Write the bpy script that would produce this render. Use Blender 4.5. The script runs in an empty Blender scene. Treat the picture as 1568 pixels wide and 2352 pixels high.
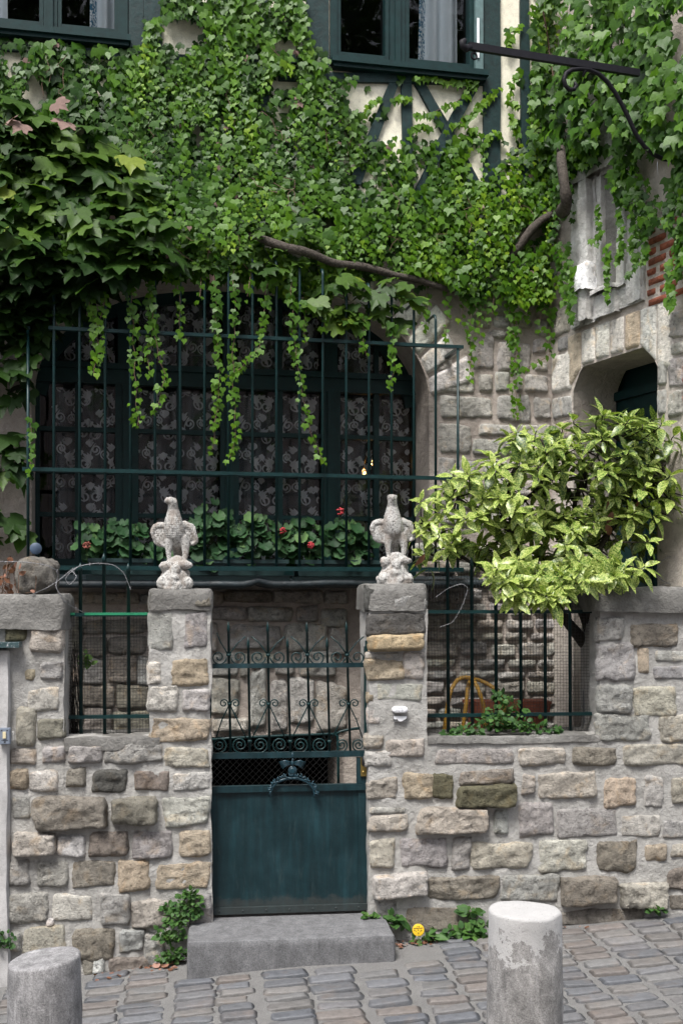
import bpy, math, random
import numpy as np
from mathutils import Matrix, Vector

# ------------------------------------------------------------------ camera, sky, sun, exposure
scene = bpy.context.scene
F, CX, HY, CZ = 2600.0, 784.0, 1370.0, 1.86       # focal length, centre column and eye level in picture units
cam_d = bpy.data.cameras.new('camera')
cam = bpy.data.objects.new('camera', cam_d)
scene.collection.objects.link(cam)
cam.location = (0, 0, CZ)
cam.rotation_euler = (math.radians(90), 0, 0)
cam_d.sensor_fit = 'VERTICAL'
cam_d.sensor_height = 36.0
cam_d.lens = 36.0 * F / 2352.0
cam_d.shift_y = 194.0 / 2352.0
cam_d.clip_end = 500
scene.camera = cam

SUN_EL, SUN_AZ = 60.0, 202.0        # degrees; azimuth clockwise from +Y: behind the camera, a little to the left
world = bpy.data.worlds.new('World')
scene.world = world
world.use_nodes = True
wn = world.node_tree
wn.nodes.clear()
wo = wn.nodes.new('ShaderNodeOutputWorld')
bg = wn.nodes.new('ShaderNodeBackground')
sky = wn.nodes.new('ShaderNodeTexSky')
sky.sky_type = 'NISHITA'
sky.sun_disc = False
sky.sun_elevation = math.radians(SUN_EL)
sky.sun_rotation = math.radians(SUN_AZ)
sky.air_density = 1.0
sky.dust_density = 3.0
hs = wn.nodes.new('ShaderNodeHueSaturation')      # a veil of cloud takes most of the blue out of the whole sky
hs.inputs['Saturation'].default_value = 0.42
wn.links.new(sky.outputs[0], hs.inputs['Color'])
wn.links.new(hs.outputs[0], bg.inputs[0])
bg.inputs[1].default_value = 0.10
wn.links.new(bg.outputs[0], wo.inputs[0])
sun_d = bpy.data.lights.new('sun', 'SUN')
sun_d.energy = 1.5
sun_d.angle = math.radians(18)
sun_d.color = (1.0, 0.975, 0.94)
sun = bpy.data.objects.new('sun', sun_d)
scene.collection.objects.link(sun)
_az, _el = math.radians(SUN_AZ), math.radians(SUN_EL)
_sd = Vector((math.sin(_az) * math.cos(_el), math.cos(_az) * math.cos(_el), math.sin(_el)))
sun.rotation_euler = _sd.to_track_quat('Z', 'Y').to_euler()
scene.view_settings.view_transform = 'Standard'
scene.view_settings.look = 'None'
scene.view_settings.gamma = 1.0
scene.view_settings.use_curve_mapping = False
scene.view_settings.exposure = 1.62
scene.render.engine = 'CYCLES'
scene.cycles.use_denoising = True
scene.cycles.max_bounces = 8
scene.cycles.transparent_max_bounces = 12
scene.cycles.caustics_reflective = False
scene.cycles.caustics_refractive = False

# ------------------------------------------------------------------ helpers
RNG = np.random.default_rng(7)
random.seed(7)
COL = scene.collection
WP = {}                                            # world position of every object's origin


class Plane:
    """A vertical plane standing in the place; at() gives the point where a sight line meets it."""
    def __init__(self, px=None, depth=None, tan=0.0, p0=None, t=None):
        if t is None:
            a = math.atan(tan)
            t = (math.cos(a), math.sin(a))
        if p0 is None:
            p0 = ((px - CX) / F * depth, depth)
        self.t = np.array([t[0], t[1], 0.0])
        self.n = np.array([t[1], -t[0], 0.0])
        self.p0 = np.array([p0[0], p0[1], 0.0])

    def at(self, px, py, off=0.0):
        u = (px - CX) / F
        c = self.p0 @ self.n + off
        Y = c / (u * self.n[0] + self.n[1])
        return np.array([u * Y, Y, CZ - (py - HY) / F * Y])

    def s(self, px, off=0.0):
        return float((self.at(px, HY, off) - self.p0) @ self.t)

    def sz(self, px, py, off=0.0):
        p = self.at(px, py, off)
        return float((p - self.p0) @ self.t), float(p[2])

    def w(self, s, n, z):
        s = np.asarray(s, float); n = np.asarray(n, float); z = np.asarray(z, float)
        s, n, z = np.broadcast_arrays(s, n, z)
        return self.p0 + s[..., None] * self.t + n[..., None] * self.n + z[..., None] * np.array([0, 0, 1.0])


G = Plane(660, 6.5, 0.115)                          # street face of the garden wall
H = Plane(660, 7.8, 0.206)                          # front of the house
_c = H.at(1266, 1000)
Wg = Plane(p0=(_c[0], _c[1]), t=(math.cos(math.atan(2.4)), -math.sin(math.atan(2.4))))   # the wing, turned to the left


def ground_z(x, y):
    return -0.176 + 0.066 * x - 0.02 * (6.5 - y) + 0.055 * np.exp(-((x + 0.40) / 0.70) ** 2)


def _h(i, j, k, seed):
    n = (i.astype(np.int64) * 374761393 + j.astype(np.int64) * 668265263 + k.astype(np.int64) * 2147483647 + seed * 974711) & 0xFFFFFFFF
    n = ((n ^ (n >> 13)) * 1274126177) & 0xFFFFFFFF
    n = ((n ^ (n >> 16)) * 2246822519) & 0xFFFFFFFF
    return ((n ^ (n >> 15)) & 0xFFFF) / 32767.5 - 1.0


def vnoise(p, seed=0):
    p = np.asarray(p, float)
    i = np.floor(p).astype(np.int64)
    f = p - i
    f = f * f * (3 - 2 * f)
    r = 0
    for a in (0, 1):
        for b in (0, 1):
            for c in (0, 1):
                wgt = (f[..., 0] if a else 1 - f[..., 0]) * (f[..., 1] if b else 1 - f[..., 1]) * (f[..., 2] if c else 1 - f[..., 2])
                r = r + wgt * _h(i[..., 0] + a, i[..., 1] + b, i[..., 2] + c, seed)
    return r


def fbm(p, freq, octv=3, seed=0, gain=0.5):
    p = np.asarray(p, float)
    r, a, s = 0, 1.0, 0
    for o in range(octv):
        r = r + a * vnoise(p * freq * (2 ** o), seed + o * 17)
        s += a
        a *= gain
    return r / s


class MB:
    """Collects shapes that together make one mesh."""
    def __init__(self):
        self.V, self.F, self.n = [], [], 0

    def add(self, v, *faces):
        v = np.asarray(v, float).reshape(-1, 3)
        for f in faces:
            f = np.asarray(f, int)
            if len(f):
                self.F.append(f + self.n)
        self.V.append(v)
        self.n += len(v)
        return self

    def box(self, a, t, n, u, ext):
        """box from corner a along unit axes t, n, u with lengths ext"""
        a = np.asarray(a, float)
        P = [a + t * ext[0] * i + n * ext[1] * j + u * ext[2] * k for k in (0, 1) for j in (0, 1) for i in (0, 1)]
        q = [(0, 2, 3, 1), (4, 5, 7, 6), (0, 1, 5, 4), (2, 6, 7, 3), (0, 4, 6, 2), (1, 3, 7, 5)]
        if np.dot(np.cross(t, n), u) * ext[0] * ext[1] * ext[2] < 0:
            q = [f[::-1] for f in q]
        return self.add(P, q)

    def pbox(self, pl, s0, s1, n0, n1, z0, z1):
        return self.box(pl.w(s0, n0, z0), pl.t, pl.n, np.array([0, 0, 1.0]), (s1 - s0, n1 - n0, z1 - z0))

    def tube(self, path, r, sides=6, cap=True):
        P = np.asarray(path, float)
        m = len(P)
        R = np.full(m, r) if np.isscalar(r) else np.asarray(r, float)
        T = np.gradient(P, axis=0)
        T /= np.linalg.norm(T, axis=1)[:, None] + 1e-12
        ref = np.array([0, 0, 1.0]) if abs(T[0][2]) < 0.9 else np.array([1.0, 0, 0])
        A = ref - T[0] * (ref @ T[0]); A /= np.linalg.norm(A)
        V = []
        ang = np.arange(sides) / sides * 2 * np.pi + np.pi / sides
        for k in range(m):
            A = A - T[k] * (A @ T[k]); A /= np.linalg.norm(A) + 1e-12
            B = np.cross(T[k], A)
            V.append(P[k] + R[k] * (np.cos(ang)[:, None] * A + np.sin(ang)[:, None] * B))
        V = np.concatenate(V)
        q = []
        for k in range(m - 1):
            for j in range(sides):
                q.append((k * sides + j, k * sides + (j + 1) % sides, (k + 1) * sides + (j + 1) % sides, (k + 1) * sides + j))
        self.add(V, q)
        if cap:
            c0, c1 = self.n, self.n + 1
            base = self.n - len(V)
            self.V.append(np.array([P[0], P[-1]])); self.n += 2
            self.F.append(np.array([(c0, base + (j + 1) % sides, base + j) for j in range(sides)]))
            e = base + (m - 1) * sides
            self.F.append(np.array([(c1, e + j, e + (j + 1) % sides) for j in range(sides)]))
        return self

    def ellipsoid(self, c, r, rot=None, nu=14, nv=9):
        c = np.asarray(c, float); r = np.asarray(r, float)
        th = np.linspace(0, np.pi, nv + 1)
        ph = np.arange(nu) / nu * 2 * np.pi
        V = [(0, 0, 1)]
        for t in th[1:-1]:
            for p in ph:
                V.append((math.sin(t) * math.cos(p), math.sin(t) * math.sin(p), math.cos(t)))
        V.append((0, 0, -1))
        V = np.array(V) * r
        if rot is not None:
            V = V @ np.array(rot).T
        tri, quad = [], []
        for j in range(nu):
            tri.append((0, 1 + j, 1 + (j + 1) % nu))
        for i in range(nv - 2):
            for j in range(nu):
                quad.append((1 + i * nu + j, 1 + (i + 1) * nu + j, 1 + (i + 1) * nu + (j + 1) % nu, 1 + i * nu + (j + 1) % nu))
        e = 1 + (nv - 2) * nu
        for j in range(nu):
            tri.append((len(V) - 1, e + (j + 1) % nu, e + j))
        return self.add(V + c, tri, quad)

    def verts(self):
        return np.concatenate(self.V)


def make_mesh(name, V, faces, smooth=False):
    me = bpy.data.meshes.new(name)
    V = np.asarray(V, np.float32)
    me.vertices.add(len(V))
    me.vertices.foreach_set('co', V.ravel())
    idx, tot = [], []
    for f in faces:
        f = np.asarray(f)
        idx.append(f.ravel()); tot.append(np.full(len(f), f.shape[1]))
    idx = np.concatenate(idx).astype(np.int32); tot = np.concatenate(tot).astype(np.int32)
    start = np.concatenate([[0], np.cumsum(tot)[:-1]]).astype(np.int32)
    me.loops.add(len(idx))
    me.loops.foreach_set('vertex_index', idx)
    me.polygons.add(len(tot))
    me.polygons.foreach_set('loop_start', start)
    me.polygons.foreach_set('loop_total', tot)
    me.polygons.foreach_set('use_smooth', np.full(len(tot), smooth, bool))
    me.update(calc_edges=True)
    me.validate()
    return me


def tag(o, label, cat, group=None):
    o['label'] = label
    if cat: o['category'] = cat
    if group: o['group'] = group
    return o


def empty(name, loc, label, cat, group=None):
    o = bpy.data.objects.new(name, None)
    COL.objects.link(o)
    o.location = loc
    o.empty_display_size = 0.1
    WP[o.name] = np.asarray(loc, float)
    return tag(o, label, cat, group)


def link(name, me, loc, mat=None, parent=None):
    """loc is the world position of the new object's origin"""
    o = bpy.data.objects.new(name, me)
    COL.objects.link(o)
    if mat is not None and not me.materials:
        me.materials.append(mat)
    loc = np.asarray(loc, float)
    WP[o.name] = loc
    if parent is not None:
        o.parent = parent
        o.location = loc - WP[parent.name]
    else:
        o.location = loc
    return o


def mk(name, mb, mat, parent=None, smooth=False, color=None, base=False):
    V = mb.verts()
    c = (V.min(0) + V.max(0)) / 2
    if base: c = np.array([c[0], c[1], V[:, 2].min()])
    o = link(name, make_mesh(name, V - c, mb.F, smooth), c, mat, parent)
    if color is not None: o.color = (*color, 1.0)
    return o


# ------------------------------------------------------------------ materials
def nodes(name):
    m = bpy.data.materials.new(name)
    m.use_nodes = True
    nt = m.node_tree
    b = nt.nodes['Principled BSDF']
    return m, nt, b


class N:
    """small shader-node writer"""
    def __init__(self, nt): self.nt = nt
    def new(self, t, **kw):
        n = self.nt.nodes.new(t)
        for k, v in kw.items(): setattr(n, k, v)
        return n
    def put(self, sock, v):
        if isinstance(v, bpy.types.NodeSocket): self.nt.links.new(v, sock)
        else: sock.default_value = v
    def pos(self): return self.new('ShaderNodeNewGeometry').outputs['Position']
    def noise(self, vec, scale, detail=4, rough=0.6, dist=0.0):
        n = self.new('ShaderNodeTexNoise')
        self.put(n.inputs['Vector'], vec)
        n.inputs['Scale'].default_value = scale; n.inputs['Detail'].default_value = detail
        n.inputs['Roughness'].default_value = rough; n.inputs['Distortion'].default_value = dist
        return n.outputs['Fac']
    def voro(self, vec, scale, feature='F1'):
        n = self.new('ShaderNodeTexVoronoi', feature=feature)
        self.put(n.inputs['Vector'], vec); n.inputs['Scale'].default_value = scale
        return n.outputs['Distance']
    def scalev(self, vec, s):
        n = self.new('ShaderNodeMapping')
        self.put(n.inputs['Vector'], vec); n.inputs['Scale'].default_value = s
        return n.outputs[0]
    def ramp(self, f, stops):
        n = self.new('ShaderNodeValToRGB')
        self.put(n.inputs[0], f)
        e = n.color_ramp.elements
        while len(e) < len(stops): e.new(0.5)
        for el, (p, c) in zip(e, stops):
            el.position = p
            el.color = (c, c, c, 1) if np.isscalar(c) else (*c, 1)
        return n.outputs[0]
    def mix(self, f, a, b, mode='MIX'):
        n = self.new('ShaderNodeMix', data_type='RGBA', blend_type=mode)
        self.put(n.inputs[0], f)
        for i, v in ((6, a), (7, b)):
            if isinstance(v, bpy.types.NodeSocket): self.nt.links.new(v, n.inputs[i])
            else: n.inputs[i].default_value = (*v, 1) if len(v) == 3 else v
        return n.outputs[2]
    def math(self, op, a, b=0.0):
        n = self.new('ShaderNodeMath', operation=op)
        self.put(n.inputs[0], a); self.put(n.inputs[1], b)
        return n.outputs[0]
    def bump(self, h, strength, dist, prev=None):
        n = self.new('ShaderNodeBump')
        n.inputs['Strength'].default_value = strength; n.inputs['Distance'].default_value = dist
        self.put(n.inputs['Height'], h)
        if prev is not None: self.put(n.inputs['Normal'], prev)
        return n.outputs[0]


def mat_stone(name='stone', pit_shade=0.5, rough_b=1.0, lichen=0.5):
    m, nt, b = nodes(name)
    x = N(nt)
    p = x.pos()
    oc = x.new('ShaderNodeObjectInfo').outputs['Color']
    big = x.noise(p, 7.0, 5, 0.62)
    mid = x.noise(p, 26.0, 5, 0.7)
    fine = x.noise(p, 120.0, 4, 0.75)
    c = x.mix(1.0, oc, x.ramp(big, [(0.3, 0.72), (0.5, 1.0), (0.72, 1.25)]), 'MULTIPLY')
    c = x.mix(0.75, c, x.ramp(mid, [(0.34, 0.42), (0.47, 1.0), (0.7, 1.25)]), 'MULTIPLY')  # hollows of the bump darkened too: relief shade in the colour
    warm = x.ramp(x.noise(p, 11.0, 3, 0.5, 0.6), [(0.55, 0.0), (0.72, 1.0)])
    c = x.mix(x.math('MULTIPLY', warm, 0.35), c, x.mix(1.0, c, (1.3, 0.98, 0.60), 'MULTIPLY'))
    gr = x.ramp(x.noise(p, 5.0, 6, 0.7, 0.3), [(0.54, 0.0), (0.70, 1.0)])
    c = x.mix(x.math('MULTIPLY', gr, lichen), c, (0.105, 0.098, 0.085))
    c = x.mix(x.math('MULTIPLY', x.ramp(fine, [(0.34, 1.0), (0.46, 0.0)]), pit_shade), c, x.mix(1.0, c, (0.35, 0.33, 0.30), 'MULTIPLY'))  # pits darkened in the colour, painted shade to strengthen the relief
    nt.links.new(c, b.inputs['Base Color'])
    b.inputs['Roughness'].default_value = 0.92
    b.inputs['Specular IOR Level'].default_value = 0.2
    n1 = x.bump(mid, 1.0 * rough_b, 0.060)
    n2 = x.bump(x.ramp(x.voro(x.scalev(p, (1, 1, 1.5)), 48.0), [(0.0, 0.0), (0.5, 1.0)]), 0.55 * rough_b, 0.014, n1)
    n3 = x.bump(fine, 0.9 * rough_b, 0.018, n2)
    nt.links.new(n3, b.inputs['Normal'])
    return m


def mat_mortar(name, col, dark, stain=0.4, bumpy=1.0):
    m, nt, b = nodes(name)
    x = N(nt)
    p = x.pos()
    big = x.noise(p, 3.2, 6, 0.65, 0.4)
    mid = x.noise(p, 22.0, 5, 0.7)
    fine = x.noise(p, 160.0, 3, 0.7)
    c = x.mix(x.ramp(big, [(0.38, 0.0), (0.68, 1.0)]), col, dark)
    c = x.mix(0.6, c, x.ramp(mid, [(0.3, 0.7), (0.5, 1.0), (0.75, 1.18)]), 'MULTIPLY')
    st = x.ramp(x.noise(x.scalev(p, (3, 3, 0.7)), 2.6, 5, 0.65), [(0.52, 0.0), (0.72, 1.0)])
    c = x.mix(x.math('MULTIPLY', st, stain), c, (0.17, 0.165, 0.155))
    c = x.mix(0.4, c, x.ramp(fine, [(0.3, 0.6), (0.55, 1.0)]), 'MULTIPLY')
    nt.links.new(c, b.inputs['Base Color'])
    b.inputs['Roughness'].default_value = 0.95
    b.inputs['Specular IOR Level'].default_value = 0.15
    n1 = x.bump(mid, 0.8 * bumpy, 0.03 * bumpy)
    nt.links.new(x.bump(fine, 0.6 * bumpy, 0.008, n1), b.inputs['Normal'])
    return m


def mat_simple(name, col, rough=0.5, var=0.25, scale=20.0, metal=0.0, spec=0.5, bump=0.2, bdist=0.003, chips=None, chipamt=0.66):
    m, nt, b = nodes(name)
    x = N(nt)
    p = x.pos()
    n = x.noise(p, scale, 5, 0.65)
    c = x.mix(1.0, (*col, 1), x.ramp(n, [(0.3, 1 - var), (0.5, 1.0), (0.72, 1 + var)]), 'MULTIPLY')
    if chips is not None:
        k = x.ramp(x.noise(p, scale * 2.2, 6, 0.75, 0.5), [(chipamt, 0.0), (chipamt + 0.03, 1.0)])
        c = x.mix(k, c, chips)
    nt.links.new(c, b.inputs['Base Color'])
    b.inputs['Roughness'].default_value = rough
    b.inputs['Metallic'].default_value = metal
    b.inputs['Specular IOR Level'].default_value = spec
    if bump:
        nt.links.new(x.bump(n, bump, bdist), b.inputs['Normal'])
    return m


def mat_leaf(name, stops, rough=0.42, spec=0.45, trans=0.22, speck=None, vein=True):
    """colour from the leaf's own 'tint' value: young growth pale, inner and overhung leaves dark with painted shade"""
    m, nt, b = nodes(name)
    x = N(nt)
    at = x.new('ShaderNodeAttribute'); at.attribute_name = 'tint'
    c = x.ramp(at.outputs['Fac'], stops)
    p = x.pos()
    c = x.mix(0.7, c, x.ramp(x.noise(p, 40.0, 3, 0.6), [(0.3, 0.75), (0.55, 1.0), (0.75, 1.2)]), 'MULTIPLY')
    if speck is not None:
        k = x.ramp(x.noise(p, 110.0, 3, 0.6), [(0.46, 0.0), (0.54, 1.0)])
        amt = x.ramp(at.outputs['Fac'], [(0.0, 0.25), (0.5, 0.75), (1.0, 0.95)])
        c = x.mix(x.math('MULTIPLY', k, amt), c, speck)
    nt.links.new(c, b.inputs['Base Color'])
    b.inputs['Roughness'].default_value = rough
    b.inputs['Specular IOR Level'].default_value = spec
    nt.links.new(x.bump(x.noise(p, 70.0, 3, 0.6), 0.25, 0.006), b.inputs['Normal'])
    tr = x.new('ShaderNodeBsdfTranslucent')
    nt.links.new(x.mix(1.0, c, (1.5, 1.7, 0.7), 'MULTIPLY'), tr.inputs['Color'])
    mx = x.new('ShaderNodeMixShader')
    mx.inputs[0].default_value = trans
    nt.links.new(b.outputs[0], mx.inputs[1]); nt.links.new(tr.outputs[0], mx.inputs[2])
    nt.links.new(mx.outputs[0], nt.nodes['Material Output'].inputs['Surface'])
    return m


def mat_glass(name, tint=(0.75, 0.8, 0.8), refl=1.0):
    m = bpy.data.materials.new(name)
    m.use_nodes = True
    nt = m.node_tree
    nt.nodes.clear()
    x = N(nt)
    out = x.new('ShaderNodeOutputMaterial')
    tr = x.new('ShaderNodeBsdfTransparent'); tr.inputs[0].default_value = (*tint, 1)
    gl = x.new('ShaderNodeBsdfGlossy'); gl.inputs['Roughness'].default_value = 0.02
    fr = x.new('ShaderNodeFresnel'); fr.inputs[0].default_value = 1.5
    nt.links.new(x.bump(x.noise(x.pos(), 2.2, 2, 0.5), 0.06, 0.05), gl.inputs['Normal'])
    mx = x.new('ShaderNodeMixShader')
    nt.links.new(x.math('MULTIPLY', fr.outputs[0], refl), mx.inputs[0])
    nt.links.new(tr.outputs[0], mx.inputs[1]); nt.links.new(gl.outputs[0], mx.inputs[2])
    nt.links.new(mx.outputs[0], out.inputs[0])
    return m


def mat_granite(name, light, dark, scale, streak=0.0, rim=0.0, blot=0.75):
    m, nt, b = nodes(name)
    x = N(nt)
    p = x.pos()
    gr = x.noise(p, scale, 3, 0.8)
    c = x.mix(x.ramp(gr, [(0.30, 0.12), (0.70, 0.88)]), dark, light)
    c = x.mix(blot, c, x.ramp(x.noise(x.scalev(p, (1, 1, .6)), scale * 0.11, 6, 0.72, 0.4), [(0.34, 0.45), (0.5, 0.95), (0.66, 1.5)]), 'MULTIPLY')
    if streak:
        s = x.ramp(x.noise(x.scalev(p, (9, 9, 1.3)), 1.6, 5, 0.7), [(0.56, 0.0), (0.70, 1.0)])
        c = x.mix(x.math('MULTIPLY', s, streak), c, (0.46, 0.45, 0.45))
    if rim:                                           # rim worn white, by height above the foot
        oz = x.new('ShaderNodeSeparateXYZ'); x.put(oz.inputs[0], x.new('ShaderNodeTexCoord').outputs['Object'])
        h = x.math('ADD', oz.outputs[2], x.math('MULTIPLY', x.noise(p, 12.0, 5, 0.7), 0.50))
        c = x.mix(x.math('MULTIPLY', x.ramp(h, [(0.992, 0.0), (1.05, 1.0)]), rim), c, (0.47, 0.46, 0.45))
    sp = x.ramp(x.voro(p, scale * 0.45), [(0.07, 1.0), (0.16, 0.0)])
    c = x.mix(x.math('MULTIPLY', sp, 0.6), c, (0.04, 0.04, 0.042))
    nt.links.new(c, b.inputs['Base Color'])
    b.inputs['Roughness'].default_value = 0.85
    b.inputs['Specular IOR Level'].default_value = 0.25
    n1 = x.bump(gr, 0.45, 0.006)
    nt.links.new(x.bump(x.noise(p, 14, 4, 0.6), 0.25, 0.015, n1), b.inputs['Normal'])
    return m


M = {}
M['stone'] = mat_stone('rock_faced_stone')
M['smooth_stone'] = mat_stone('dressed_stone', pit_shade=0.35, rough_b=0.5, lichen=0.22)
M['mortar'] = mat_mortar('lime_mortar', (0.46, 0.448, 0.425), (0.35, 0.338, 0.315), 0.38)
M['warm_mortar'] = mat_mortar('warm_mortar', (0.50, 0.44, 0.39), (0.38, 0.33, 0.29), 0.25)
M['cement'] = mat_mortar('weathered_cement', (0.25, 0.243, 0.228), (0.125, 0.12, 0.11), 0.45)
M['plaster'] = mat_mortar('cream_plaster', (0.87, 0.83, 0.68), (0.80, 0.75, 0.60), 0.08, 0.4)
M['render'] = mat_mortar('grey_render', (0.48, 0.47, 0.465), (0.40, 0.39, 0.38), 0.25, 0.35)
M['whitewash'] = mat_mortar('white_carved_stone', (0.78, 0.77, 0.74), (0.56, 0.54, 0.51), 0.40, 1.3)
M['brick'] = mat_stone('brick_face', pit_shade=0.3, rough_b=0.4, lichen=0.25)
M['green_iron'] = mat_simple('dark_green_paint', (0.0045, 0.025, 0.026), 0.40, 0.35, 30.0, spec=0.35, chips=(0.02, 0.018, 0.015), chipamt=0.74)
M['green_wood'] = mat_simple('dark_green_woodwork', (0.004, 0.023, 0.023), 0.42, 0.3, 16.0, spec=0.3)
M['timber'] = mat_simple('green_black_timber', (0.005, 0.024, 0.024), 0.6, 0.4, 26.0, spec=0.35, bump=0.5, bdist=0.006, chips=(0.09, 0.06, 0.05), chipamt=0.67)
M['black_iron'] = mat_simple('black_wrought_iron', (0.006, 0.005, 0.008), 0.6, 0.3, 60.0, spec=0.25, bump=0.4)
M['wire'] = mat_simple('dull_wire', (0.06, 0.062, 0.062), 0.6, 0.3, 80.0, metal=0.4)
M['zinc_wire'] = mat_simple('galvanised_wire', (0.24, 0.24, 0.25), 0.5, 0.3, 80.0, metal=0.4)
M['bark'] = mat_simple('grey_bark', (0.075, 0.064, 0.054), 0.9, 0.5, 60.0, spec=0.2, bump=1.0, bdist=0.01)
M['dark_bark'] = mat_simple('dark_bark', (0.035, 0.030, 0.024), 0.9, 0.5, 60.0, spec=0.2, bump=1.0, bdist=0.01)
M['twig'] = mat_simple('reddish_twig', (0.12, 0.07, 0.045), 0.8, 0.4, 60.0)
M['green_stem'] = mat_simple('green_stem', (0.07, 0.11, 0.03), 0.6, 0.3, 40.0)
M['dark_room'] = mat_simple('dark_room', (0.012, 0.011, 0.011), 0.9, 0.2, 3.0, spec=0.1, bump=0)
M['glass'] = mat_glass('window_glass', (0.92, 0.94, 0.94), 0.9)
M['granite'] = mat_granite('worn_granite', (0.34, 0.33, 0.33), (0.10, 0.10, 0.102), 150.0, 0.75, rim=0.0)
M['granite_pale'] = mat_granite('pale_granite', (0.40, 0.385, 0.37), (0.12, 0.115, 0.112), 150.0, 0.35, rim=0.8)
M['step'] = mat_granite('step_granite', (0.215, 0.215, 0.22), (0.07, 0.07, 0.073), 130.0, 0.12, blot=0.5)
M['white_plastic'] = mat_simple('white_plastic', (0.80, 0.80, 0.82), 0.35, 0.03, 20.0)
M['terracotta'] = mat_simple('terracotta', (0.25, 0.07, 0.035), 0.8, 0.3, 20.0)
M['hose'] = mat_simple('yellow_hose', (0.42, 0.23, 0.03), 0.45, 0.2, 30.0)
M['slate'] = mat_simple('grey_slate', (0.10, 0.10, 0.10), 0.8, 0.2, 20.0)
M['brass'] = mat_simple('brass', (0.42, 0.30, 0.10), 0.35, 0.2, 40.0, metal=0.9)
M['black_plastic'] = mat_simple('black_plastic', (0.012, 0.012, 0.014), 0.4, 0.2, 30.0)

TONE = {'w': (.66, .63, .58), 'b': (.57, .52, .45), 'y': (.57, .485, .365), 'g': (.48, .465, .44), 'd': (.32, .29, .245),
        'k': (.165, .16, .145), 'm': (.19, .18, .115), 'W': (.80, .78, .74), 'r': (.34, .085, .045), 'o': (.60, .48, .31)}


# ------------------------------------------------------------------ masonry
def stone_mb(pl, quad, proud=0.013, relief=0.017, bevel=0.22, res=0.017, seed=0, rnd=0.24, back=-0.03, n0=0.0, wob=0.11):
    """one stone; quad = four (s, z) corners, bottom-left, bottom-right, top-right, top-left"""
    q = np.asarray(quad, float)
    if rnd > 0.2:                                     # rubble: no two corners alike
        jr = np.random.default_rng(seed + 1000)
        q = q + jr.uniform(-1, 1, (4, 2)) * np.array([0.05 * np.linalg.norm(q[1] - q[0]), 0.09 * np.linalg.norm(q[3] - q[0])])
    wdt = np.linalg.norm(q[1] - q[0]); hgt = np.linalg.norm(q[3] - q[0])
    nu = int(np.clip(round(wdt / res), 4, 22)); nv = int(np.clip(round(hgt / res), 4, 13))
    u = np.linspace(-1, 1, nu + 1); v = np.linspace(-1, 1, nv + 1)
    U, Vv = np.meshgrid(u, v)
    X = U * np.sqrt(np.clip(1 - rnd * 0.5 * Vv ** 4, 0, 1)); Y = Vv * np.sqrt(np.clip(1 - rnd * 0.5 * U ** 4, 0, 1))
    k = np.stack([U * 1.3, Vv * 1.3, np.full_like(U, seed * 7.31)], -1)
    X = X + wob * fbm(k, 1.5, 3, 5, .65) * min(1.0, hgt / wdt + .3); Y = Y + wob * 1.5 * fbm(k, 1.5, 3, 9, .65) * min(1.0, wdt / hgt + .3)
    a = (X + 1) / 2; b = (Y + 1) / 2
    P = (1 - a)[..., None] * (1 - b)[..., None] * q[0] + a[..., None] * (1 - b)[..., None] * q[1] + a[..., None] * b[..., None] * q[2] + (1 - a)[..., None] * b[..., None] * q[3]
    dx = (1 - np.abs(U)) * wdt / 2; dy = (1 - np.abs(Vv)) * hgt / 2
    bw = bevel * min(wdt, hgt) / 2
    e = np.clip(np.minimum(dx, dy) / bw, 0, 1)
    prof = 1 - (1 - e) ** 2
    wp = pl.w(P[..., 0], 0, P[..., 1])
    nn = n0 - 0.012 + (proud + 0.012) * prof + relief * (fbm(wp + seed * 0.37, 9.0, 4, 3, 0.6) * 1.3 + 0.55 - 1.3 * np.abs(fbm((wp + seed * 0.71) * np.array([1, 1, 1.7]), 11.0, 3, 8, .6))) * (0.35 + 0.65 * e)
    V = pl.w(P[..., 0], nn, P[..., 1]).reshape(-1, 3)
    W1 = nu + 1
    quads = [(j * W1 + i, j * W1 + i + 1, (j + 1) * W1 + i + 1, (j + 1) * W1 + i) for j in range(nv) for i in range(nu)]
    ring = [i for i in range(W1)] + [j * W1 + nu for j in range(1, nv + 1)] + [nv * W1 + i for i in range(nu - 1, -1, -1)] + [j * W1 for j in range(nv - 1, 0, -1)]
    Pf = P.reshape(-1, 2)[ring]
    Vb = pl.w(Pf[:, 0], back, Pf[:, 1])
    L = len(ring); b0 = len(V)
    sk = [(ring[(i + 1) % L], ring[i], b0 + i, b0 + (i + 1) % L) for i in range(L)]
    mb = MB()
    mb.add(np.concatenate([V, Vb]), quads, sk)
    return mb


_sn = [0]


def stone(parent, pl, quad, tone, mat=None, jit=0.08, **kw):
    _sn[0] += 1
    mb = stone_mb(pl, quad, seed=_sn[0], **kw)
    c = np.array(TONE[tone]) * (1 + RNG.uniform(-jit, jit)) * (1 + RNG.uniform(-0.03, 0.03, 3))
    return mk('stone', mb, mat or M['stone'], parent, smooth=True, color=c)


CROP = {'A': (0, 1176), 'B': (784, 1176), 'C': (0, 1764), 'D': (784, 1764), 'E': (784, 588)}


def crop_quad(pl, crop, x0, y0, x1, y1, off=0.02):
    ox, oy = CROP[crop]
    X0, X1, Y0, Y1 = ox + x0 / 2, ox + x1 / 2, oy + y0 / 2, oy + y1 / 2
    xm, ym = (X0 + X1) / 2, (Y0 + Y1) / 2
    s0, s1 = pl.s(X0, off), pl.s(X1, off)
    z0, z1 = pl.sz(xm, Y1, off)[1], pl.sz(xm, Y0, off)[1]
    return [(s0, z0), (s1, z0), (s1, z1), (s0, z1)]


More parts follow.
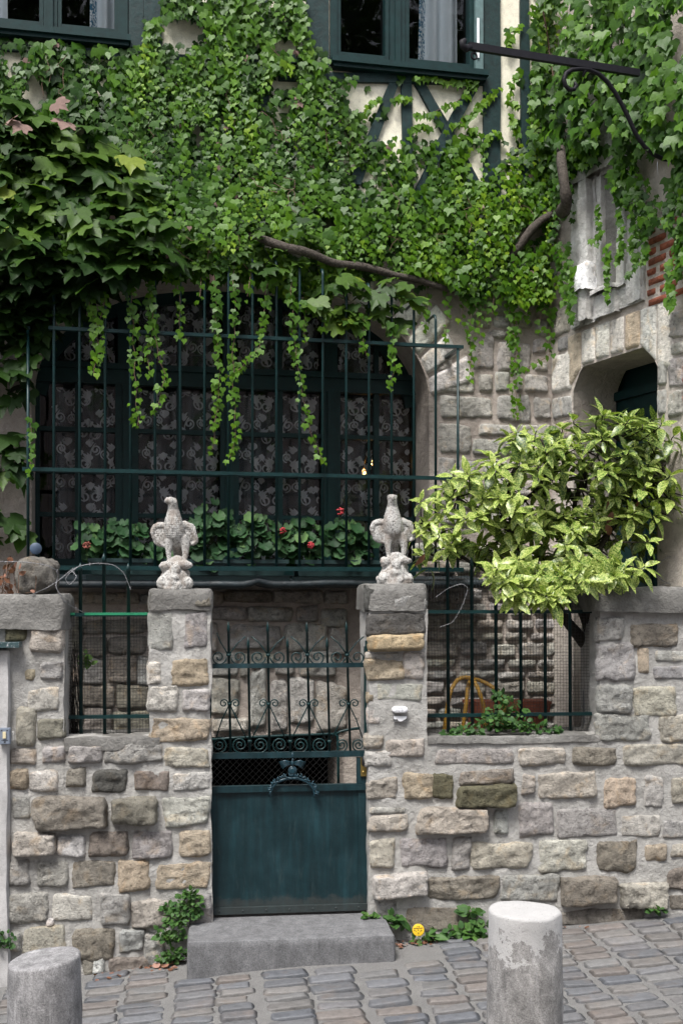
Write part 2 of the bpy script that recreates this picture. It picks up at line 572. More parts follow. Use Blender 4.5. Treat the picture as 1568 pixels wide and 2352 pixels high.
def stones(parent, pl, crop, rows, grow=8, **kw):
    for r in rows:
        x0, y0, x1, y1, tone = r[:5]
        flags = r[5] if len(r) > 5 else ''
        k = dict(kw)
        if 'f' in flags: k.update(proud=0.008, relief=0.004)
        elif 'p' in flags: k.update(proud=0.06, relief=0.018)
        if 'f' not in flags and crop in 'ABCD' and grow: x0, y0, x1, y1 = x0 - grow, y0 - grow, x1 + (grow if x1 < 960 or crop in 'BD' else 0), y1 + grow
        stone(parent, pl, crop_quad(pl, crop, x0, y0, x1, y1), tone, **k)


def rough_box(pl, s0, s1, n0, n1, z0, z1, res=0.024, amp=0.014, freq=8.0, seed=11, zt=None, bevel=0.0):
    """masonry body with an uneven surface; n0 is the back, n1 the front"""
    mb = MB()
    def grid(f, a, b):
        na = max(1, int(round(a / res))); nb = max(1, int(round(b / res)))
        A, B = np.meshgrid(np.linspace(0, 1, na + 1), np.linspace(0, 1, nb + 1))
        S, Nn, Z = f(A, B)
        P = pl.w(S, Nn, Z)
        if bevel:                                   # soften the arrises
            ds = np.minimum(S - s0, s1 - S); dn = n1 - Nn; dz = z1 - Z
            e = np.clip(1 - np.sort(np.stack([ds, dn, dz], -1), -1)[..., 1] / bevel, 0, 1) ** 2
            ctr = pl.w((s0 + s1) / 2, (n0 + n1) / 2, z1 - (z1 - z0) * .5)
            d = ctr - P; d /= np.linalg.norm(d, axis=-1, keepdims=True) + 1e-9
            P = P + d * (e * bevel * 0.45)[..., None]
        D = np.stack([fbm(P + 31.7 * c, freq, 3, seed + c * 5) for c in range(3)], -1)
        P = P + D * amp
        W1 = na + 1
        q = [(j * W1 + i, j * W1 + i + 1, (j + 1) * W1 + i + 1, (j + 1) * W1 + i) for j in range(nb) for i in range(na)]
        mb.add(P, q)
    ls, ln, lz = s1 - s0, n1 - n0, z1 - z0
    o = lambda A, v: np.full_like(A, v)
    grid(lambda A, B: (s0 + ls * A, o(A, n1), z0 + lz * B), ls, lz)
    grid(lambda A, B: (o(A, s0), n0 + ln * A, z0 + lz * B), ln, lz)
    grid(lambda A, B: (o(A, s1), n1 - ln * A, z0 + lz * B), ln, lz)
    grid(lambda A, B: (s0 + ls * A, n1 - ln * B, o(A, z1)), ls, ln)
    grid(lambda A, B: (s1 - ls * A, o(A, n0), z0 + lz * B), ls, lz)
    return mb



# ------------------------------------------------------------------ street of setts
def build_street():
    mb = MB()
    xs = np.concatenate([np.linspace(-40, -3, 8), np.linspace(-2.6, 3.0, 113), np.linspace(3.4, 40, 8)])
    ys = np.concatenate([np.linspace(-40, 4.2, 10), np.linspace(4.4, 7.2, 57), np.linspace(7.6, 40, 8)])
    X, Y = np.meshgrid(xs, ys)
    Z = ground_z(X, Y)
    P = np.stack([X, Y, Z], -1)
    near = (np.abs(X) < 3.2) & (Y > 4.3) & (Y < 7.3)
    P[..., 2] += near * 0.008 * fbm(P, 5.0, 4, 2)
    w = len(xs)
    mb.add(P, [(j * w + i, j * w + i + 1, (j + 1) * w + i + 1, (j + 1) * w + i) for j in range(len(ys) - 1) for i in range(w - 1)])
    m, nt, b = nodes('sandy_joint')
    x = N(nt); p = x.pos()
    c = x.mix(x.noise(p, 9.0, 5, 0.6), (0.115, 0.112, 0.108), (0.20, 0.195, 0.188))
    c = x.mix(0.9, c, x.ramp(x.noise(p, 190.0, 3, 0.8), [(0.3, 0.45), (0.5, 0.95), (0.7, 1.5)]), 'MULTIPLY')
    nt.links.new(c, b.inputs['Base Color']); b.inputs['Roughness'].default_value = 0.95
    nt.links.new(x.bump(x.noise(p, 150.0, 3, 0.8), 0.8, 0.006), b.inputs['Normal'])
    st = mk('street', mb, m, None, smooth=True)
    st['kind'] = 'structure'
    # one mesh per kind of sett, shared by its copies
    ms, nt, b = nodes('sett_stone')
    x = N(nt); p = x.pos()
    oc = x.new('ShaderNodeObjectInfo').outputs['Color']
    c = x.mix(0.8, oc, x.ramp(x.noise(p, 30.0, 5, 0.65), [(0.3, 0.72), (0.5, 1.0), (0.72, 1.25)]), 'MULTIPLY')
    c = x.mix(0.5, c, x.ramp(x.noise(p, 170.0, 3, 0.7), [(0.35, 0.6), (0.55, 1.0)]), 'MULTIPLY')
    c = x.mix(x.math('MULTIPLY', x.ramp(x.noise(p, 8.0, 4, 0.6), [(0.54, 0.0), (0.7, 1.0)]), 0.22), c, (0.20, 0.145, 0.105))
    nt.links.new(c, b.inputs['Base Color'])
    b.inputs['Roughness'].default_value = 0.55; b.inputs['Specular IOR Level'].default_value = 0.4
    nt.links.new(x.bump(x.noise(p, 60.0, 4, 0.6), 0.35, 0.006), b.inputs['Normal'])
    kinds = []
    for k in range(10):
        nu, nv = 10, 6
        U, V = np.meshgrid(np.linspace(-1, 1, nu + 1), np.linspace(-1, 1, nv + 1))
        q = np.stack([U, V, np.full_like(U, k * 3.7)], -1)
        Xs = U * np.sqrt(1 - 0.20 * V ** 6) * 0.5 + 0.05 * fbm(q, 1.0, 2, 4)
        Ys = V * np.sqrt(1 - 0.16 * U ** 6) * 0.5 + 0.09 * fbm(q, 0.8, 2, 8)
        e = np.clip(np.minimum((1 - np.abs(U)) * 2.2, (1 - np.abs(V)) * 1.15) / 0.5, 0, 1)
        Zs = -0.006 + 0.010 * (1 - (1 - e) ** 2) + 0.004 * fbm(q, 2.0, 3, 6)
        P = np.stack([Xs, Ys, Zs], -1).reshape(-1, 3)
        W1 = nu + 1
        quads = [(j * W1 + i, j * W1 + i + 1, (j + 1) * W1 + i + 1, (j + 1) * W1 + i) for j in range(nv) for i in range(nu)]
        ring = [i for i in range(W1)] + [j * W1 + nu for j in range(1, nv + 1)] + [nv * W1 + i for i in range(nu - 1, -1, -1)] + [j * W1 for j in range(nv - 1, 0, -1)]
        Pb = P[ring].copy(); Pb[:, 2] = -0.06
        L = len(ring)
        sk = [(ring[(i + 1) % L], ring[i], len(P) + i, len(P) + (i + 1) % L) for i in range(L)]
        me = make_mesh('sett', np.concatenate([P, Pb]), [np.array(quads), np.array(sk)], True)
        me.materials.append(ms)
        kinds.append(me)
    cols = [(.125, .128, .136), (.135, .135, .139), (.148, .146, .144), (.155, .148, .142), (.150, .142, .135), (.108, .113, .124), (.158, .142, .132), (.155, .15, .148), (.135, .132, .135), (.115, .118, .125), (.13, .13, .134)]
    tw = np.array([G.t[0], G.t[1]]); nw = np.array([G.n[0], G.n[1]])
    rs = np.random.default_rng(21)
    cnt = 0
    a = -2.75
    while a < 3.2:
        wc = rs.uniform(0.18, 0.25)
        gap = rs.uniform(0.006, 0.024)
        d = 0.03 + rs.uniform(0, 0.05)
        drift = rs.uniform(-0.02, 0.02)
        while d < 2.15:
            dd = rs.uniform(0.085, 0.130)
            c2 = np.array([G.p0[0], G.p0[1]]) + tw * (a + wc / 2 + drift * d + rs.normal(0, 0.010)) + nw * (d + dd / 2)
            px = CX + F * c2[0] / c2[1]
            inside_step = (0.0 < d + dd and d < 0.36 and -0.60 < a + wc - 0.02 and a + 0.02 < 0.66)
            if -90 < px < 1660 and cnt < 299 and not inside_step:
                z = ground_z(c2[0], c2[1])
                o = link('sett', kinds[rs.integers(10)], (c2[0], c2[1], z + rs.uniform(0.003, 0.010)), None, st)
                rz = math.atan2(tw[1], tw[0]) + rs.normal(0, 0.04) + (math.pi if rs.random() < .5 else 0)
                o.rotation_euler = (rs.normal(0, 0.018), math.atan(-0.066) * (1 if abs(rz) < 1.5 else -1) + rs.normal(0, 0.018), rz)
                o.scale = (wc * rs.uniform(0.90, 1.04), dd * rs.uniform(0.94, 1.05), 1)
                k = np.array(cols[rs.integers(len(cols))]) * rs.uniform(0.85, 1.15)
                o.color = (*k, 1)
                cnt += 1
            d += dd + rs.uniform(0.002, 0.010)
        a += wc + gap
    return st


STREET = build_street()

# ------------------------------------------------------------------ garden wall, left of the gate
def zpx(pl, px, py, off=0.0): return pl.sz(px, py, off)[1]


BASE = -0.55
def gx(px): return G.s(px)


gl = empty('garden_wall', G.w(gx(240), -0.1, -0.35), 'rubble stone wall left of the green gate with a boulder on its pier', 'wall', 'stone garden walls either side of the gate')
gl['kind'] = 'thing'
mk('pier', rough_box(G, gx(-260), gx(149), -0.36, 0, BASE, zpx(G, 80, 1440)), M['mortar'], gl, True)
mk('low_wall', rough_box(G, gx(135), gx(358), -0.36, -0.002, BASE, zpx(G, 250, 1694)), M['mortar'], gl, True)
mk('pillar', rough_box(G, gx(343), gx(485), -0.40, 0.002, BASE, zpx(G, 415, 1398)), M['mortar'], gl, True)
mk('coping', rough_box(G, gx(-260), gx(153), -0.40, 0.035, zpx(G, 80, 1445), zpx(G, 80, 1364), amp=0.014, freq=9, bevel=0.05), M['cement'], gl, True)
mk('sill', rough_box(G, gx(146), gx(370), -0.38, 0.018, zpx(G, 250, 1722), zpx(G, 250, 1693), amp=0.010, freq=9, bevel=0.02), M['cement'], gl, True)
mk('cap', rough_box(G, gx(340), gx(489), -0.41, 0.022, zpx(G, 415, 1400), zpx(G, 415, 1353), amp=0.012, freq=11, bevel=0.03), M['cement'], gl, True)
mk('render_coat', rough_box(G, gx(-260), gx(24), -0.01, 0.045, BASE, zpx(G, 10, 1488), amp=0.010, freq=4, bevel=0.03), M['render'], gl, True)
stones(gl, G, 'A', [
    (128, 412, 264, 505, 'd'), (0, 420, 110, 500, 'k'), (-130, 415, -10, 500, 'k'),
    (30, 532, 118, 590, 'm'), (145, 532, 288, 652, 'b'), (108, 716, 162, 780, 'y', 'f'), (190, 690, 288, 772, 'g'),
    (122, 800, 280, 932, 'w', 'f'), (78, 900, 162, 1072, 'b'), (178, 955, 288, 1048, 'd'),
    (50, 1092, 168, 1158, 'b'), (195, 1078, 300, 1160, 'g'), (312, 1072, 465, 1150, 'g'), (475, 1062, 738, 1160, 'g'), (758, 1084, 972, 1172, 'b'),
    (684, 366, 772, 446, 'k'), (836, 376, 974, 440, 'd'),
    (679, 456, 800, 650, 'g', 'f'), (842, 450, 962, 636, 'g', 'f'), (681, 690, 742, 790, 'w'), (788, 680, 962, 790, 'y'),
    (684, 802, 815, 925, 'w'), (842, 812, 964, 925, 'w'), (692, 950, 970, 1055, 'y')])
stones(gl, G, 'C', [
    (28, 8, 130, 100, 'y'), (135, 14, 268, 105, 'w'), (308, 4, 390, 85, 'd'), (420, 14, 578, 110, 'k'), (614, 16, 784, 104, 'd'), (794, 20, 968, 102, 'w'),
    (48, 125, 146, 250, 'g', 'f'), (150, 134, 480, 284, 'd', 'p'), (510, 144, 714, 268, 'd', 'p'), (752, 128, 972, 268, 'w'),
    (60, 296, 252, 406, 'b', 'p'), (270, 314, 390, 412, 'W'), (410, 302, 584, 404, 'd'), (610, 300, 790, 412, 'g'), (820, 298, 974, 412, 'y'),
    (36, 430, 134, 552, 'g'), (168, 434, 304, 546, 'g'), (326, 428, 536, 560, 'd', 'f'), (549, 434, 690, 568, 'y'), (724, 444, 974, 570, 'y'),
    (18, 576, 214, 714, 'g'), (240, 584, 430, 714, 'w', 'f'), (464, 578, 594, 726, 'g'), (610, 604, 778, 724, 'b'), (872, 592, 976, 738, 'g'),
    (92, 726, 300, 862, 'b', 'f'), (334, 748, 526, 880, 'd'), (552, 740, 658, 850, 'g'), (664, 768, 752, 904, 'g'), (14, 760, 96, 850, 'g'),
    (500, 872, 692, 948, 'd'), (372, 860, 480, 960, 'd', 'f'), (425, 880, 478, 945, 'W'), (204, 690, 256, 738, 'W', 'f'),
    (-60, 968, 48, 1050, 'd')])
bo = MB()
_c = G.at(88, 1325, -0.14)
bo.ellipsoid(_c, (1, 1, 1), nu=34, nv=22)
_V = bo.V[0] - _c
_sq = _V / (np.abs(_V) ** 3.2).sum(1)[:, None] ** (1 / 3.2)      # squarish lump
_V = _sq * np.array([0.122, 0.15, 0.112])
_V = np.stack([_V[:, 0] * G.t[0] - _V[:, 1] * G.n[0], _V[:, 0] * G.t[1] - _V[:, 1] * G.n[1], _V[:, 2]], -1)
_D = np.stack([fbm(_V + _c + 7 * k, 9.0, 4, 51 + k) for k in range(3)], -1)
bo.V[0] = _c + _V + _D * 0.030 - np.abs(fbm(_V + _c, 14.0, 3, 57))[:, None] * _V * 0.25
mk('boulder', bo, M['stone'], gl, True, np.array([.24, .225, .20]))
lc = MB()
lc.pbox(G, gx(-260), gx(51), 0.0, 0.10, zpx(G, 20, 1486), zpx(G, 20, 1474))
mk('metal_capping', lc, mat_simple('flaked_green_strip', (0.03, 0.06, 0.065), 0.5, 0.4, 30, chips=(0.6, 0.6, 0.62), chipamt=0.56), gl)

# ------------------------------------------------------------------ garden wall, right of the gate
gr = empty('garden_wall', G.w(gx(1200), -0.1, -0.1), 'rubble stone wall right of the green gate with a doorbell on its pillar', 'wall', 'stone garden walls either side of the gate')
gr['kind'] = 'thing'
mk('pillar', rough_box(G, gx(847), gx(979), -0.40, 0.002, BASE, zpx(G, 905, 1398)), M['mortar'], gr, True)
mk('low_wall', rough_box(G, gx(965), gx(1394), -0.36, 0, BASE, zpx(G, 1180, 1692)), M['mortar'], gr, True)
mk('pier', rough_box(G, gx(1377), gx(1900), -0.36, 0.001, BASE, zpx(G, 1470, 1402)), M['mortar'], gr, True)
mk('coping', rough_box(G, gx(1355), gx(1900), -0.42, 0.05, zpx(G, 1470, 1406), zpx(G, 1470, 1349), amp=0.014, freq=8, bevel=0.06), M['cement'], gr, True)
mk('cap', rough_box(G, gx(840), gx(981), -0.41, 0.022, zpx(G, 905, 1402), zpx(G, 905, 1341), amp=0.012, freq=11, bevel=0.04), M['cement'], gr, True)
mk('sill', rough_box(G, gx(978), gx(1382), -0.38, 0.012, zpx(G, 1180, 1706), zpx(G, 1180, 1690), amp=0.010, freq=9, bevel=0.02), M['cement'], gr, True)
stones(gr, G, 'B', [
    (112, 352, 232, 446, 'k'), (238, 378, 392, 452, 'g'), (116, 455, 380, 560, 'k'), (118, 562, 380, 640, 'o', 'p'), (116, 642, 282, 680, 'w', 'f'),
    (116, 682, 284, 770, 'y'), (286, 648, 382, 770, 'w'), (150, 780, 386, 880, 'w', 'f'), (114, 830, 156, 882, 'y', 'f'), (114, 892, 190, 985, 'w', 'f'),
    (116, 1032, 192, 1090, 'b'), (214, 1050, 384, 1132, 'b'), (118, 1100, 230, 1172, 'w'),
    (425, 1080, 800, 1172, 'g', 'f'), (815, 1084, 1022, 1166, 'b'), (1058, 1084, 1272, 1168, 'd'), (1300, 1072, 1580, 1162, 'b'),
    (1170, 490, 1296, 590, 'g'), (1330, 508, 1552, 612, 'd'), (1355, 616, 1422, 752, 'y', 'f'), (1174, 602, 1345, 782, 'g'), (1436, 622, 1640, 698, 'w', 'f'),
    (1430, 704, 1640, 776, 'g', 'f'), (1184, 798, 1340, 922, 'g'), (1346, 798, 1532, 930, 'b'), (1180, 930, 1416, 1052, 'g'), (1468, 940, 1640, 1052, 'b')])
stones(gr, G, 'D', [
    (126, 56, 256, 136, 'b'), (290, 30, 420, 138, 'y'), (422, 26, 512, 140, 'm'), (540, 15, 800, 78, 'd'), (538, 84, 798, 176, 'm', 'p'), (834, 34, 890, 126, 'b'),
    (902, 28, 1168, 142, 'b'), (1208, 38, 1360, 182, 'y'), (1396, 44, 1480, 172, 'w'), (1520, 44, 1640, 172, 'b'),
    (126, 178, 302, 216, 'w', 'f'), (128, 218, 300, 292, 'b'), (354, 184, 670, 304, 'b', 'p'), (704, 194, 768, 298, 'g'), (814, 172, 972, 312, 'g'),
    (982, 172, 1272, 320, 'g', 'f'), (1284, 214, 1472, 326, 'w', 'f'), (1480, 240, 1640, 325, 'g', 'f'),
    (134, 325, 242, 460, 'b'), (266, 334, 490, 460, 'g'), (510, 330, 594, 472, 'g'), (600, 344, 874, 470, 'b'), (908, 338, 1142, 476, 'w'),
    (1184, 344, 1352, 472, 'd'), (1398, 354, 1494, 432, 'y'), (1514, 350, 1640, 412, 'b'),
    (138, 488, 388, 590, 'w', 'p'), (408, 504, 718, 614, 'd'), (742, 500, 1002, 612, 'g'), (1004, 514, 1256, 640, 'd', 'p'), (1288, 524, 1496, 642, 'b', 'p'), (1500, 458, 1640, 562, 'd'),
    (140, 602, 262, 692, 'g', 'f'), (300, 640, 644, 762, 'd', 'f'), (1010, 648, 1392, 730, 'd', 'f'), (1500, 580, 1640, 660, 'd', 'f')])

# ------------------------------------------------------------------ entrance step
def build_step():
    s0, s1 = G.s(430, 0.3), G.s(904, 0.3)
    nf = 0.37
    mb = rough_box(G, s0, s1, -0.30, nf, -0.42, 0.004, res=0.02, amp=0.003, freq=6, seed=41, bevel=0.020)
    o = mk('entrance_step', mb, M['step'], None, True, base=True)
    tag(o, 'long worn grey granite step below the green garden gate', 'step')


build_step()

# ------------------------------------------------------------------ bollards
def build_bollard(x, y, ztop, r, mat, label, tilt, chip):
    zg = ground_z(x, y) - 0.05
    nr, nh = 40, 26
    V = []
    ang = np.arange(nr) / nr * 2 * np.pi
    prof = []
    for k in range(nh + 1):
        f = k / nh
        z = zg + (ztop - zg) * f
        rr = r * (1.10 - 0.10 * f)
        prof.append((rr, z))
    prof += [(r * 0.992, ztop + 0.004), (r * 0.965, ztop + 0.010), (r * 0.90, ztop + 0.012), (r * 0.6, ztop + 0.013), (r * 0.3, ztop + 0.013)]
    for rr, z in prof:
        V.append(np.stack([x + rr * np.cos(ang), y + rr * np.sin(ang), np.full(nr, z)], -1))
    V = np.stack(V)
    D = fbm(V, 9.0, 4, 77)
    rad = V - np.array([x, y, 0]); rad[..., 2] = 0
    rad /= np.linalg.norm(rad, axis=-1, keepdims=True)
    V = V + rad * (D * 0.006)[..., None]
    V[..., 2] += np.where(V[..., 2] > ztop - 0.02, tilt * (V[..., 0] - x) + 0.006 * D, 0)
    if chip is not None:                              # a piece broken off the rim
        cpt = np.array([x, y, 0]) + np.array([chip[0] * r, chip[1] * r, chip[2]])
        dd = np.linalg.norm((V - cpt) / np.array([1, 1, 1.6]), axis=-1)
        k = np.clip(1 - dd / 0.10, 0, 1)
        V = V - rad * (np.sqrt(k) * 0.022 * (1 + 0.5 * D))[..., None]
        V[..., 2] -= k * 0.012
    m = len(prof)
    q = [(k * nr + j, k * nr + (j + 1) % nr, (k + 1) * nr + (j + 1) % nr, (k + 1) * nr + j) for k in range(m - 1) for j in range(nr)]
    VV = V.reshape(-1, 3)
    c = np.array([[x, y, V[-1][:, 2].mean() + 0.001]])
    t = [(len(VV), (m - 1) * nr + j, (m - 1) * nr + (j + 1) % nr) for j in range(nr)]
    mb = MB(); mb.add(np.concatenate([VV, c]), q, t)
    o = mk('stone_bollard', mb, mat, None, True, base=True)
    tag(o, label, 'bollard', 'stone bollards along the street')


def bol(pxc, wpx, pytop):
    d = 0.28 / wpx * F
    return (pxc - CX) / F * d, d, CZ - (pytop - HY) / F * d


_x, _y, _z = bol(103, 163, 2206)
build_bollard(_x, _y, _z, 0.14, M['granite'], 'dark grey streaked stone bollard with a slanting top, in front of the left wall', 0.11, None)
_x, _y, _z = bol(1205, 166, 2096)
build_bollard(_x, _y, _z, 0.14, M['granite_pale'], 'pale stone bollard with white chipped rim, in front of the right wall', -0.02, (0.62, -0.78, _z - 0.03))

# ------------------------------------------------------------------ house
ZUP = np.array([0, 0, 1.0])
house = empty('house', H.w(H.s(600), -1.0, -0.3), 'stone and green half-timbered house front with an arched barred window, hung with ivy', 'house')
house['kind'] = 'thing'
hx = H.s
TOP = 8.2
# arched opening of the ground-floor window
A0, A1 = hx(74), hx(984)
AC, AH = (A0 + A1) / 2, (A1 - A0) / 2
ZS = H.sz(528, 905)[1]                # springing
ZT = H.sz(528, 640)[1]                # crown
ZB = H.sz(528, 1322)[1]               # sill


def arch_z(s):
    k = np.clip(np.abs((s - AC) / AH), 0, 1)
    return ZS + (ZT - ZS) * (1 - k ** 2.3) ** (1 / 2.1)


def wall_grid(mb, pl, s, zlo, zhi, nz, n=0.0, amp=0.008):
    """grid between two profiles"""
    s = np.asarray(s)
    T = np.linspace(0, 1, nz + 1)[:, None]
    Z = zlo[None, :] * (1 - T) + zhi[None, :] * T
    S = np.broadcast_to(s[None, :], Z.shape)
    P = pl.w(S, n, Z)
    P = P + pl.n * (fbm(P, 5.0, 4, 31) * amp)[..., None]
    w = len(s)
    mb.add(P, [(j * w + i, j * w + i + 1, (j + 1) * w + i + 1, (j + 1) * w + i) for j in range(nz) for i in range(w - 1)])


BW0, BW1 = hx(455), hx(778)           # basement opening behind the gate
BZ1 = H.sz(600, 1690)[1]; BZ0 = BZ1 - 0.75
mb = MB()
SL, SR = hx(-300), hx(1268)
ZW = H.sz(700, 470)[1]
o1 = lambda n, v: np.full(n, v)
wall_grid(mb, H, np.linspace(SL, A0, 22), o1(22, -0.6), o1(22, ZW), 70)
wall_grid(mb, H, np.linspace(A1, SR, 24), o1(24, -0.6), o1(24, ZW), 80)
sa = AC - AH * np.cos(np.linspace(0, np.pi, 61))
wall_grid(mb, H, sa, arch_z(sa), o1(61, ZW), 14)
ss = np.linspace(A0, BW0, 26); wall_grid(mb, H, ss, o1(26, -0.6), o1(26, ZB), 30)
ss = np.linspace(BW0, BW1, 24); wall_grid(mb, H, ss, o1(24, BZ1), o1(24, ZB), 24)
ss = np.linspace(BW0, BW1, 24); wall_grid(mb, H, ss, o1(24, -0.6), o1(24, BZ0), 8)
ss = np.linspace(BW1, A1, 16); wall_grid(mb, H, ss, o1(16, -0.6), o1(16, ZB), 30)
# soffit and jambs of the arch
RD = 0.34
rs_ = np.concatenate([[A0], sa[1:-1], [A1]])
rz = np.concatenate([[ZB], arch_z(sa[1:-1]), [ZB]])
ext_s = np.concatenate([[A0], sa, [A1]]); ext_z = np.concatenate([[ZB], arch_z(sa), [ZB]])
P0 = H.w(ext_s, 0.005, ext_z); P1 = H.w(ext_s, -RD - 0.1, ext_z)
k = len(ext_s)
mb.add(np.concatenate([P0, P1]), [(i, i + 1, k + i + 1, k + i) for i in range(k - 1)])
# basement reveals
for (a, b) in (((BW0, BZ0), (BW0, BZ1)), ((BW0, BZ1), (BW1, BZ1)), ((BW1, BZ1), (BW1, BZ0))):
    mb.add(np.array([H.w(a[0], 0, a[1]), H.w(b[0], 0, b[1]), H.w(b[0], -0.4, b[1]), H.w(a[0], -0.4, a[1])]), [(0, 1, 2, 3)])
mk('stone_wall', mb, M['warm_mortar'], house, True)

# dark rooms behind the windows: closed on all sides but the openings
def room(s0, s1, z0, z1, n0, depth, front_holes):
    mb = MB()
    c = [H.w(s, n, z) for s in (s0, s1) for n in (n0, n0 - depth) for z in (z0, z1)]
    mb.add(c, [(2, 3, 7, 6), (0, 1, 3, 2), (4, 6, 7, 5), (0, 2, 6, 4), (1, 5, 7, 3)])
    return mb


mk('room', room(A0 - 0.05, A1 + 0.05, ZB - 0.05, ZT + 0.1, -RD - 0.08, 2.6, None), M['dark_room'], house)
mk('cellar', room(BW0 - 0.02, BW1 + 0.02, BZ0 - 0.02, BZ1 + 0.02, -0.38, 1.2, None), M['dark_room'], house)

# --- stones of the house
def hs(rows, crop='E', **kw):
    kw.setdefault('proud', 0.016); kw.setdefault('relief', 0.012)
    stones(house, H, crop, rows, **kw)


hs([(440, 430, 520, 528, 'w'), (445, 528, 622, 632, 'w'), (445, 636, 702, 750, 'w'), (446, 760, 602, 915, 'w'), (444, 920, 530, 1035, 'w'), (534, 930, 622, 1012, 'w'),
    (684, 334, 762, 382, 'w'), (600, 345, 706, 522, 'w'), (710, 394, 876, 524, 'w'), (882, 374, 952, 446, 'w'), (888, 480, 952, 536, 'w'), (630, 534, 700, 626, 'w'), (704, 530, 776, 628, 'w'),
    (800, 548, 838, 625, 'w'), (844, 545, 956, 632, 'w'), (714, 638, 872, 762, 'w'), (884, 648, 966, 746, 'w'), (634, 768, 792, 826, 'w'), (606, 838, 790, 922, 'w'),
    (530, 1020, 640, 1100, 'w'), (646, 925, 770, 1010, 'w'), (780, 930, 900, 1020, 'w'), (800, 770, 960, 850, 'w'), (800, 856, 960, 925, 'w'), (446, 1040, 525, 1160, 'w'), (650, 1020, 800, 1100, 'w'), (810, 1030, 960, 1110, 'w'),
    (450, 1170, 600, 1240, 'w'), (540, 1105, 700, 1165, 'w'), (710, 1108, 860, 1180, 'w'), (610, 1175, 760, 1250, 'w'), (770, 1185, 940, 1260, 'w'),
    (590, 180, 690, 250, 'b'), (700, 190, 780, 260, 'w'), (790, 230, 880, 330, 'b'), (700, 270, 780, 330, 'w'), (600, 262, 690, 335, 'b'), (890, 200, 950, 290, 'b'), (890, 296, 952, 366, 'w')])
hs([(978, 368, 1030, 416, 'b'), (1034, 366, 1250, 412, 'd'), (1256, 360, 1490, 412, 'b'), (1494, 362, 1600, 416, 'w'), (700, 372, 970, 420, 'b'), (640, 380, 700, 420, 'g'), (300, 375, 640, 418, 'b')], 'A', proud=0.04, relief=0.014)
hs([(970, 438, 1132, 496, 'w'), (1146, 438, 1346, 498, 'w'), (1370, 440, 1466, 502, 'w'), (1476, 442, 1600, 520, 'w'), (960, 520, 1004, 636, 'w'), (1058, 524, 1296, 630, 'w'), (1310, 520, 1505, 636, 'w'), (1515, 530, 1600, 640, 'w'),
    (975, 650, 1100, 748, 'w'), (1110, 650, 1146, 750, 'w'), (1272, 690, 1360, 742, 'w'), (1380, 650, 1550, 758, 'w'), (972, 768, 1106, 938, 'w'), (1148, 720, 1228, 990, 'w'), (1250, 770, 1326, 1000, 'w'), (1334, 768, 1450, 992, 'w'), (1458, 790, 1600, 1002, 'w'),
    (975, 948, 1140, 1005, 'w'), (1156, 660, 1262, 712, 'w')], 'A', proud=0.03, relief=0.018)
hs([(384, 500, 680, 560, 'd'), (388, 572, 492, 662, 'd'), (500, 572, 664, 652, 'd'), (386, 672, 482, 790, 'g'), (496, 668, 630, 784, 'd'), (638, 660, 700, 790, 'g'), (384, 800, 522, 892, 'd'), (530, 796, 690, 900, 'd'), (386, 904, 520, 1012, 'd'), (530, 910, 692, 1022, 'd'),
    (290, 500, 376, 640, 'd'), (290, 650, 378, 790, 'd'), (290, 800, 378, 1000, 'd')], 'A', proud=0.03, relief=0.018)
# rubble behind the right-hand railing
_rr = np.random.default_rng(5)
yy = 150
while yy < 1010:
    hh = _rr.uniform(48, 78)
    xx = 372 - _rr.uniform(0, 50)
    while xx < 1160:
        ww = _rr.uniform(80, 190)
        stone(house, H, crop_quad(H, 'B', xx, yy + _rr.uniform(-4, 4), xx + ww - 8, yy + hh - 7), 'w' if _rr.random() < .45 else ('b' if _rr.random() < .6 else 'g'), proud=0.03, relief=0.020)
        xx += ww + _rr.uniform(0, 8)
    yy += hh
# rough stones left of the window
yy = 400
while yy < 1330:
    hh = _rr.uniform(70, 120)
    stone(house, H, crop_quad(H, 'C', -60, yy - 1176, _rr.uniform(106, 130), yy + hh - 8 - 1176), 'g' if _rr.random() < .5 else 'b')
    yy += hh
# voussoirs of the arch
th = np.linspace(0.02, np.pi - 0.02, 20)
for i in range(19):
    a, b = th[i] + 0.008, th[i + 1] - 0.008
    def pt(t, k):
        s = AC - AH * math.cos(t); z = float(arch_z(np.array(s)))
        d = np.array([(s - AC) / AH ** 2, (z - ZS + 0.12) / (ZT - ZS) ** 2]); d /= np.linalg.norm(d)
        return (s + d[0] * k, z + d[1] * k)
    ln = 0.30 if i % 2 else 0.36
    stone(house, H, [pt(a, 0.012), pt(a, ln), pt(b, ln), pt(b, 0.012)][::-1], 'w' if i > 9 else 'g', M['smooth_stone'], proud=0.025, relief=0.006, rnd=0.15, wob=0.03)

# --- woodwork of the arched window
WN = -RD                                # plane of the frame
def hz(px, py, n=0.0): return H.sz(px, py, n)


def part_empty(name, loc, parent):
    o = bpy.data.objects.new(name, None)
    COL.objects.link(o); o.empty_display_size = 0.05
    WP[o.name] = np.asarray(loc, float)
    o.parent = parent; o.location = np.asarray(loc) - WP[parent.name]
    return o


wroot = part_empty('arched_window', H.w(AC, WN, ZB), house)
ws = lambda px: H.s(px, WN)
wz = lambda py, px=528: H.sz(px, py, WN)[1]
zb, zt1, zmid0, zmid1 = ZB, wz(700), wz(893), wz(848)
mb = MB()
mb.pbox(H, A0 - 0.02, ws(92), WN - 0.06, WN, zb, ZS + 0.2)
mb.pbox(H, ws(948), A1 + 0.02, WN - 0.06, WN, zb, ZS + 0.2)
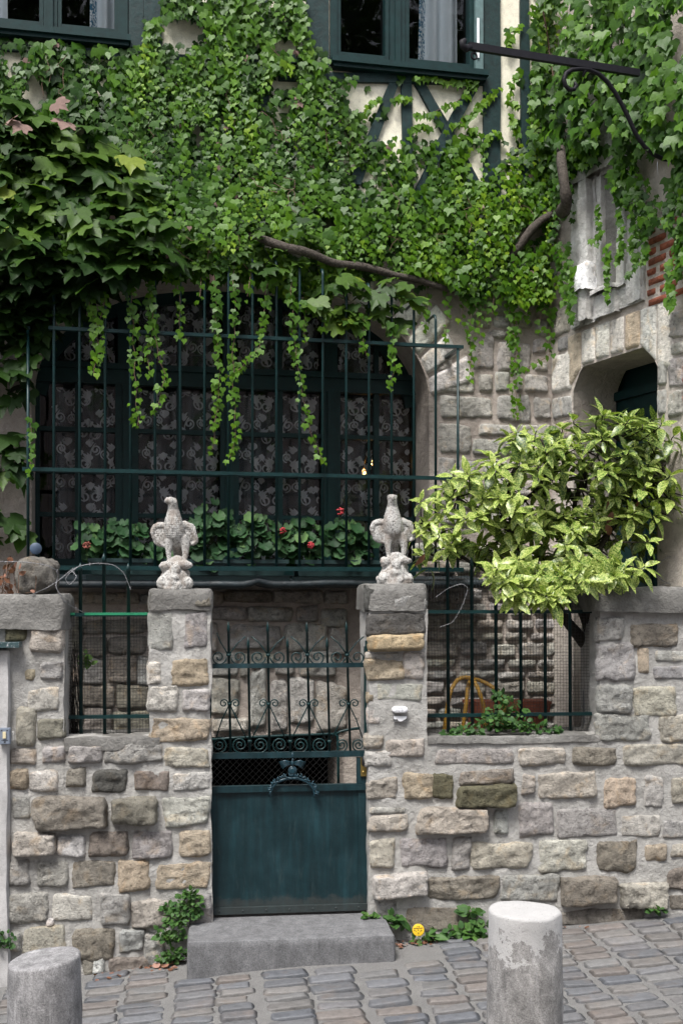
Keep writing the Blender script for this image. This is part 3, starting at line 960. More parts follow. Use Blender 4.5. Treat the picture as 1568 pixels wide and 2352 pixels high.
# arched head of the frame
inner = AH - 0.075
si = np.linspace(A0, A1, 61)
zi = arch_z(si)
V0 = H.w(si, WN + 0.002, zi + 0.02); sc = AC + (si - AC) * 0.945
V1 = H.w(sc, WN + 0.002, ZS + (zi - ZS) * 0.90)
V2 = H.w(sc, WN - 0.06, ZS + (zi - ZS) * 0.90)
mb.add(np.concatenate([V0, V1, V2]), [(i, 61 + i, 61 + i + 1, i + 1) for i in range(60)], [(61 + i, 122 + i, 122 + i + 1, 62 + i) for i in range(60)])
mb.pbox(H, A0, A1, WN - 0.06, WN + 0.010, zb - 0.01, wz(1286))
mk('frame', mb, M['green_wood'], wroot)
mb = MB()
mb.pbox(H, ws(80), ws(962), WN - 0.055, WN + 0.03, zmid0, zmid1 - 0.04)
mb.pbox(H, ws(78), ws(964), WN - 0.05, WN + 0.055, zmid1 - 0.04, zmid1)
mk('transom', mb, M['green_wood'], wroot)
for (a, b) in ((265, 318), (506, 548), (738, 780)):
    mb = MB(); mb.pbox(H, ws(a), ws(b), WN - 0.05, WN + 0.025, zb + 0.02, zmid0)
    mb.pbox(H, ws((a + b) / 2 - 9), ws((a + b) / 2 + 9), WN + 0.02, WN + 0.04, zb + 0.02, zmid0)
    mk('mullion', mb, M['green_wood'], wroot)
    mb = MB(); mb.pbox(H, ws(a + 6), ws(b - 6), WN - 0.05, WN + 0.018, zmid1, float(arch_z(np.array(ws((a + b) / 2)))) - 0.02)
    mk('mullion', mb, M['green_wood'], wroot)
LIGHTS = [(92, 265), (318, 506), (548, 738), (780, 948)]
for (a, b) in LIGHTS:
    m_ = (a + b) / 2
    mb = MB(); mb.pbox(H, ws(m_ - 6), ws(m_ + 6), WN - 0.045, WN + 0.008, zb + 0.02, zmid0)
    mk('glazing_bar', mb, M['green_wood'], wroot)
    mb = MB(); mb.pbox(H, ws(m_ - 5), ws(m_ + 5), WN - 0.045, WN + 0.008, zmid1, float(arch_z(np.array(ws(m_)))) - 0.04)
    mk('glazing_bar', mb, M['green_wood'], wroot)
    for py in (996, 1090, 1187):
        mb = MB(); mb.pbox(H, ws(a), ws(b), WN - 0.043, WN + 0.006, wz(py + 5), wz(py - 5))
        mk('glazing_bar', mb, M['green_wood'], wroot)
    rows = [1286, 1187, 1090, 996, 893]
    for i in range(4):
        for (c, d) in ((a, m_), (m_, b)):
            mb = MB()
            tl = RNG.normal(0, 0.004, 2)
            P = [H.w(ws(c), WN - 0.030 + tl[0], wz(rows[i])), H.w(ws(d), WN - 0.030 - tl[0], wz(rows[i])), H.w(ws(d), WN - 0.030 + tl[1], wz(rows[i + 1])), H.w(ws(c), WN - 0.030 - tl[1], wz(rows[i + 1]))]
            mb.add(P, [(0, 1, 2, 3)])
            mk('pane', mb, M['glass'], wroot)
    for (c, d) in ((a, m_), (m_, b)):
        mb = MB()
        sc_ = np.linspace(ws(c), ws(d), 9)
        zc = np.maximum(arch_z(sc_) - 0.02, zmid1 + 0.002)
        mb.add(np.concatenate([H.w(sc_, WN - 0.03, zmid1), H.w(sc_, WN - 0.03, zc)]), [(i, i + 1, 10 + i, 9 + i) for i in range(8)])
        mk('pane', mb, M['glass'], wroot)
# lead-dressed sill
mb = MB()
sl = np.linspace(hx(62), hx(1075), 60)
prof = [(0.02, 1322), (0.30, 1330), (0.335, 1333), (0.345, 1341), (0.335, 1349), (0.05, 1352)]
V = []
for (n_, py) in prof:
    P = H.w(sl, n_, H.sz(528, py, n_)[1])
    P[:, 2] += 0.012 * fbm(P * np.array([1, 1, 0]), 2.4, 3, 3) + 0.028 * np.exp(-((sl - hx(580)) / 0.05) ** 2)
    P = P + H.n * (0.012 * fbm(P, 4.0, 3, 8))[:, None]
    V.append(P)
w_ = len(sl)
mb.add(np.concatenate(V), [(j * w_ + i, j * w_ + i + 1, (j + 1) * w_ + i + 1, (j + 1) * w_ + i)[::-1] for j in range(len(prof) - 1) for i in range(w_ - 1)])
mk('lead_sill', mb, mat_simple('dark_lead', (0.014, 0.022, 0.026), 0.5, 0.4, 14, bump=0.4, bdist=0.02), house, True)

# --- upper floor: cream plaster and green timbers
UN = 0.04
ux = lambda px: H.s(px, UN)
uz = lambda px, py: H.sz(px, py, UN)[1]
UW = [(-120, 292, 78, -400), (757, 1110, 150, -400)]            # window openings
mb = MB()
def pl_rect(s0, s1, z0, z1):
    n_s = max(2, int((s1 - s0) / 0.08)); n_z = max(1, int((z1 - z0) / 0.1))
    wall_grid(mb, H, np.linspace(s0, s1, n_s + 1), o1(n_s + 1, z0), o1(n_s + 1, z1), n_z, UN, 0.005)
zlo = ZW - 0.02
zl, zr = uz(150, 82), uz(930, 158)
pl_rect(SL, ux(296), zlo, zl); pl_rect(ux(296), ux(757), zlo, TOP); pl_rect(ux(757), ux(1108), zlo, zr); pl_rect(ux(1108), SR, zlo, TOP)
pl_rect(SL, ux(296), zl + 1.7, TOP); pl_rect(ux(757), ux(1108), zr + 1.7, TOP)
mb.add(np.array([H.w(SL, 0, zlo), H.w(SR, 0, zlo), H.w(SR, UN, zlo), H.w(SL, UN, zlo)]), [(3, 2, 1, 0)])
mk('plaster_wall', mb, M['plaster'], house, True)


def timber(quad, n0=UN - 0.01, n1=UN + 0.028):
    q = [H.sz(px, py, UN + 0.028) for px, py in quad]
    m_ = 9
    mb = MB()
    a = np.linspace(0, 1, m_)
    L0 = np.array([q[0]]) + (np.array(q[1]) - np.array(q[0])) * a[:, None]
    L1 = np.array([q[3]]) + (np.array(q[2]) - np.array(q[3])) * a[:, None]
    for side, nn in ((L0, n0), (L0, n1), (L1, n1), (L1, n0)):
        P = H.w(side[:, 0], nn, side[:, 1])
        D = np.stack([fbm(P + 9.0 * c, 6.0, 3, 60 + c) for c in range(3)], -1)
        mb.V.append(P + D * 0.005); mb.n += m_
    mb.F.append(np.array([(r * m_ + i, r * m_ + i + 1, (r + 1) * m_ + i + 1, (r + 1) * m_ + i) for r in range(3) for i in range(m_ - 1)]))
    mb.F.append(np.array([(0, m_, 2 * m_, 3 * m_), (m_ - 1, 4 * m_ - 1, 3 * m_ - 1, 2 * m_ - 1)]))
    mk('timber', mb, M['timber'], house)


for q in [
    [(1110, -700), (1110, 470), (1149, 470), (1149, -700)],
    [(1193, -700), (1197, 470), (1218, 470), (1212, -700)],
    [(700, -700), (706, 470), (757, 470), (752, -700)],
    [(330, -700), (330, 120), (372, 120), (372, -700)],
    [(600, -200), (600, 150), (615, 150), (615, -200)],
    [(296, -700), (296, 108), (329, 108), (329, -700)],
    [(640, 163), (1110, 174), (1110, 194), (640, 184)],
    [(-120, 88), (640, 140), (640, 163), (-120, 104)],
    [(372, 14), (600, 16), (600, 40), (372, 38)],
    [(615, 118), (706, 122), (706, 146), (615, 142)],
    [(921, 192), (930, 470), (952, 470), (945, 192)],
    [(893, 190), (800, 420), (828, 424), (916, 192)],
    [(952, 192), (1030, 330), (1090, 440), (1112, 428), (1050, 318), (976, 192)][:2] + [(1058, 330), (976, 192)],
    [(1074, 194), (1000, 330), (1026, 332), (1102, 194)],
    [(1028, 326), (1090, 450), (1112, 440), (1052, 322)],
    [(1004, 326), (950, 440), (974, 446), (1030, 326)],
    [(618, 184), (618, 470), (600, 470), (600, 184)][::-1],
    [(470, 150), (470, 470), (495, 470), (495, 150)],
    [(110, 104), (110, 470), (138, 470), (138, 104)],
    [(205, 270), (150, 440), (190, 450), (240, 280)],
    [(-120, 440), (1260, 452), (1260, 480), (-120, 470)],
    [(345, 120), (345, 440), (368, 440), (368, 120)],
    [(495, 300), (560, 440), (590, 440), (515, 300)]]:
    timber(q)

# --- casement windows of the upper floor
def casement(pxs, zsill, sill_px, mull, name='casement_window'):
    x0, x1 = pxs
    N0 = UN - 0.055
    r = part_empty(name, H.w(ux((x0 + x1) / 2), N0, zsill), house)
    top = zsill + 1.7
    mb = MB()
    for (a, b) in ((x0, x0 + 16), (x1 - 22, x1)):
        mb.pbox(H, ux(a), ux(b), N0 - 0.05, UN + 0.016, zsill, top)
    mb.pbox(H, ux(x0), ux(x1), N0 - 0.05, UN + 0.014, zsill, zsill + 0.035)
    mb.pbox(H, ux(x0), ux(x1), N0 - 0.05, UN + 0.014, top - 0.06, top)
    mk('frame', mb, M['green_wood'], r)
    mb = MB()
    mb.pbox(H, ux(sill_px[0]), ux(sill_px[1]), UN - 0.02, UN + 0.10, zsill - 0.035, zsill + 0.004)
    mb.pbox(H, ux(sill_px[0] + 4), ux(sill_px[1] - 4), UN - 0.02, UN + 0.075, zsill - 0.06, zsill - 0.035)
    mk('sill', mb, M['green_wood'], r)
    edges = [x0 + 16] + [v for v in mull] + [x1 - 22]
    for i in range(0, len(edges) - 1, 2):
        a, b = edges[i], edges[i + 1]
        mb = MB()
        mb.pbox(H, ux(a), ux(a + 9), N0 - 0.03, UN + 0.004, zsill + 0.035, top - 0.06)
        mb.pbox(H, ux(b - 9), ux(b), N0 - 0.03, UN + 0.004, zsill + 0.035, top - 0.06)
        mb.pbox(H, ux(a + 9), ux(b - 9), N0 - 0.03, UN + 0.002, zsill + 0.035, zsill + 0.075)
        mk('sash', mb, M['green_wood'], r)
        mb = MB()
        s0, s1 = ux(a + 9), ux(b - 9)
        mb.add([H.w(s0, N0 - 0.01, zsill + 0.07), H.w(s1, N0 - 0.013, zsill + 0.07), H.w(s1, N0 - 0.011, top - 0.06), H.w(s0, N0 - 0.008, top - 0.06)], [(0, 1, 2, 3)])
        mk('pane', mb, M['glass'], r)
    for i in range(1, len(edges) - 1, 2):
        mb = MB()
        mb.pbox(H, ux(edges[i] + 1), ux(edges[i + 1] - 1), N0 - 0.04, UN + 0.012, zsill + 0.03, top - 0.05)
        mb.pbox(H, ux((edges[i] + edges[i + 1]) / 2 - 6), ux((edges[i] + edges[i + 1]) / 2 + 6), N0 - 0.04, UN + 0.028, zsill + 0.03, top - 0.05)
        mk('mullion', mb, M['green_wood'], r)
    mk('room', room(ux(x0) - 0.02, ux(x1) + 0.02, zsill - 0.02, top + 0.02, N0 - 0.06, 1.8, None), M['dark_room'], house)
    return r


casement((757, 1108), zr + 0.0, (757, 1112), (893, 930))
casement((-120, 294), zl + 0.0, (-130, 300), (100, 133))
# grey-green shutter edge with its white stay
mb = MB(); mb.pbox(H, ux(1086), ux(1104), UN + 0.018, UN + 0.05, zr + 0.02, zr + 1.6)
mk('shutter_edge', mb, mat_simple('grey_green_paint', (0.09, 0.15, 0.15), 0.5, 0.3, 20), house)
mb = MB(); mb.pbox(H, ux(1089), ux(1094), UN + 0.052, UN + 0.06, zr + 0.10, zr + 0.38)
mk('shutter_stay', mb, M['white_plastic'], house)

# ------------------------------------------------------------------ the wing: door, carved niche, bricks
wxs = Wg.s
def wzz(px, py): return Wg.sz(px, py)[1]


D0, D1 = wxs(1316), wxs(1509)
DZ = wzz(1400, 822)
WE = wxs(1588)
def door_top(s):
    k = np.clip(np.abs((s - (D0 + D1) / 2) / ((D1 - D0) / 2)), 0, 1)
    return DZ - 0.15 * np.clip((k - 0.74) / 0.26, 0, 1) ** 1.3
mb = MB()
B0 = -0.5
ss = np.linspace(-0.02, D0, 8); wall_grid(mb, Wg, ss, o1(8, B0), o1(8, TOP), 80)
ss = np.linspace(D1, WE, 26); wall_grid(mb, Wg, ss, o1(26, B0), o1(26, TOP), 80)
sd = np.linspace(D0, D1, 41); wall_grid(mb, Wg, sd, door_top(sd), o1(41, TOP), 50)
es = np.concatenate([[D0], sd, [D1]]); ez = np.concatenate([[B0], door_top(sd), [B0]])
P0 = Wg.w(es, 0.0, ez); P1 = Wg.w(es, -0.36, ez); k = len(es)
mb.add(np.concatenate([P0, P1]), [(i, i + 1, k + i + 1, k + i) for i in range(k - 1)])
mb.add(np.array([Wg.w(WE, 0, B0), Wg.w(WE, -3.0, B0), Wg.w(WE, -3.0, TOP), Wg.w(WE, 0, TOP)]), [(0, 1, 2, 3)])
mk('wing_wall', mb, mat_mortar('wing_plaster', (0.60, 0.545, 0.48), (0.46, 0.40, 0.35), 0.3), house, True)
mb = MB()                                             # masonry closing the recess behind the door
mb.pbox(Wg, D0 - 0.3, D1 + 0.3, -0.62, -0.50, B0, DZ + 0.4); mb.pbox(Wg, D0 - 0.3, D0 - 0.035, -0.50, -0.10, B0, DZ + 0.4); mb.pbox(Wg, D1 + 0.035, D1 + 0.3, -0.50, -0.10, B0, DZ + 0.4); mb.pbox(Wg, D0 - 0.034, D1 + 0.034, -0.50, -0.10, DZ + 0.06, DZ + 0.4)
mk('door_backing', mb, M['warm_mortar'], house)
# door at the back of the recess
droot = part_empty('house_door', Wg.w((D0 + D1) / 2, -0.36, B0), house)
mb = MB()
mb.pbox(Wg, D0 - 0.03, D1 + 0.03, -0.46, -0.37, B0, DZ - 0.18)
mb.pbox(Wg, D0 - 0.03, D1 + 0.03, -0.46, -0.34, DZ - 0.20, DZ - 0.14)
mk('leaf', mb, M['green_wood'], droot)
mb = MB(); mb.pbox(Wg, D0 - 0.03, D1 + 0.03, -0.47, -0.40, DZ - 0.16, DZ + 0.05); mk('head_panel', mb, M['green_wood'], droot)
for (a, b) in ((0.10, 0.44), (0.52, 0.86)):
    for (c, d) in ((1.15, 1.65), (1.75, 2.45), (2.55, 3.25), (3.32, DZ + 0.44)):
        mb = MB()
        s0, s1 = D0 + a * (D1 - D0), D0 + b * (D1 - D0)
        mb.pbox(Wg, s0, s1, -0.37, -0.345, B0 + c - 0.2, B0 + d - 0.25)
        mb.pbox(Wg, s0 + 0.04, s1 - 0.04, -0.345, -0.335, B0 + c - 0.16, B0 + d - 0.29)
        mk('panel', mb, M['green_wood'], droot)


def wstones(rows, mat=None, **kw):
    for r in rows:
        x0, y0, x1, y1, tone = r
        X0, X1, Y0, Y1 = [784 + x0 / 2, 784 + x1 / 2, 588 + y0 / 2, 588 + y1 / 2]
        xm, ym = (X0 + X1) / 2, (Y0 + Y1) / 2
        q = [(wxs(X0), Wg.sz(xm, Y1)[1]), (wxs(X1), Wg.sz(xm, Y1)[1]), (wxs(X1), Wg.sz(xm, Y0)[1]), (wxs(X0), Wg.sz(xm, Y0)[1])]
        stone(house, Wg, q, tone, mat, **kw)


# courses of the wing (centres read off the wall)
wstones([(968, 244, 1052, 360, 'b'), (992, 368, 1042, 440, 'g'), (992, 110, 1062, 230, 'b'), (980, 20, 1055, 100, 'b'),
         (1500, 250, 1580, 380, 'w'), (1504, 388, 1580, 460, 'w'), (1500, 470, 1580, 610, 'w'), (1500, 618, 1580, 740, 'w')], proud=0.014, relief=0.010)
wstones([(970, 636, 1062, 746, 'w'), (972, 752, 1062, 860, 'b'), (1455, 480, 1496, 600, 'w'), (1455, 610, 1496, 740, 'w')], proud=0.02, relief=0.006)
# dressed jamb block and voussoirs over the door
zt0, zt1 = DZ + 0.015, DZ + 0.255
wstones([(966, 446, 1060, 630, 'w')], M['smooth_stone'], proud=0.02, relief=0.005, rnd=0.12)
ve = np.linspace(D0 - 0.06, D1 + 0.16, 8)
vt = ['y', 'w', 'w', 'w', 'y', 'w', 'w']
for i in range(7):
    a, b = ve[i] + 0.005, ve[i + 1] - 0.005
    za = float(door_top(np.array(a))) if D0 <= a <= D1 else DZ - 0.16
    zb_ = float(door_top(np.array(b))) if D0 <= b <= D1 else DZ - 0.22
    stone(house, Wg, [(a, za + 0.006), (b, zb_ + 0.006), (b, zt1), (a, zt1)], vt[i], M['smooth_stone'], proud=0.015, relief=0.004, rnd=0.06, wob=0.012, bevel=0.12)
# carved white niche above the door
nz0 = DZ + 0.27
niche = part_empty('carved_niche', Wg.w(wxs(1400), 0, nz0), house)
def npx(px): return wxs(px)
zN = lambda px, py: Wg.sz(px, py)[1]
def nbox(name, s0, s1, n0, n1, z0, z1, mat='whitewash', amp=0.010, bev=0.02):
    return mk(name, rough_box(Wg, s0, s1, n0, n1, z0, z1, res=0.02, amp=amp, freq=12, bevel=bev), M[mat], niche, True)
zc1 = nz0 + 1.08
nbox('slab', npx(1321), npx(1374), -0.02, 0.025, nz0 - 0.005, zc1 - 0.08)
nbox('slab', npx(1425), npx(1482.5), -0.02, 0.022, nz0 + 0.02, zc1 - 0.30)
nbox('slab', npx(1380), npx(1430), -0.02, 0.024, zc1 - 0.12, zc1 + 0.10)
nbox('ledge', npx(1373), npx(1428), -0.02, 0.085, nz0 + 0.165, nz0 + 0.20)
nbox('pilaster', npx(1324), npx(1349), -0.02, 0.055, nz0, zc1 - 0.12)
nbox('pilaster', npx(1349.5), npx(1368), -0.02, 0.085, nz0 + 0.02, zc1 - 0.10)
nbox('pilaster', npx(1427), npx(1446), -0.02, 0.05, nz0 + 0.16, zc1 - 0.1)
nbox('pilaster', npx(1446.5), npx(1481), -0.02, 0.04, nz0 + 0.03, nz0 + 0.30)
nbox('base_block', npx(1373), npx(1426), -0.02, 0.045, nz0 + 0.01, nz0 + 0.17)
nbox('head', npx(1322), npx(1440), -0.02, 0.075, zc1 - 0.10, zc1 + 0.22)
nbox('back_panel', npx(1373), npx(1426), -0.03, 0.012, nz0 + 0.17, zc1 - 0.1, 'cement')
nbox('shaft', npx(1383), npx(1393), 0.012, 0.05, nz0 + 0.2, zc1 - 0.12, 'whitewash')
nbox('corbel', npx(1346), npx(1374), 0.0, 0.11, nz0 + 0.22, nz0 + 0.40, 'smooth_stone', 0.02)
# gable over the niche head
mb = MB()
a_, b_, c_ = (npx(1330), zc1 + 0.22), (npx(1400), zc1 + 0.22), (npx(1378), zc1 + 0.58)
for nn in (0.0, 0.06): mb.V.append(np.array([Wg.w(p[0], nn, p[1]) for p in (a_, b_, c_)])); mb.n += 3
mb.F.append(np.array([(3, 4, 5)])); mb.F.append(np.array([(0, 1, 4, 3), (1, 2, 5, 4), (2, 0, 3, 5)]))
mk('gablet', mb, M['whitewash'], niche)
# bricks
zr0 = nz0 - 0.03
rowh = 0.064
for r in range(8):
    z0 = zr0 + r * rowh
    s = wxs(1484) + (0.10 if r % 2 else 0.0) - 0.0
    s = wxs(1484)
    first = 0.10 if r % 2 else 0.205
    e = wxs(1568) + RNG.uniform(-0.04, 0.04)
    while s < e:
        l = first if s == wxs(1484) else (0.205 if RNG.random() < .75 else 0.1)
        q = [(s, z0), (s + l, z0), (s + l, z0 + rowh - 0.012), (s, z0 + rowh - 0.012)]
        _sn[0] += 1
        mbk = stone_mb(Wg, q, proud=0.016, relief=0.003, bevel=0.2, res=0.04, seed=_sn[0], rnd=0.08, wob=0.015)
        t = RNG.uniform(0.75, 1.25)
        mk('brick', mbk, M['brick'], house, True, np.array([0.29, 0.10, 0.062]) * t)
        s += l + 0.012
for k, py in enumerate((888, 862, 930)):
    q0 = wxs(1566); z0 = zN(1567, py)
    mbk = stone_mb(Wg, [(q0, z0), (q0 + 0.2, z0), (q0 + 0.2, z0 + 0.06), (q0, z0 + 0.06)], proud=0.03, relief=0.003, res=0.04, seed=900 + k, rnd=0.08)
    mk('brick', mbk, M['brick'], house, True, np.array([0.33, 0.085, 0.045]))

# ------------------------------------------------------------------ across the street, seen mirrored in the panes
opp = empty('opposite_house', (0.5, -4.2, -0.6), 'plain plastered house across the street, mirrored faintly in the window panes', 'house')
opp['kind'] = 'thing'
mb = MB()
XA = np.array([1.0, 0, 0]); YA = np.array([0, 1.0, 0])
xs_ = [-11, -6.6, -5.4, -2.2, -1.0, 2.2, 3.4, 6.6, 7.8, 12]
zs_ = [-1.2, 1.2, 2.9, 4.0, 5.5, 6.6]
for i in range(len(xs_) - 1):
    for j in range(len(zs_) - 1):
        if i % 2 == 1 and j in (1, 3): continue
        mb.box((xs_[i], -4.5, zs_[j]), XA, YA, ZUP, (xs_[i + 1] - xs_[i], 0.3, zs_[j + 1] - zs_[j]))
mk('wall', mb, mat_mortar('pinkish_plaster', (0.68, 0.56, 0.52), (0.55, 0.45, 0.42), 0.2), opp)
for i in (1, 3, 5, 7):
    for j in (1, 3):
        mb = MB(); mb.box((xs_[i], -4.45, zs_[j]), XA, YA, ZUP, (xs_[i + 1] - xs_[i], 0.05, zs_[j + 1] - zs_[j])); mk('window', mb, M['white_plastic'] if j == 1 else M['green_wood'], opp)
mb = MB(); mb.add([(-11.3, -4.0, 6.5), (12.3, -4.0, 6.5), (12.3, -8.5, 9.2), (-11.3, -8.5, 9.2)], [(0, 1, 2, 3)]); mk('roof', mb, M['slate'], opp)
m_far = mat_leaf('tree_leaf', [(0.0, (.012, .034, .008)), (1.0, (.05, .10, .018))], .5, .3, .25)
for (tx, ty, r, label) in ((-0.6, -7.0, 3.4, 'tall leafy tree behind the opposite house, mirrored in the left upper window'), (7.2, -7.0, 3.6, 'tall leafy tree behind the opposite house, mirrored in the right upper window')):
    tr = empty('street_tree', (tx, ty, -.6), label, 'tree')
    mb = MB(); mb.tube([(tx, ty, -.8), (tx + .1, ty, 1.5), (tx, ty + .1, 8.5), (tx, ty, 13.5)], [.3, .26, .18, .04], 9); mk('trunk', mb, M['dark_bark'], tr, True)
    V, Fq = [], []
    rt = np.random.default_rng(int(tx * 10 + 99))
    n_ = 3600
    d = rt.normal(0, 1, (n_, 3)); d /= np.linalg.norm(d, axis=1)[:, None]
    rad = rt.random(n_) ** .4
    c = np.array([tx, ty, 12.2]) + d * rad[:, None] * np.array([r, r * .9, 4.0]) * (1 + .3 * fbm(d * 1.0, 1.6, 2, 3))[:, None]
    a_ = rt.normal(0, 1, (n_, 3)); a_ /= np.linalg.norm(a_, axis=1)[:, None]
    b_ = np.cross(a_, d); b_ /= np.linalg.norm(b_, axis=1)[:, None] + 1e-9
    s_ = rt.uniform(.12, .26, n_)[:, None]
    V = np.stack([c - a_ * s_, c + b_ * s_ * .6, c + a_ * s_, c - b_ * s_ * .6], 1).reshape(-1, 3)
    me = make_mesh('crown', V - np.array([tx, ty, 12.2]), [np.arange(n_ * 4).reshape(-1, 4)])
    at = me.attributes.new('tint', 'FLOAT', 'POINT'); at.data.foreach_set('value', np.repeat(rt.random(n_), 4).astype(np.float32))
    o = link('crown', me, (tx, ty, 12.2), m_far, tr)

# ------------------------------------------------------------------ ironwork
def bar(parent, name, p0, p1, r, mat=None, sides=8, tip=0.0):
    p0 = np.asarray(p0, float); p1 = np.asarray(p1, float)
    mb = MB()
    if tip > 0:
        d = (p1 - p0) / np.linalg.norm(p1 - p0)
        mb.tube([p0, p1 - d * tip, p1 - d * tip * 0.98, p1 - d * tip * .45, p1], [r, r, r * 1.35, r * 1.0, r * 0.12], sides)
    else:
        mb.tube([p0, p1], r, sides)
    return mk(name, mb, mat or M['green_iron'], parent, smooth=True)


def flat(parent, name, pl, p0, p1, h, t, n, mat=None):
    """flat iron bar between two points of plane pl (s, z), standing h high and t thick, centred at n"""
    (s0, z0), (s1, z1) = p0, p1
    mb = MB()
    c = [(s0, z0 - h / 2), (s1, z1 - h / 2), (s1, z1 + h / 2), (s0, z0 + h / 2)]
    V = [pl.w(s, n - t / 2, z) for s, z in c] + [pl.w(s, n + t / 2, z) for s, z in c]
    mb.add(V, [(3, 2, 1, 0), (4, 5, 6, 7), (0, 1, 5, 4), (1, 2, 6, 5), (2, 3, 7, 6), (3, 0, 4, 7)])
    return mk(name, mb, mat or M['green_iron'], parent)


def spiral(c, r0, r1, a0, turns, n=26):
    t = np.linspace(0, 1, n)
    a = a0 + turns * 2 * np.pi * t
    r = r0 + (r1 - r0) * t
    return np.stack([c[0] + r * np.cos(a), c[1] + r * np.sin(a)], -1)


def path_on(pl, sz, n): return pl.w(np.array(sz)[:, 0], n, np.array(sz)[:, 1])


# --- the big belly grille in front of the arched window
GN = 0.36
grille = empty('window_grille', H.w(hx(560), GN, H.sz(560, 1312, GN)[1]), 'dark green iron bar grille standing before the arched window', 'window grille')
gsx = lambda px: H.s(px, GN)
gzz = lambda px, py: H.sz(px, py, GN)[1]
BARS = [65, 124.5, 183.5, 242, 300, 356.5, 414, 470, 525, 580, 635, 688, 741, 795, 847, 899, 950, 1000, 1051]
z_top0, z_top1 = gzz(115, 753), gzz(1060, 798)
z_mid = gzz(540, 1088); z_bot = gzz(540, 1306); z_top = (z_top0 + z_top1) / 2
for i, px in enumerate(BARS):
    s = gsx(px)
    lo = z_bot - 0.005
    if i in (0, 18):
        hi = z_top + (0.0 if i else -0.02)
        mb = MB(); mb.tube([H.w(s, GN, lo), H.w(s, GN, hi)], 0.0095, 8)
    else:
        k = 1 - ((i - 8.7) / 9.6) ** 2
        hi = z_top + 0.06 + 0.42 * max(k, 0.25)
        a = np.linspace(0, np.pi / 2, 6)
        cv = [H.w(s, GN - 0.05 + 0.05 * math.cos(t), hi + 0.05 * math.sin(t)) for t in a] + [H.w(s, GN - 0.20, hi + 0.052)]
        mb = MB(); mb.tube([H.w(s, GN, lo)] + cv, 0.0095, 8)
    mk('vertical_bar', mb, M['green_iron'], grille, True)
for z, a, b, hgt in ((z_top, 112, 1063, 0.022), (z_mid, 52, 1063, 0.024), (z_bot, 60, 1063, 0.028)):
    mb = MB(); mb.pbox(H, gsx(a), gsx(b), GN - 0.018, GN + 0.014, z - hgt / 2, z + hgt / 2); mk('rail', mb, M['green_iron'], grille)
for z in (z_top, z_mid, z_bot):
    mb = MB(); mb.pbox(H, gsx(1052), gsx(1063), 0.0, GN - 0.018, z - 0.010, z + 0.010); mk('return_bar', mb, M['green_iron'], grille)
    mb = MB(); mb.pbox(H, gsx(62), gsx(70), 0.0, GN - 0.018, z - 0.010, z + 0.010); mk('return_bar', mb, M['green_iron'], grille)

# --- railings set in the two openings of the garden wall
RN = -0.17
rsx = lambda px: G.s(px, RN)
rz_ = lambda px, py: G.sz(px, py, RN)[1]


def railing(bars, rails, x0, x1, label, tops, covered=False):
    o = empty('wall_railing', G.w(rsx((x0 + x1) / 2), RN, rz_((x0 + x1) / 2, rails[-1])), label, 'railing', 'iron railings in the wall openings')
    for (px, pt, pb) in bars:
        bar(o, 'vertical_bar', G.w(rsx(px + 2), RN, rz_(px, pb)), G.w(rsx(px), RN, rz_(px, pt)), 0.0105, tip=0.05)
    for k, py in enumerate(rails):
        mb = MB(); z = rz_((x0 + x1) / 2, py)
        mb.pbox(G, rsx(x0), rsx(x1), RN - 0.014, RN + 0.014, z - 0.010, z + 0.010); mk('rail', mb, M['green_iron'], o)
        if covered and k == 0:
            mb = MB()
            mb.pbox(G, rsx(x0 + 4), rsx(x0 + 30), RN - 0.018, RN + 0.018, z - 0.002, z + 0.0125)
            mb.pbox(G, rsx(x0 + 52), rsx(x1 - 4), RN - 0.018, RN + 0.018, z - 0.002, z + 0.0125)
            c = mk('plastic_sleeve', mb, mat_simple('bright_green_plastic', (0.02, 0.20, 0.10), 0.4, 0.3, 40), o)
            c['label'] = 'bright green plastic sleeve on the top rail'
    return o


railing([(185, 1292, 1693), (239, 1270, 1692), (295, 1293, 1690)], [1412, 1646], 143, 350, 'three-bar green railing in the small opening left of the gate', 0, True)
railing([(1027, 1284, 1682), (1082, 1280, 1682), (1137, 1283, 1683), (1194, 1300, 1684), (1250, 1330, 1684), (1307, 1340, 1684)], [1405, 1641], 972, 1384, 'six-bar green railing in the wide opening right of the gate', 0)


def wire_net(pl, x0, x1, y0, y1, n, step, r, label, topwave=0.0):
    mb = MB()
    s0, s1 = pl.s(x0, n), pl.s(x1, n)
    xm = (x0 + x1) / 2
    z0, z1 = pl.sz(xm, y1, n)[1], pl.sz(xm, y0, n)[1]
    def warp(s, z):
        P = pl.w(s, n, z)
        D = fbm(P, 2.5, 2, 91)
        return P + pl.n * (0.018 * D)[:, None] + pl.t * (0.006 * fbm(P, 4, 2, 95))[:, None] + ZUP * (0.006 * fbm(P, 4, 2, 96))[:, None]
    for s in np.arange(s0, s1, step):
        zt_ = z1 - abs(topwave * math.sin(s * 5.1)) - 0.01 * random.random()
        zz = np.linspace(z0, zt_, 12)
        mb.tube(warp(np.full(12, s), zz), r, 3, cap=False)
    for z in np.arange(z0, z1, step):
        sx = np.linspace(s0, s1, 14)
        mb.tube(warp(sx, np.full(14, z)), r, 3, cap=False)
    o = mk('wire_netting', mb, M['wire'], None, base=True)
    return tag(o, label, 'wire netting', 'wire netting behind the wall railings')


wire_net(G, 149, 346, 1402, 1692, RN - 0.03, 0.0185, 0.0011, 'fine square wire netting behind the three-bar railing left of the gate')
wire_net(G, 976, 1380, 1300, 1688, RN - 0.03, 0.0185, 0.0011, 'fine square wire netting behind the six-bar railing under the shrub', 0.02)

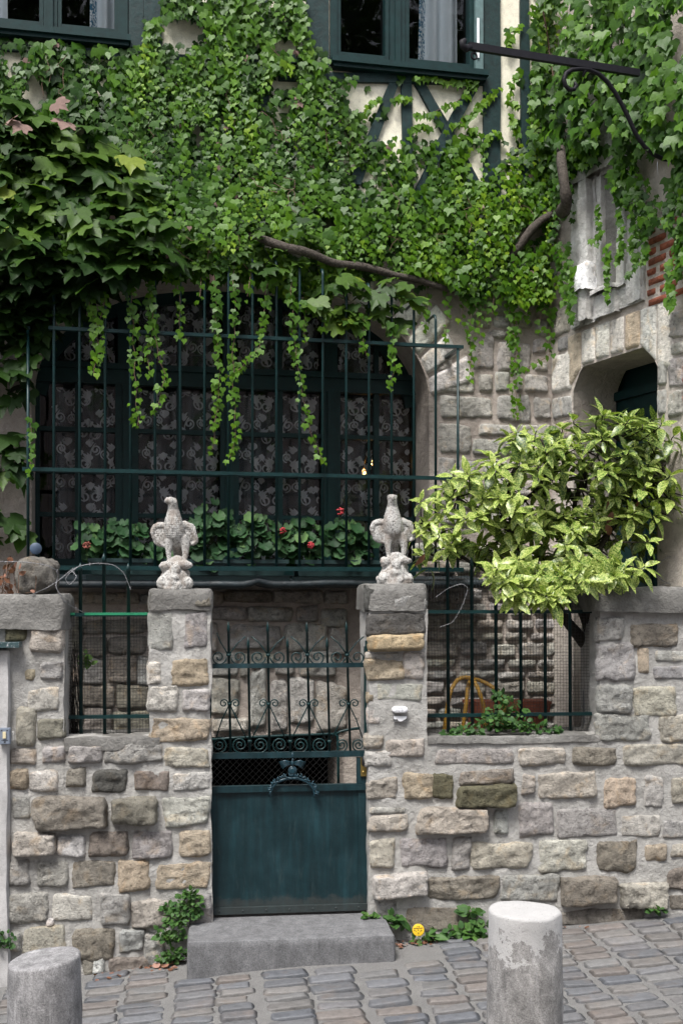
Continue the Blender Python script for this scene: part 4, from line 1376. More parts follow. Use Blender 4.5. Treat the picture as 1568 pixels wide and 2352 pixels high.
# --- the gate
def mat_gate(name, col, rough, var, scale, spec=.4, bump=.25, bdist=.01, chips=None, chipamt=.7):
    m, nt, b = nodes(name)
    x = N(nt); p = x.pos()
    streak = x.noise(x.scalev(p, (14, 14, 1.2)), 2.0, 5, .65)
    blot = x.noise(p, 6.0, 5, .65)
    c = x.mix(1.0, (*col, 1), x.ramp(streak, [(.3, .72), (.5, 1.0), (.72, 1.55)]), 'MULTIPLY')
    c = x.mix(.8, c, x.ramp(blot, [(.3, .7), (.5, 1.0), (.75, 1.5)]), 'MULTIPLY')
    dust = x.ramp(x.noise(x.scalev(p, (20, 20, 3)), 1.6, 6, .7, .4), [(.56, 0.0), (.72, 1.0)])
    c = x.mix(x.math('MULTIPLY', dust, .5), c, (.030, .050, .052))
    chip = x.ramp(x.noise(p, 36, 6, .75, .5), [(.70, 0.0), (.72, 1.0)])
    c = x.mix(x.math('MULTIPLY', chip, .8), c, (.05, .030, .020))
    oz = x.new('ShaderNodeSeparateXYZ'); x.put(oz.inputs[0], p)
    low = x.ramp(x.math('ADD', oz.outputs[2], x.math('MULTIPLY', x.noise(p, 16, 5, .7), -.16)), [(.0, .8), (.035, 0.0)])
    c = x.mix(x.math('MULTIPLY', low, .5), c, (.06, .055, .048))
    nt.links.new(c, b.inputs['Base Color'])
    nt.links.new(x.ramp(blot, [(.3, .34), (.7, .58)]), b.inputs['Roughness'])
    b.inputs['Specular IOR Level'].default_value = spec
    nt.links.new(x.bump(x.noise(p, 9, 5, .6), bump, bdist), b.inputs['Normal'])
    return m


QN = -0.10
qs = lambda cx: G.s(470.3 + cx * .25196, QN)
def Q(cx, cy): return G.sz(470.3 + cx * .25196, 1401.5 + cy * .25196, QN)
def qw(cx, cy, n=QN): s, z = Q(cx, cy); return G.w(s, n, z)
gate = empty('garden_gate', G.w(G.s(665, QN), QN, 0.0), 'dark green iron garden gate with spear tops, scrolls and a sheet panel', 'gate')
gate_paint = mat_gate('blue_green_gate_paint', (0.0045, 0.021, 0.026), 0.42, 0.35, 7.0, spec=0.4, bump=0.25, bdist=0.012, chips=(0.03, 0.05, 0.055), chipamt=0.70)
pz0, pz1 = 0.030, Q(700, 1640)[1]
pa, pb = G.s(484, QN), G.s(852, QN)
mb = MB()
nn_, mm_ = 24, 30
S_, Z_ = np.meshgrid(np.linspace(pa, pb, nn_ + 1), np.linspace(pz0, pz1, mm_ + 1))
P = G.w(S_, QN, Z_)
P = P + G.n * (0.006 * fbm(P, 3.0, 3, 14))[..., None]
mb.add(P, [(j * (nn_ + 1) + i, j * (nn_ + 1) + i + 1, (j + 1) * (nn_ + 1) + i + 1, (j + 1) * (nn_ + 1) + i) for j in range(mm_) for i in range(nn_)])
mk('sheet_panel', mb, gate_paint, gate, True)
mb = MB(); mb.pbox(G, pa, pb, QN - 0.02, QN + 0.022, 0.022, 0.060); mk('bottom_rail', mb, gate_paint, gate)
for k in range(7):
    mb = MB(); mb.ellipsoid(G.w(pa + 0.05 + k * 0.135, QN + 0.022, 0.041), (0.006, 0.006, 0.006), nu=8, nv=5); mk('rivet', mb, gate_paint, gate, True)
mb = MB(); mb.pbox(G, G.s(822, QN), pb, QN - 0.02, QN + 0.008, 0.06, pz1); mk('stile', mb, gate_paint, gate)
mb = MB(); mb.pbox(G, pa, pa + 0.03, QN - 0.02, QN + 0.008, 0.06, pz1); mk('stile', mb, gate_paint, gate)
def rail(y0, y1, x0, x1, t0=-0.02, t1=0.016):
    z1, z0 = Q((x0 + x1) / 2, y0)[1], Q((x0 + x1) / 2, y1)[1]
    mb = MB(); mb.pbox(G, qs(x0), qs(x1), QN + t0, QN + t1, z0, z1); return mk('rail', mb, gate_paint, gate)
rail(484, 524, 50, 1470); rail(1290, 1342, 58, 1490); rail(1592, 1648, 58, 1500, -0.02, 0.020)
mb = MB(); mb.pbox(G, qs(1384), qs(1465), QN - 0.02, QN + 0.012, Q(1400, 1592)[1], Q(1400, 1342)[1]); mk('lock_stile', mb, gate_paint, gate)
mb = MB(); mb.pbox(G, qs(1452), qs(1468), QN - 0.02, QN + 0.014, Q(1400, 1290)[1], Q(1400, 330)[1]); mk('stile', mb, M['green_iron'], gate)
mb = MB(); mb.pbox(G, qs(48), qs(62), QN - 0.02, QN + 0.012, Q(60, 1290)[1], Q(60, 330)[1]); mk('stile', mb, M['green_iron'], gate)
mb = MB(); mb.pbox(G, qs(1456), qs(1494), QN + 0.014, QN + 0.024, Q(1470, 372)[1], Q(1470, 275)[1]); mk('catch_plate', mb, M['green_iron'], gate)
LONG = [(215, 235), (573, 590), (928, 958), (1288, 1325)]
SHORT = [(395, 412), (752, 780), (1112, 1138)]
for (a, b) in LONG: bar(gate, 'spear_bar', qw(b, 1290), qw(a, 100), 0.0075, tip=0.06)
for (a, b) in SHORT: bar(gate, 'spear_bar', qw(b, 1290), qw(a, 245), 0.0072, tip=0.06)
def at_bar(pr, cy, top):                            # column of a leaning bar at height cy
    return pr[0] + (pr[1] - pr[0]) * (cy - top) / (1290 - top)
def scroll(path, r=0.0044, name='scroll'):
    mb = MB(); mb.tube([qw(x_, y_) for x_, y_ in path], r, 5); mk(name, mb, M['green_iron'], gate, True)
def collar(cx, cy):
    mb = MB(); p = qw(cx, cy); mb.tube([p - ZUP * 0.008, p - ZUP * 0.006, p + ZUP * 0.006, p + ZUP * 0.008], [0.010, 0.0135, 0.0135, 0.010], 8); mk('collar', mb, M['green_iron'], gate, True)
for pr in LONG:
    cx = at_bar(pr, 405, 100)
    collar(cx, 408)
    for sg in (-1, 1):
        cc = (cx + sg * 92, 430)
        a0 = math.pi if sg > 0 else 0.0
        sp = spiral(cc, 72, 12, a0, 1.55 * (-1 if sg > 0 else 1), 34)
        sp[:, 1] = cc[1] + (sp[:, 1] - cc[1])
        pts = [p for p in sp if 48 < p[0] < 1462]
        if len(pts) > 3: scroll([(cx + sg * 14, 405)] * 0 + [tuple(p) for p in pts])
        tipx = cx + sg * 150
        if sg < 0 and pr is LONG[0]: tipx = cx - 108
        ty = 240 if not (sg < 0 and pr is LONG[0]) else 205
        scroll([(cx + sg * 10, 396), (cx + sg * 26, 372), (cx + sg * 80, 300 + (ty - 240) * .5), (tipx, ty)], 0.0040, 'stay')
    cm = at_bar(pr, 855, 100)
    collar(cm, 855)
    for sg in (-1, 1):
        sp = spiral((cm + sg * 54, 850), 40, 10, math.pi / 2 + (0.9 if sg > 0 else -0.9), 1.35 * (1 if sg > 0 else -1), 24)
        if sg > 0: sp = spiral((cm + sg * 54, 850), 40, 10, math.pi * 1.0, 1.35, 24)
        else: sp = spiral((cm + sg * 54, 850), 40, 10, 0.0, -1.35, 24)
        scroll([tuple(p) for p in sp], 0.0040)
        x1 = cm + sg * (150 if 80 < cm + sg * 165 < 1450 else 125)
        scroll([(cm + sg * 8, 860), (cm + sg * 14, 885), (cm + sg * 70, 1000), (x1, 1165)], 0.0040, 'stay')
for pr in SHORT: collar(at_bar(pr, 1195, 245), 1195)
for k, cx in enumerate((132, 322, 505, 685, 870, 1050, 1245, 1400)):
    rr = 72 if k not in (6, 7) else 58
    mir = 1 if k % 2 else -1
    sp = spiral((cx, 1228), rr, 10, math.pi * (0.5 if mir > 0 else 0.5), 1.9 * mir, 40)
    scroll([tuple(p) for p in sp], 0.0044)
# crest on the gate: arch of laurel, shield, spread eagle, crown
crest_mat = mat_simple('blue_green_cast_iron', (0.008, 0.034, 0.048), 0.35, 0.3, 40.0, bump=0.3)
crest = part_empty('crest', qw(795, 1500, QN + 0.03), gate)
CN = QN + 0.034
def cp(x_, y_, d=0.0): return qw(x_, y_, CN + d)
mb = MB()
al = np.linspace(0, np.pi, 28)
ap = [(795 - 200 * math.cos(t), 1690 - 168 * math.sin(t) ** 0.85) for t in al]
mb.tube([cp(*p) for p in ap], [0.006 + 0.004 * math.sin(t) for t in al], 6); mk('arch', mb, crest_mat, crest, True)
rl = np.random.default_rng(3)
mb = MB()
for k in range(2, 27):
    for sg in (0, 1):
        x_, y_ = ap[k]
        t = al[k]
        r_ = 36 + rl.uniform(-8, 14)
        ang = t + (0.7 if sg else -0.7) + rl.normal(0, .25)
        c = (x_ - r_ * 0.6 * math.cos(ang), y_ - r_ * 0.6 * math.sin(ang) - 6)
        rot = Matrix.Rotation(math.atan2(math.sin(ang), -math.cos(ang)), 3, 'Y').to_3x3()
        a_ = math.atan2(math.sin(ang), -math.cos(ang))
        R = np.stack([G.t * math.cos(a_) + ZUP * math.sin(a_), G.n, -G.t * math.sin(a_) + ZUP * math.cos(a_)], -1)
        mb.ellipsoid(cp(*c, 0.004 + 0.006 * rl.random()), (0.0125, 0.0035, 0.0048), R, 7, 5)
mk('laurel_leaves', mb, crest_mat, crest, True)['kind'] = 'stuff'
R0 = np.stack([G.t, G.n, ZUP], -1)
mb = MB(); mb.ellipsoid(cp(795, 1455, 0.002), (0.026, 0.008, 0.030), R0, 16, 9); mb.ellipsoid(cp(795, 1455, 0.010), (0.017, 0.005, 0.020), R0, 12, 7); mk('shield', mb, crest_mat, crest, True)
mb = MB(); mb.ellipsoid(cp(795, 1385, 0.006), (0.010, 0.009, 0.018), R0, 10, 7); mb.ellipsoid(cp(797, 1352, 0.010), (0.006, 0.006, 0.007), R0, 8, 5); mk('bird', mb, crest_mat, crest, True)
for sg in (-1, 1):
    mb = MB()
    for f in range(6):
        a_ = (0.10 - 0.24 * f)
        d_ = 78 - 6 * f
        p0, p1 = (795 + sg * 16, 1375 + 4 * f), (795 + sg * (16 + d_ + 28), 1372 + d_ * 0.18 + 13 * f - 8)
        mb.tube([cp(*p0, 0.006), cp((p0[0] + p1[0]) / 2, (p0[1] + p1[1]) / 2 - 14, 0.009), cp(*p1, 0.004)], [0.004, 0.0055, 0.002], 5)
    mk('wing', mb, crest_mat, crest, True)
mb = MB()
mb.tube([cp(795, 1335, 0.004), cp(795, 1322, 0.004), cp(795, 1310, 0.004), cp(795, 1300, 0.004), cp(795, 1288, 0.004)], [0.0085, 0.0055, 0.0085, 0.004, 0.002], 8); mk('crown', mb, crest_mat, crest, True)
for k in range(8):                                    # berries round the shield
    t = math.pi * (0.05 + 0.9 * k / 7)
    mb = MB(); mb.ellipsoid(cp(795 - 80 * math.cos(t), 1478 + 48 * math.sin(t), 0.010), (0.0055, 0.005, 0.0055), R0, 8, 5); mk('berry', mb, crest_mat, crest, True)
# lock
lk = part_empty('lock', qw(1440, 1430, QN + 0.02), gate)
mb = MB(); mb.pbox(G, qs(1415), qs(1468), QN + 0.013, QN + 0.024, Q(1440, 1508)[1], Q(1440, 1340)[1]); mk('lock_plate', mb, M['brass'], lk)
mb = MB(); mb.tube([qw(1440, 1318, QN + 0.05), qw(1440, 1326, QN + 0.05), qw(1437, 1400, QN + 0.05), qw(1437, 1408, QN + 0.048)], [0.008, 0.013, 0.012, 0.006], 8); mb.tube([qw(1440, 1345, QN + 0.02), qw(1440, 1345, QN + 0.05)], 0.007, 8); mk('handle', mb, M['black_plastic'], lk, True)
mb = MB(); mb.tube([qw(1440, 1470, QN + 0.022), qw(1440, 1470, QN + 0.030)], 0.008, 12); mk('cylinder', mb, M['brass'], lk, True)

# --- mesh guard over the cellar opening
KN = 0.05
guard = empty('cellar_window_guard', H.w(hx(620), KN, BZ0), 'diamond mesh guard in a green frame over the dark cellar opening behind the gate', 'window guard')
def K(cx, cy): return H.sz(470.3 + cx * .25196, 1401.5 + cy * .25196, KN)
k0, k1 = K(20, 1160), K(1215, 1600)
mb = MB()
tl = [K(-10, 1185), K(300, 1162), K(700, 1145), K(1100, 1130), K(1180, 1128), K(1205, 1145), K(1212, 1180), K(1215, 1400), K(1218, 1720)]
mb.tube(path_on(H, tl, KN), 0.010, 7); mk('frame', mb, M['green_iron'], guard, True)
mb = MB()
stp = 0.044
sA, sB = k0[0] - 0.02, k1[0]
zA, zB = k1[1] - 0.12, K(600, 1140)[1]
for k in range(-40, 60):
    for sg in (1, -1):
        c = sA + k * stp
        pts = []
        for z in np.linspace(zA, zB, 17):
            s = c + sg * (z - zA)
            top = zB + (s - sA) / (sB - sA) * 0.02 - 0.01
            if sA <= s <= sB and z <= top: pts.append((s, z))
        if len(pts) > 1: mb.tube(path_on(H, pts, KN + sg * 0.0015), 0.0016, 3, cap=False)
mk('diamond_mesh', mb, M['wire'], guard)
# curved stay of the guard
mb = MB(); mb.tube(path_on(H, [K(1195, 1130), K(1240, 1105), K(1330, 1085), K(1470, 1070)], KN), 0.010, 7); mk('stay', mb, M['green_iron'], guard, True)

# --- the projecting sign bracket on the wing
_m = Wg.at(1572, 250)
BK = Plane(p0=(_m[0], _m[1]), t=(Wg.n[0], Wg.n[1]))
brk = empty('sign_bracket', BK.p0 + np.array([0, 0, 4.9]), 'black wrought iron sign bracket with a curled brace projecting from the right wall', 'bracket')
def bk(px, py): return BK.at(px, py)
mb = MB()
a_, b_ = bk(1466, 168), bk(1075, 106)
dd = b_ - a_
up = ZUP; sd = np.cross(dd / np.linalg.norm(dd), ZUP)
mb.box(a_ - sd * 0.013 - ZUP * 0.020, dd / np.linalg.norm(dd), sd, ZUP, (np.linalg.norm(dd), 0.026, 0.040))
mk('arm', mb, M['black_iron'], brk)
mb = MB(); mb.tube([bk(1080, 108), bk(1070, 112), bk(1062, 106), bk(1061, 97), bk(1068, 93)], [0.018, 0.021, 0.020, 0.019, 0.014], 8); mk('arm_end', mb, M['black_iron'], brk, True)
c = bk(1088, 129)
ring = [c + (BK.t * math.cos(t) + ZUP * math.sin(t)) * 0.017 for t in np.linspace(0, 2 * np.pi, 17)]
mb = MB(); mb.tube(ring, 0.006, 6, cap=False); mb.tube([bk(1090, 116), bk(1089, 124)], 0.007, 6); mk('eye', mb, M['black_iron'], brk, True)
br = [(1318, 188), (1323, 196), (1318, 205), (1306, 206), (1297, 196), (1294, 182), (1299, 168), (1312, 160), (1330, 158), (1352, 160), (1374, 170), (1394, 188), (1411, 212), (1428, 242), (1441, 268), (1453, 295), (1465, 318), (1480, 338), (1500, 355), (1522, 365), (1548, 369), (1575, 362)]
mb = MB(); mb.tube([bk(*p) for p in br], [0.008] + [0.012] * 3 + [0.0135] * (len(br) - 4), 8); mk('brace', mb, M['black_iron'], brk, True)
mb = MB(); mb.tube([bk(1330, 158), bk(1336, 150), bk(1342, 162), bk(1338, 176)], [0.010, 0.012, 0.012, 0.006], 6); mk('clip', mb, M['black_iron'], brk, True)
mb = MB(); mb.tube([bk(1574, 366), bk(1562, 340), bk(1545, 325), bk(1532, 312), bk(1530, 296), bk(1538, 284), bk(1552, 280), bk(1574, 290)], 0.010, 7); mk('wall_scroll', mb, M['black_iron'], brk, True)

# ------------------------------------------------------------------ small fittings
# doorbell with its torn label holder
db = empty('doorbell', G.at(918, 1630, 0.03), 'white oval doorbell button on the right gate pillar above a torn label', 'doorbell')
c = G.at(918, 1630, 0.028)
mb = MB()
hw, hh = 0.045, 0.019
out = []
for k in range(32):
    t = 2 * math.pi * k / 32
    out.append((math.copysign(abs(math.cos(t)) ** 0.55, math.cos(t)) * hw, math.copysign(abs(math.sin(t)) ** 0.8, math.sin(t)) * hh))
L = []
for (f, n) in ((1.0, -0.02), (1.0, 0.008), (0.93, 0.014), (0.6, 0.0175), (0.0, 0.019)):
    L += [c + G.t * x_ * f + ZUP * y_ * f + G.n * n for x_, y_ in out]
mb.add(L, [(r * 32 + i, r * 32 + (i + 1) % 32, (r + 1) * 32 + (i + 1) % 32, (r + 1) * 32 + i) for r in range(4) for i in range(32)])
mk('case', mb, M['white_plastic'], db, True)
mb = MB(); mb.tube([c + G.t * (math.cos(t) * 0.0125) + ZUP * math.sin(t) * 0.0125 + G.n * 0.0185 for t in np.linspace(0, 2 * np.pi, 25)], 0.0011, 5, cap=False); mk('button_ring', mb, mat_simple('grey_ring', (0.25, 0.26, 0.29), 0.4, 0.1, 20), db, True)
mb = MB(); mb.box(c + G.t * -0.024 + ZUP * -0.006 + G.n * 0.0182, G.t, G.n, ZUP, (0.003, 0.001, 0.012)); mk('light_slot', mb, mat_simple('slot_grey', (0.3, 0.33, 0.36), 0.4, 0.1, 20), db)
lb = empty('torn_label', G.at(918, 1652, 0.03), 'torn white paper label in a recess just under the doorbell', 'label')
mb = MB(); c = G.at(918, 1651, 0.016)
mb.box(c - G.t * 0.040 - ZUP * 0.017, G.t, G.n, ZUP, (0.080, 0.004, 0.034)); mk('recess_plate', mb, M['slate'], lb)
tor = [(-0.039, 0.016), (0.039, 0.016), (0.038, 0.004), (0.030, -0.003), (0.022, -0.006), (0.014, -0.013), (0.004, -0.015), (-0.008, -0.013), (-0.014, -0.006), (-0.018, 0.001), (-0.026, -0.003), (-0.036, 0.0)]
mb = MB()
V = [c + G.t * x_ + ZUP * y_ + G.n * 0.0065 for x_, y_ in tor] + [c + G.t * x_ + ZUP * y_ + G.n * 0.0050 for x_, y_ in tor]
n_ = len(tor)
mb.V.append(np.array(V)); mb.n += 2 * n_
cen = mb.n; mb.V.append(np.array([c + ZUP * 0.006 + G.n * 0.0065])); mb.n += 1
mb.F.append(np.array([(cen, (i + 1) % n_, i) for i in range(n_)])); mb.F.append(np.array([(i, (i + 1) % n_, n_ + (i + 1) % n_, n_ + i) for i in range(n_)]))
mk('paper', mb, M['white_plastic'], lb)
# grey switch box at the left edge
sw = empty('switch_box', G.at(13, 1691, 0.07), 'grey outdoor switch box with a cream rocker at the left picture edge', 'switch')
c = G.at(12, 1691, 0.075)
mb = MB(); mb.box(c - G.t * 0.029 - ZUP * 0.044 - G.n * 0.03, G.t, G.n, ZUP, (0.058, 0.036, 0.088)); mb.box(c - G.t * 0.025 - ZUP * 0.040 + G.n * 0.006, G.t, G.n, ZUP, (0.050, 0.004, 0.080)); mk('box', mb, mat_simple('blue_grey_plastic', (0.17, 0.20, 0.25), 0.45, 0.1, 20), sw)
mb = MB(); mb.box(c - G.t * 0.009 - ZUP * 0.010 + G.n * 0.010, G.t, G.n, ZUP, (0.017, 0.008, 0.036)); mk('rocker', mb, mat_simple('cream_plastic', (0.62, 0.55, 0.36), 0.4, 0.05, 20), sw)
mb = MB()
for k in range(5): mb.box(c + G.t * (-0.016 + k * 0.0075) - ZUP * 0.024 + G.n * 0.0101, G.t, G.n, ZUP, (0.005, 0.001, 0.004))
mb.box(c - G.t * 0.004 - ZUP * 0.034 + G.n * 0.0101, G.t, G.n, ZUP, (0.010, 0.001, 0.006)); mb.box(c - G.t * 0.020 + ZUP * 0.030 + G.n * 0.0101, G.t, G.n, ZUP, (0.008, 0.001, 0.005)); mb.box(c + G.t * 0.010 + ZUP * 0.030 + G.n * 0.0101, G.t, G.n, ZUP, (0.008, 0.001, 0.005)); mk('print', mb, M['black_plastic'], sw)
mb = MB(); mb.box(c + G.t * 0.032 - ZUP * 0.026 - G.n * 0.03, G.t, G.n, ZUP, (0.014, 0.012, 0.05)); mk('wall_plate', mb, M['whitewash'], sw)
# round blue-grey disc behind the grille
mb = MB(); c = H.at(83, 1260, 0.22)
mb.tube([c - H.n * 0.006, c - H.n * 0.004, c + H.n * 0.003, c + H.n * 0.005], [0.036, 0.038, 0.038, 0.036], 28)
tag(mk('round_disc', mb, mat_simple('slate_blue_disc', (0.055, 0.085, 0.135), 0.5, 0.1, 20), None, True, base=True), 'plain blue-grey disc behind the lower left corner of the window grille', 'disc')
mb = MB(); mb.tube([c, H.w(hx(83), 0.05, c[2])], 0.006, 6)
tag(mk('disc_bracket', mb, M['black_iron'], None, True), 'short dark rod holding the blue-grey disc off the house wall', 'rod')
# yellow waste hose, flower box and slate slab in the yard behind the railing
def hose(pts, n, label, r=0.013):
    P = np.array([G.at(784 + a / 2, 1176 + b / 2, n + 0.05 * math.sin(i)) for i, (a, b) in enumerate(pts)])
    t = np.linspace(0, len(P) - 1, 50)
    Pi = np.stack([np.interp(t, np.arange(len(P)), P[:, c]) for c in range(3)], -1)
    for _ in range(3): Pi[1:-1] = (Pi[:-2] + 2 * Pi[1:-1] + Pi[2:]) / 4
    mb = MB(); mb.tube(Pi, r, 8)
    tag(mk('garden_hose', mb, M['hose'], None, True, base=True), label, 'hose', 'loops of the yellow hose')
hose([(466, 1080), (472, 1000), (484, 900), (500, 820), (530, 770), (566, 758), (600, 765), (622, 800), (640, 850), (655, 900), (668, 1060)], -0.42, 'thick yellow hose arching in a tall loop behind the wide railing')
hose([(548, 1080), (556, 1000), (572, 880), (580, 790), (600, 764), (640, 775), (690, 800), (735, 850), (750, 900), (752, 1060)], -0.50, 'yellow hose falling away to the right of the tall hose loop')
mb = MB(); a_ = G.at(1080, 1640, -0.55); b_ = G.at(1262, 1620, -0.55)
mb.box(a_, G.t, G.n, ZUP, (np.linalg.norm(b_ - a_), -0.18, 0.055)); mb.box(a_ - G.t * .01 + ZUP * 0.055, G.t, G.n, ZUP, (np.linalg.norm(b_ - a_) + .02, -0.20, 0.02))
mb.box(a_ - ZUP * 0.35 + G.t * .02 - G.n * .02, G.t, G.n, ZUP, (np.linalg.norm(b_ - a_) - .04, -0.14, 0.35))
tag(mk('terracotta_trough', mb, M['terracotta'], None, base=True), 'long red-brown trough standing behind the wide railing', 'trough')
mb = MB(); a_ = G.at(1338, 1690, -0.30)
mb.box(a_ - ZUP * 0.1, G.t * .98 + G.n * .199, np.cross(ZUP, G.t * .98 + G.n * .199), ZUP, (0.075, 0.03, 0.44))
pr = a_ + ZUP * .34
mb.tube([pr + G.t * .035, pr + G.t * .036 + ZUP * .02], [0.036, 0.012], 8)
tag(mk('slate_slab', mb, M['slate'], None, base=True), 'upright grey slate slab leaning at the right end of the wide railing', 'slab')
# yellow round tag at the wall foot
yt = empty('yellow_tag', G.at(960, 2136, 0.10), 'round yellow printed tag standing among the weeds right of the step', 'tag')
c = G.at(960, 2136, 0.10)
mb = MB(); tn = (G.n + ZUP * 0.25); tn = tn / np.linalg.norm(tn); tu = np.cross(tn, G.t); tu /= np.linalg.norm(tu)
if tu[2] < 0: tu = -tu
mb.tube([c - tn * 0.0015, c - tn * 0.0014, c + tn * 0.0010, c + tn * 0.0015], [0.033, 0.0345, 0.0345, 0.033], 24); mk('disc', mb, mat_simple('yellow_card', (0.66, 0.42, 0.015), 0.5, 0.06, 20), yt, True)
mb = MB()
for k in range(9): mb.box(c + G.t * (-0.026 + k * 0.006) + tu * (0.006 + 0.0008 * (k % 3)) + tn * 0.0020, G.t, tn, tu, (0.0042, 0.0006, 0.0058 if k % 2 else 0.0048))
for (x_, y_, w_, h_) in ((-0.006, 0.016, 0.003, 0.006), (0.0005, 0.018, 0.004, 0.003), (0.005, 0.015, 0.003, 0.006), (-0.026, -0.006, 0.003, 0.008), (-0.022, -0.002, 0.006, 0.003), (-0.016, -0.010, 0.005, 0.003), (-0.003, -0.004, 0.006, 0.006), (0.012, -0.004, 0.008, 0.003), (0.018, -0.008, 0.003, 0.006), (0.010, -0.012, 0.004, 0.004), (-0.004, -0.018, 0.008, 0.003), (-0.002, -0.024, 0.004, 0.005)):
    mb.box(c + G.t * x_ + tu * y_ + tn * 0.0020, G.t, tn, tu, (w_, 0.0006, h_))
mk('print', mb, M['black_plastic'], yt)
mb = MB(); mb.tube([c - tu * 0.03, c - tu * 0.09 + G.n * 0.01], 0.003, 5); mk('stem', mb, M['green_stem'], yt)
# barbed wire
def barbed(pts, label, r=0.0017, barb=0.05):
    P = np.array(pts, float)
    t = np.linspace(0, len(P) - 1, len(P) * 8)
    Pi = np.stack([np.interp(t, np.arange(len(P)), P[:, c]) for c in range(3)], -1)
    for _ in range(6): Pi[1:-1] = (Pi[:-2] + 2 * Pi[1:-1] + Pi[2:]) / 4
    o = empty('barbed_wire', Pi.mean(0), label, 'barbed wire')
    mb = MB()
    tt = np.arange(len(Pi)) * 1.3
    for ph in (0, math.pi):
        off = np.stack([np.cos(tt + ph), np.sin(tt + ph), np.cos(tt * 1.1 + ph)], -1) * 0.0016
        mb.tube(Pi + off, r * 0.75, 4, cap=False)
    mk('strand', mb, M['zinc_wire'], o, True)
    L = np.concatenate([[0], np.cumsum(np.linalg.norm(np.diff(Pi, axis=0), axis=1))])
    rb = np.random.default_rng(len(pts))
    mb = MB()
    for d in np.arange(barb * .5, L[-1], barb):
        p = np.array([np.interp(d, L, Pi[:, c]) for c in range(3)])
        for _ in range(2):
            v = rb.normal(0, 1, 3); v /= np.linalg.norm(v)
            mb.tube([p - v * 0.011, p + v * 0.011], [r * .3, r * .6], 3)
    mk('barb', mb, M['zinc_wire'], o)['kind'] = 'stuff'
    return o
ga = lambda cx, cy, n=-0.05: G.at(cx, cy, n)
barbed([ga(75, 1365, .0), ga(110, 1350, .02), ga(140, 1330, -.02), ga(165, 1308), ga(190, 1298), ga(225, 1293), ga(262, 1297), ga(285, 1315), ga(300, 1352)], 'barbed wire arching over the small railing left of the gate')
barbed([ga(-20, 1290, .03), ga(40, 1290, .05), ga(70, 1292, .06), ga(110, 1298, .05), ga(135, 1312, .02), ga(132, 1330, 0), ga(128, 1348, .03), ga(150, 1385, .03), ga(195, 1408, -.12)], 'barbed wire wound round the boulder on the left pier')
barbed([ga(165, 1310), ga(178, 1325, -.02), ga(160, 1345, -.02), ga(150, 1330, -.02), ga(158, 1318, -.02), ga(185, 1298)], 'small loose loop of barbed wire beside the boulder')
barbed([ga(1500, 1350, -.2), ga(1530, 1340, -.2), ga(1575, 1320, -.25), ga(1590, 1285, -.25), ga(1560, 1270, -.2), ga(1520, 1285, -.2), ga(1500, 1320, -.2), ga(1540, 1345, -.2), ga(1600, 1340, -.2)], 'barbed wire coiled on top of the right end pier')
barbed([ga(1010, 1440, -.12), ga(1040, 1430, -.12), ga(1062, 1390, -.12), ga(1075, 1350, -.12), ga(1060, 1340, -.12), ga(1030, 1350, -.12), ga(1000, 1372, -.12)], 'barbed wire tangled in the left end of the wide railing')

# ------------------------------------------------------------------ leaves
def fan_leaf(outline, ctr, cup=0.25, droop=0.2, fold=0.25):
    """leaf of unit length, base at the origin, tip at +Y, upper face +Z"""
    P = np.array([ctr] + list(outline), float)
    z = -cup * P[:, 0] ** 2 - droop * np.clip(P[:, 1], 0, None) ** 2 + fold * np.abs(P[:, 0]) * 0.5
    V = np.concatenate([P, z[:, None]], 1)
    n = len(outline)
    return V, np.array([(0, 1 + (i + 1) % n, 1 + i) for i in range(n)])


def mirror(half):
    """half outline on +x from tip to base -> full outline"""
    return half + [(-x_, y_) for x_, y_ in half[::-1] if abs(x_) > 1e-6]


IVY = [fan_leaf(mirror([(0, 1.0), (.16, .66), (.30, .50), (.56, .44), (.50, .12), (.28, -.12), (.06, -.02)]), (0, .30), .30, .25, .28),
       fan_leaf(mirror([(0, 1.0), (.22, .62), (.46, .36), (.50, .06), (.28, -.14), (.05, 0.0)]), (0, .30), .35, .2, .3),
       fan_leaf(mirror([(0, 1.0), (.13, .62), (.24, .52), (.60, .58), (.52, .20), (.34, -.10), (.06, -.02)]), (0, .28), .2, .35, .2)]
VINE = [fan_leaf(mirror([(0, 1.0), (.10, .78), (.20, .66), (.24, .56), (.40, .70), (.58, .66), (.52, .46), (.50, .36), (.62, .22), (.58, .04), (.40, -.10), (.20, -.16), (.05, .0)]), (0, .30), .35, .35, .35),
        fan_leaf(mirror([(0, 1.0), (.14, .80), (.24, .60), (.26, .50), (.50, .62), (.60, .48), (.48, .26), (.56, .10), (.40, -.10), (.18, -.18), (.05, .0)]), (0, .28), .5, .2, .5)]


def lance(wd, droop, teeth=True):
    ys = [0, .12, .3, .5, .7, .86, 1.0]
    ws_ = [.02, .5, .92, 1.0, .74, .40, .0]
    V, Fc = [], []
    for i, (y_, w_) in enumerate(zip(ys, ws_)):
        z = -droop * y_ ** 2
        t = (0.06 if teeth and 1 <= i <= 5 and i % 2 else 0)
        V += [(-wd * w_ - t * wd, y_, z + .30 * wd * w_), (0, y_, z), (wd * w_ + t * wd, y_, z + .30 * wd * w_)]
    for i in range(len(ys) - 1):
        a = 3 * i
        Fc += [(a, a + 1, a + 4), (a, a + 4, a + 3), (a + 1, a + 2, a + 5), (a + 1, a + 5, a + 4)]
    return np.array(V, float), np.array(Fc)


AUC = [lance(.20, .25), lance(.23, .45), lance(.17, .10)]


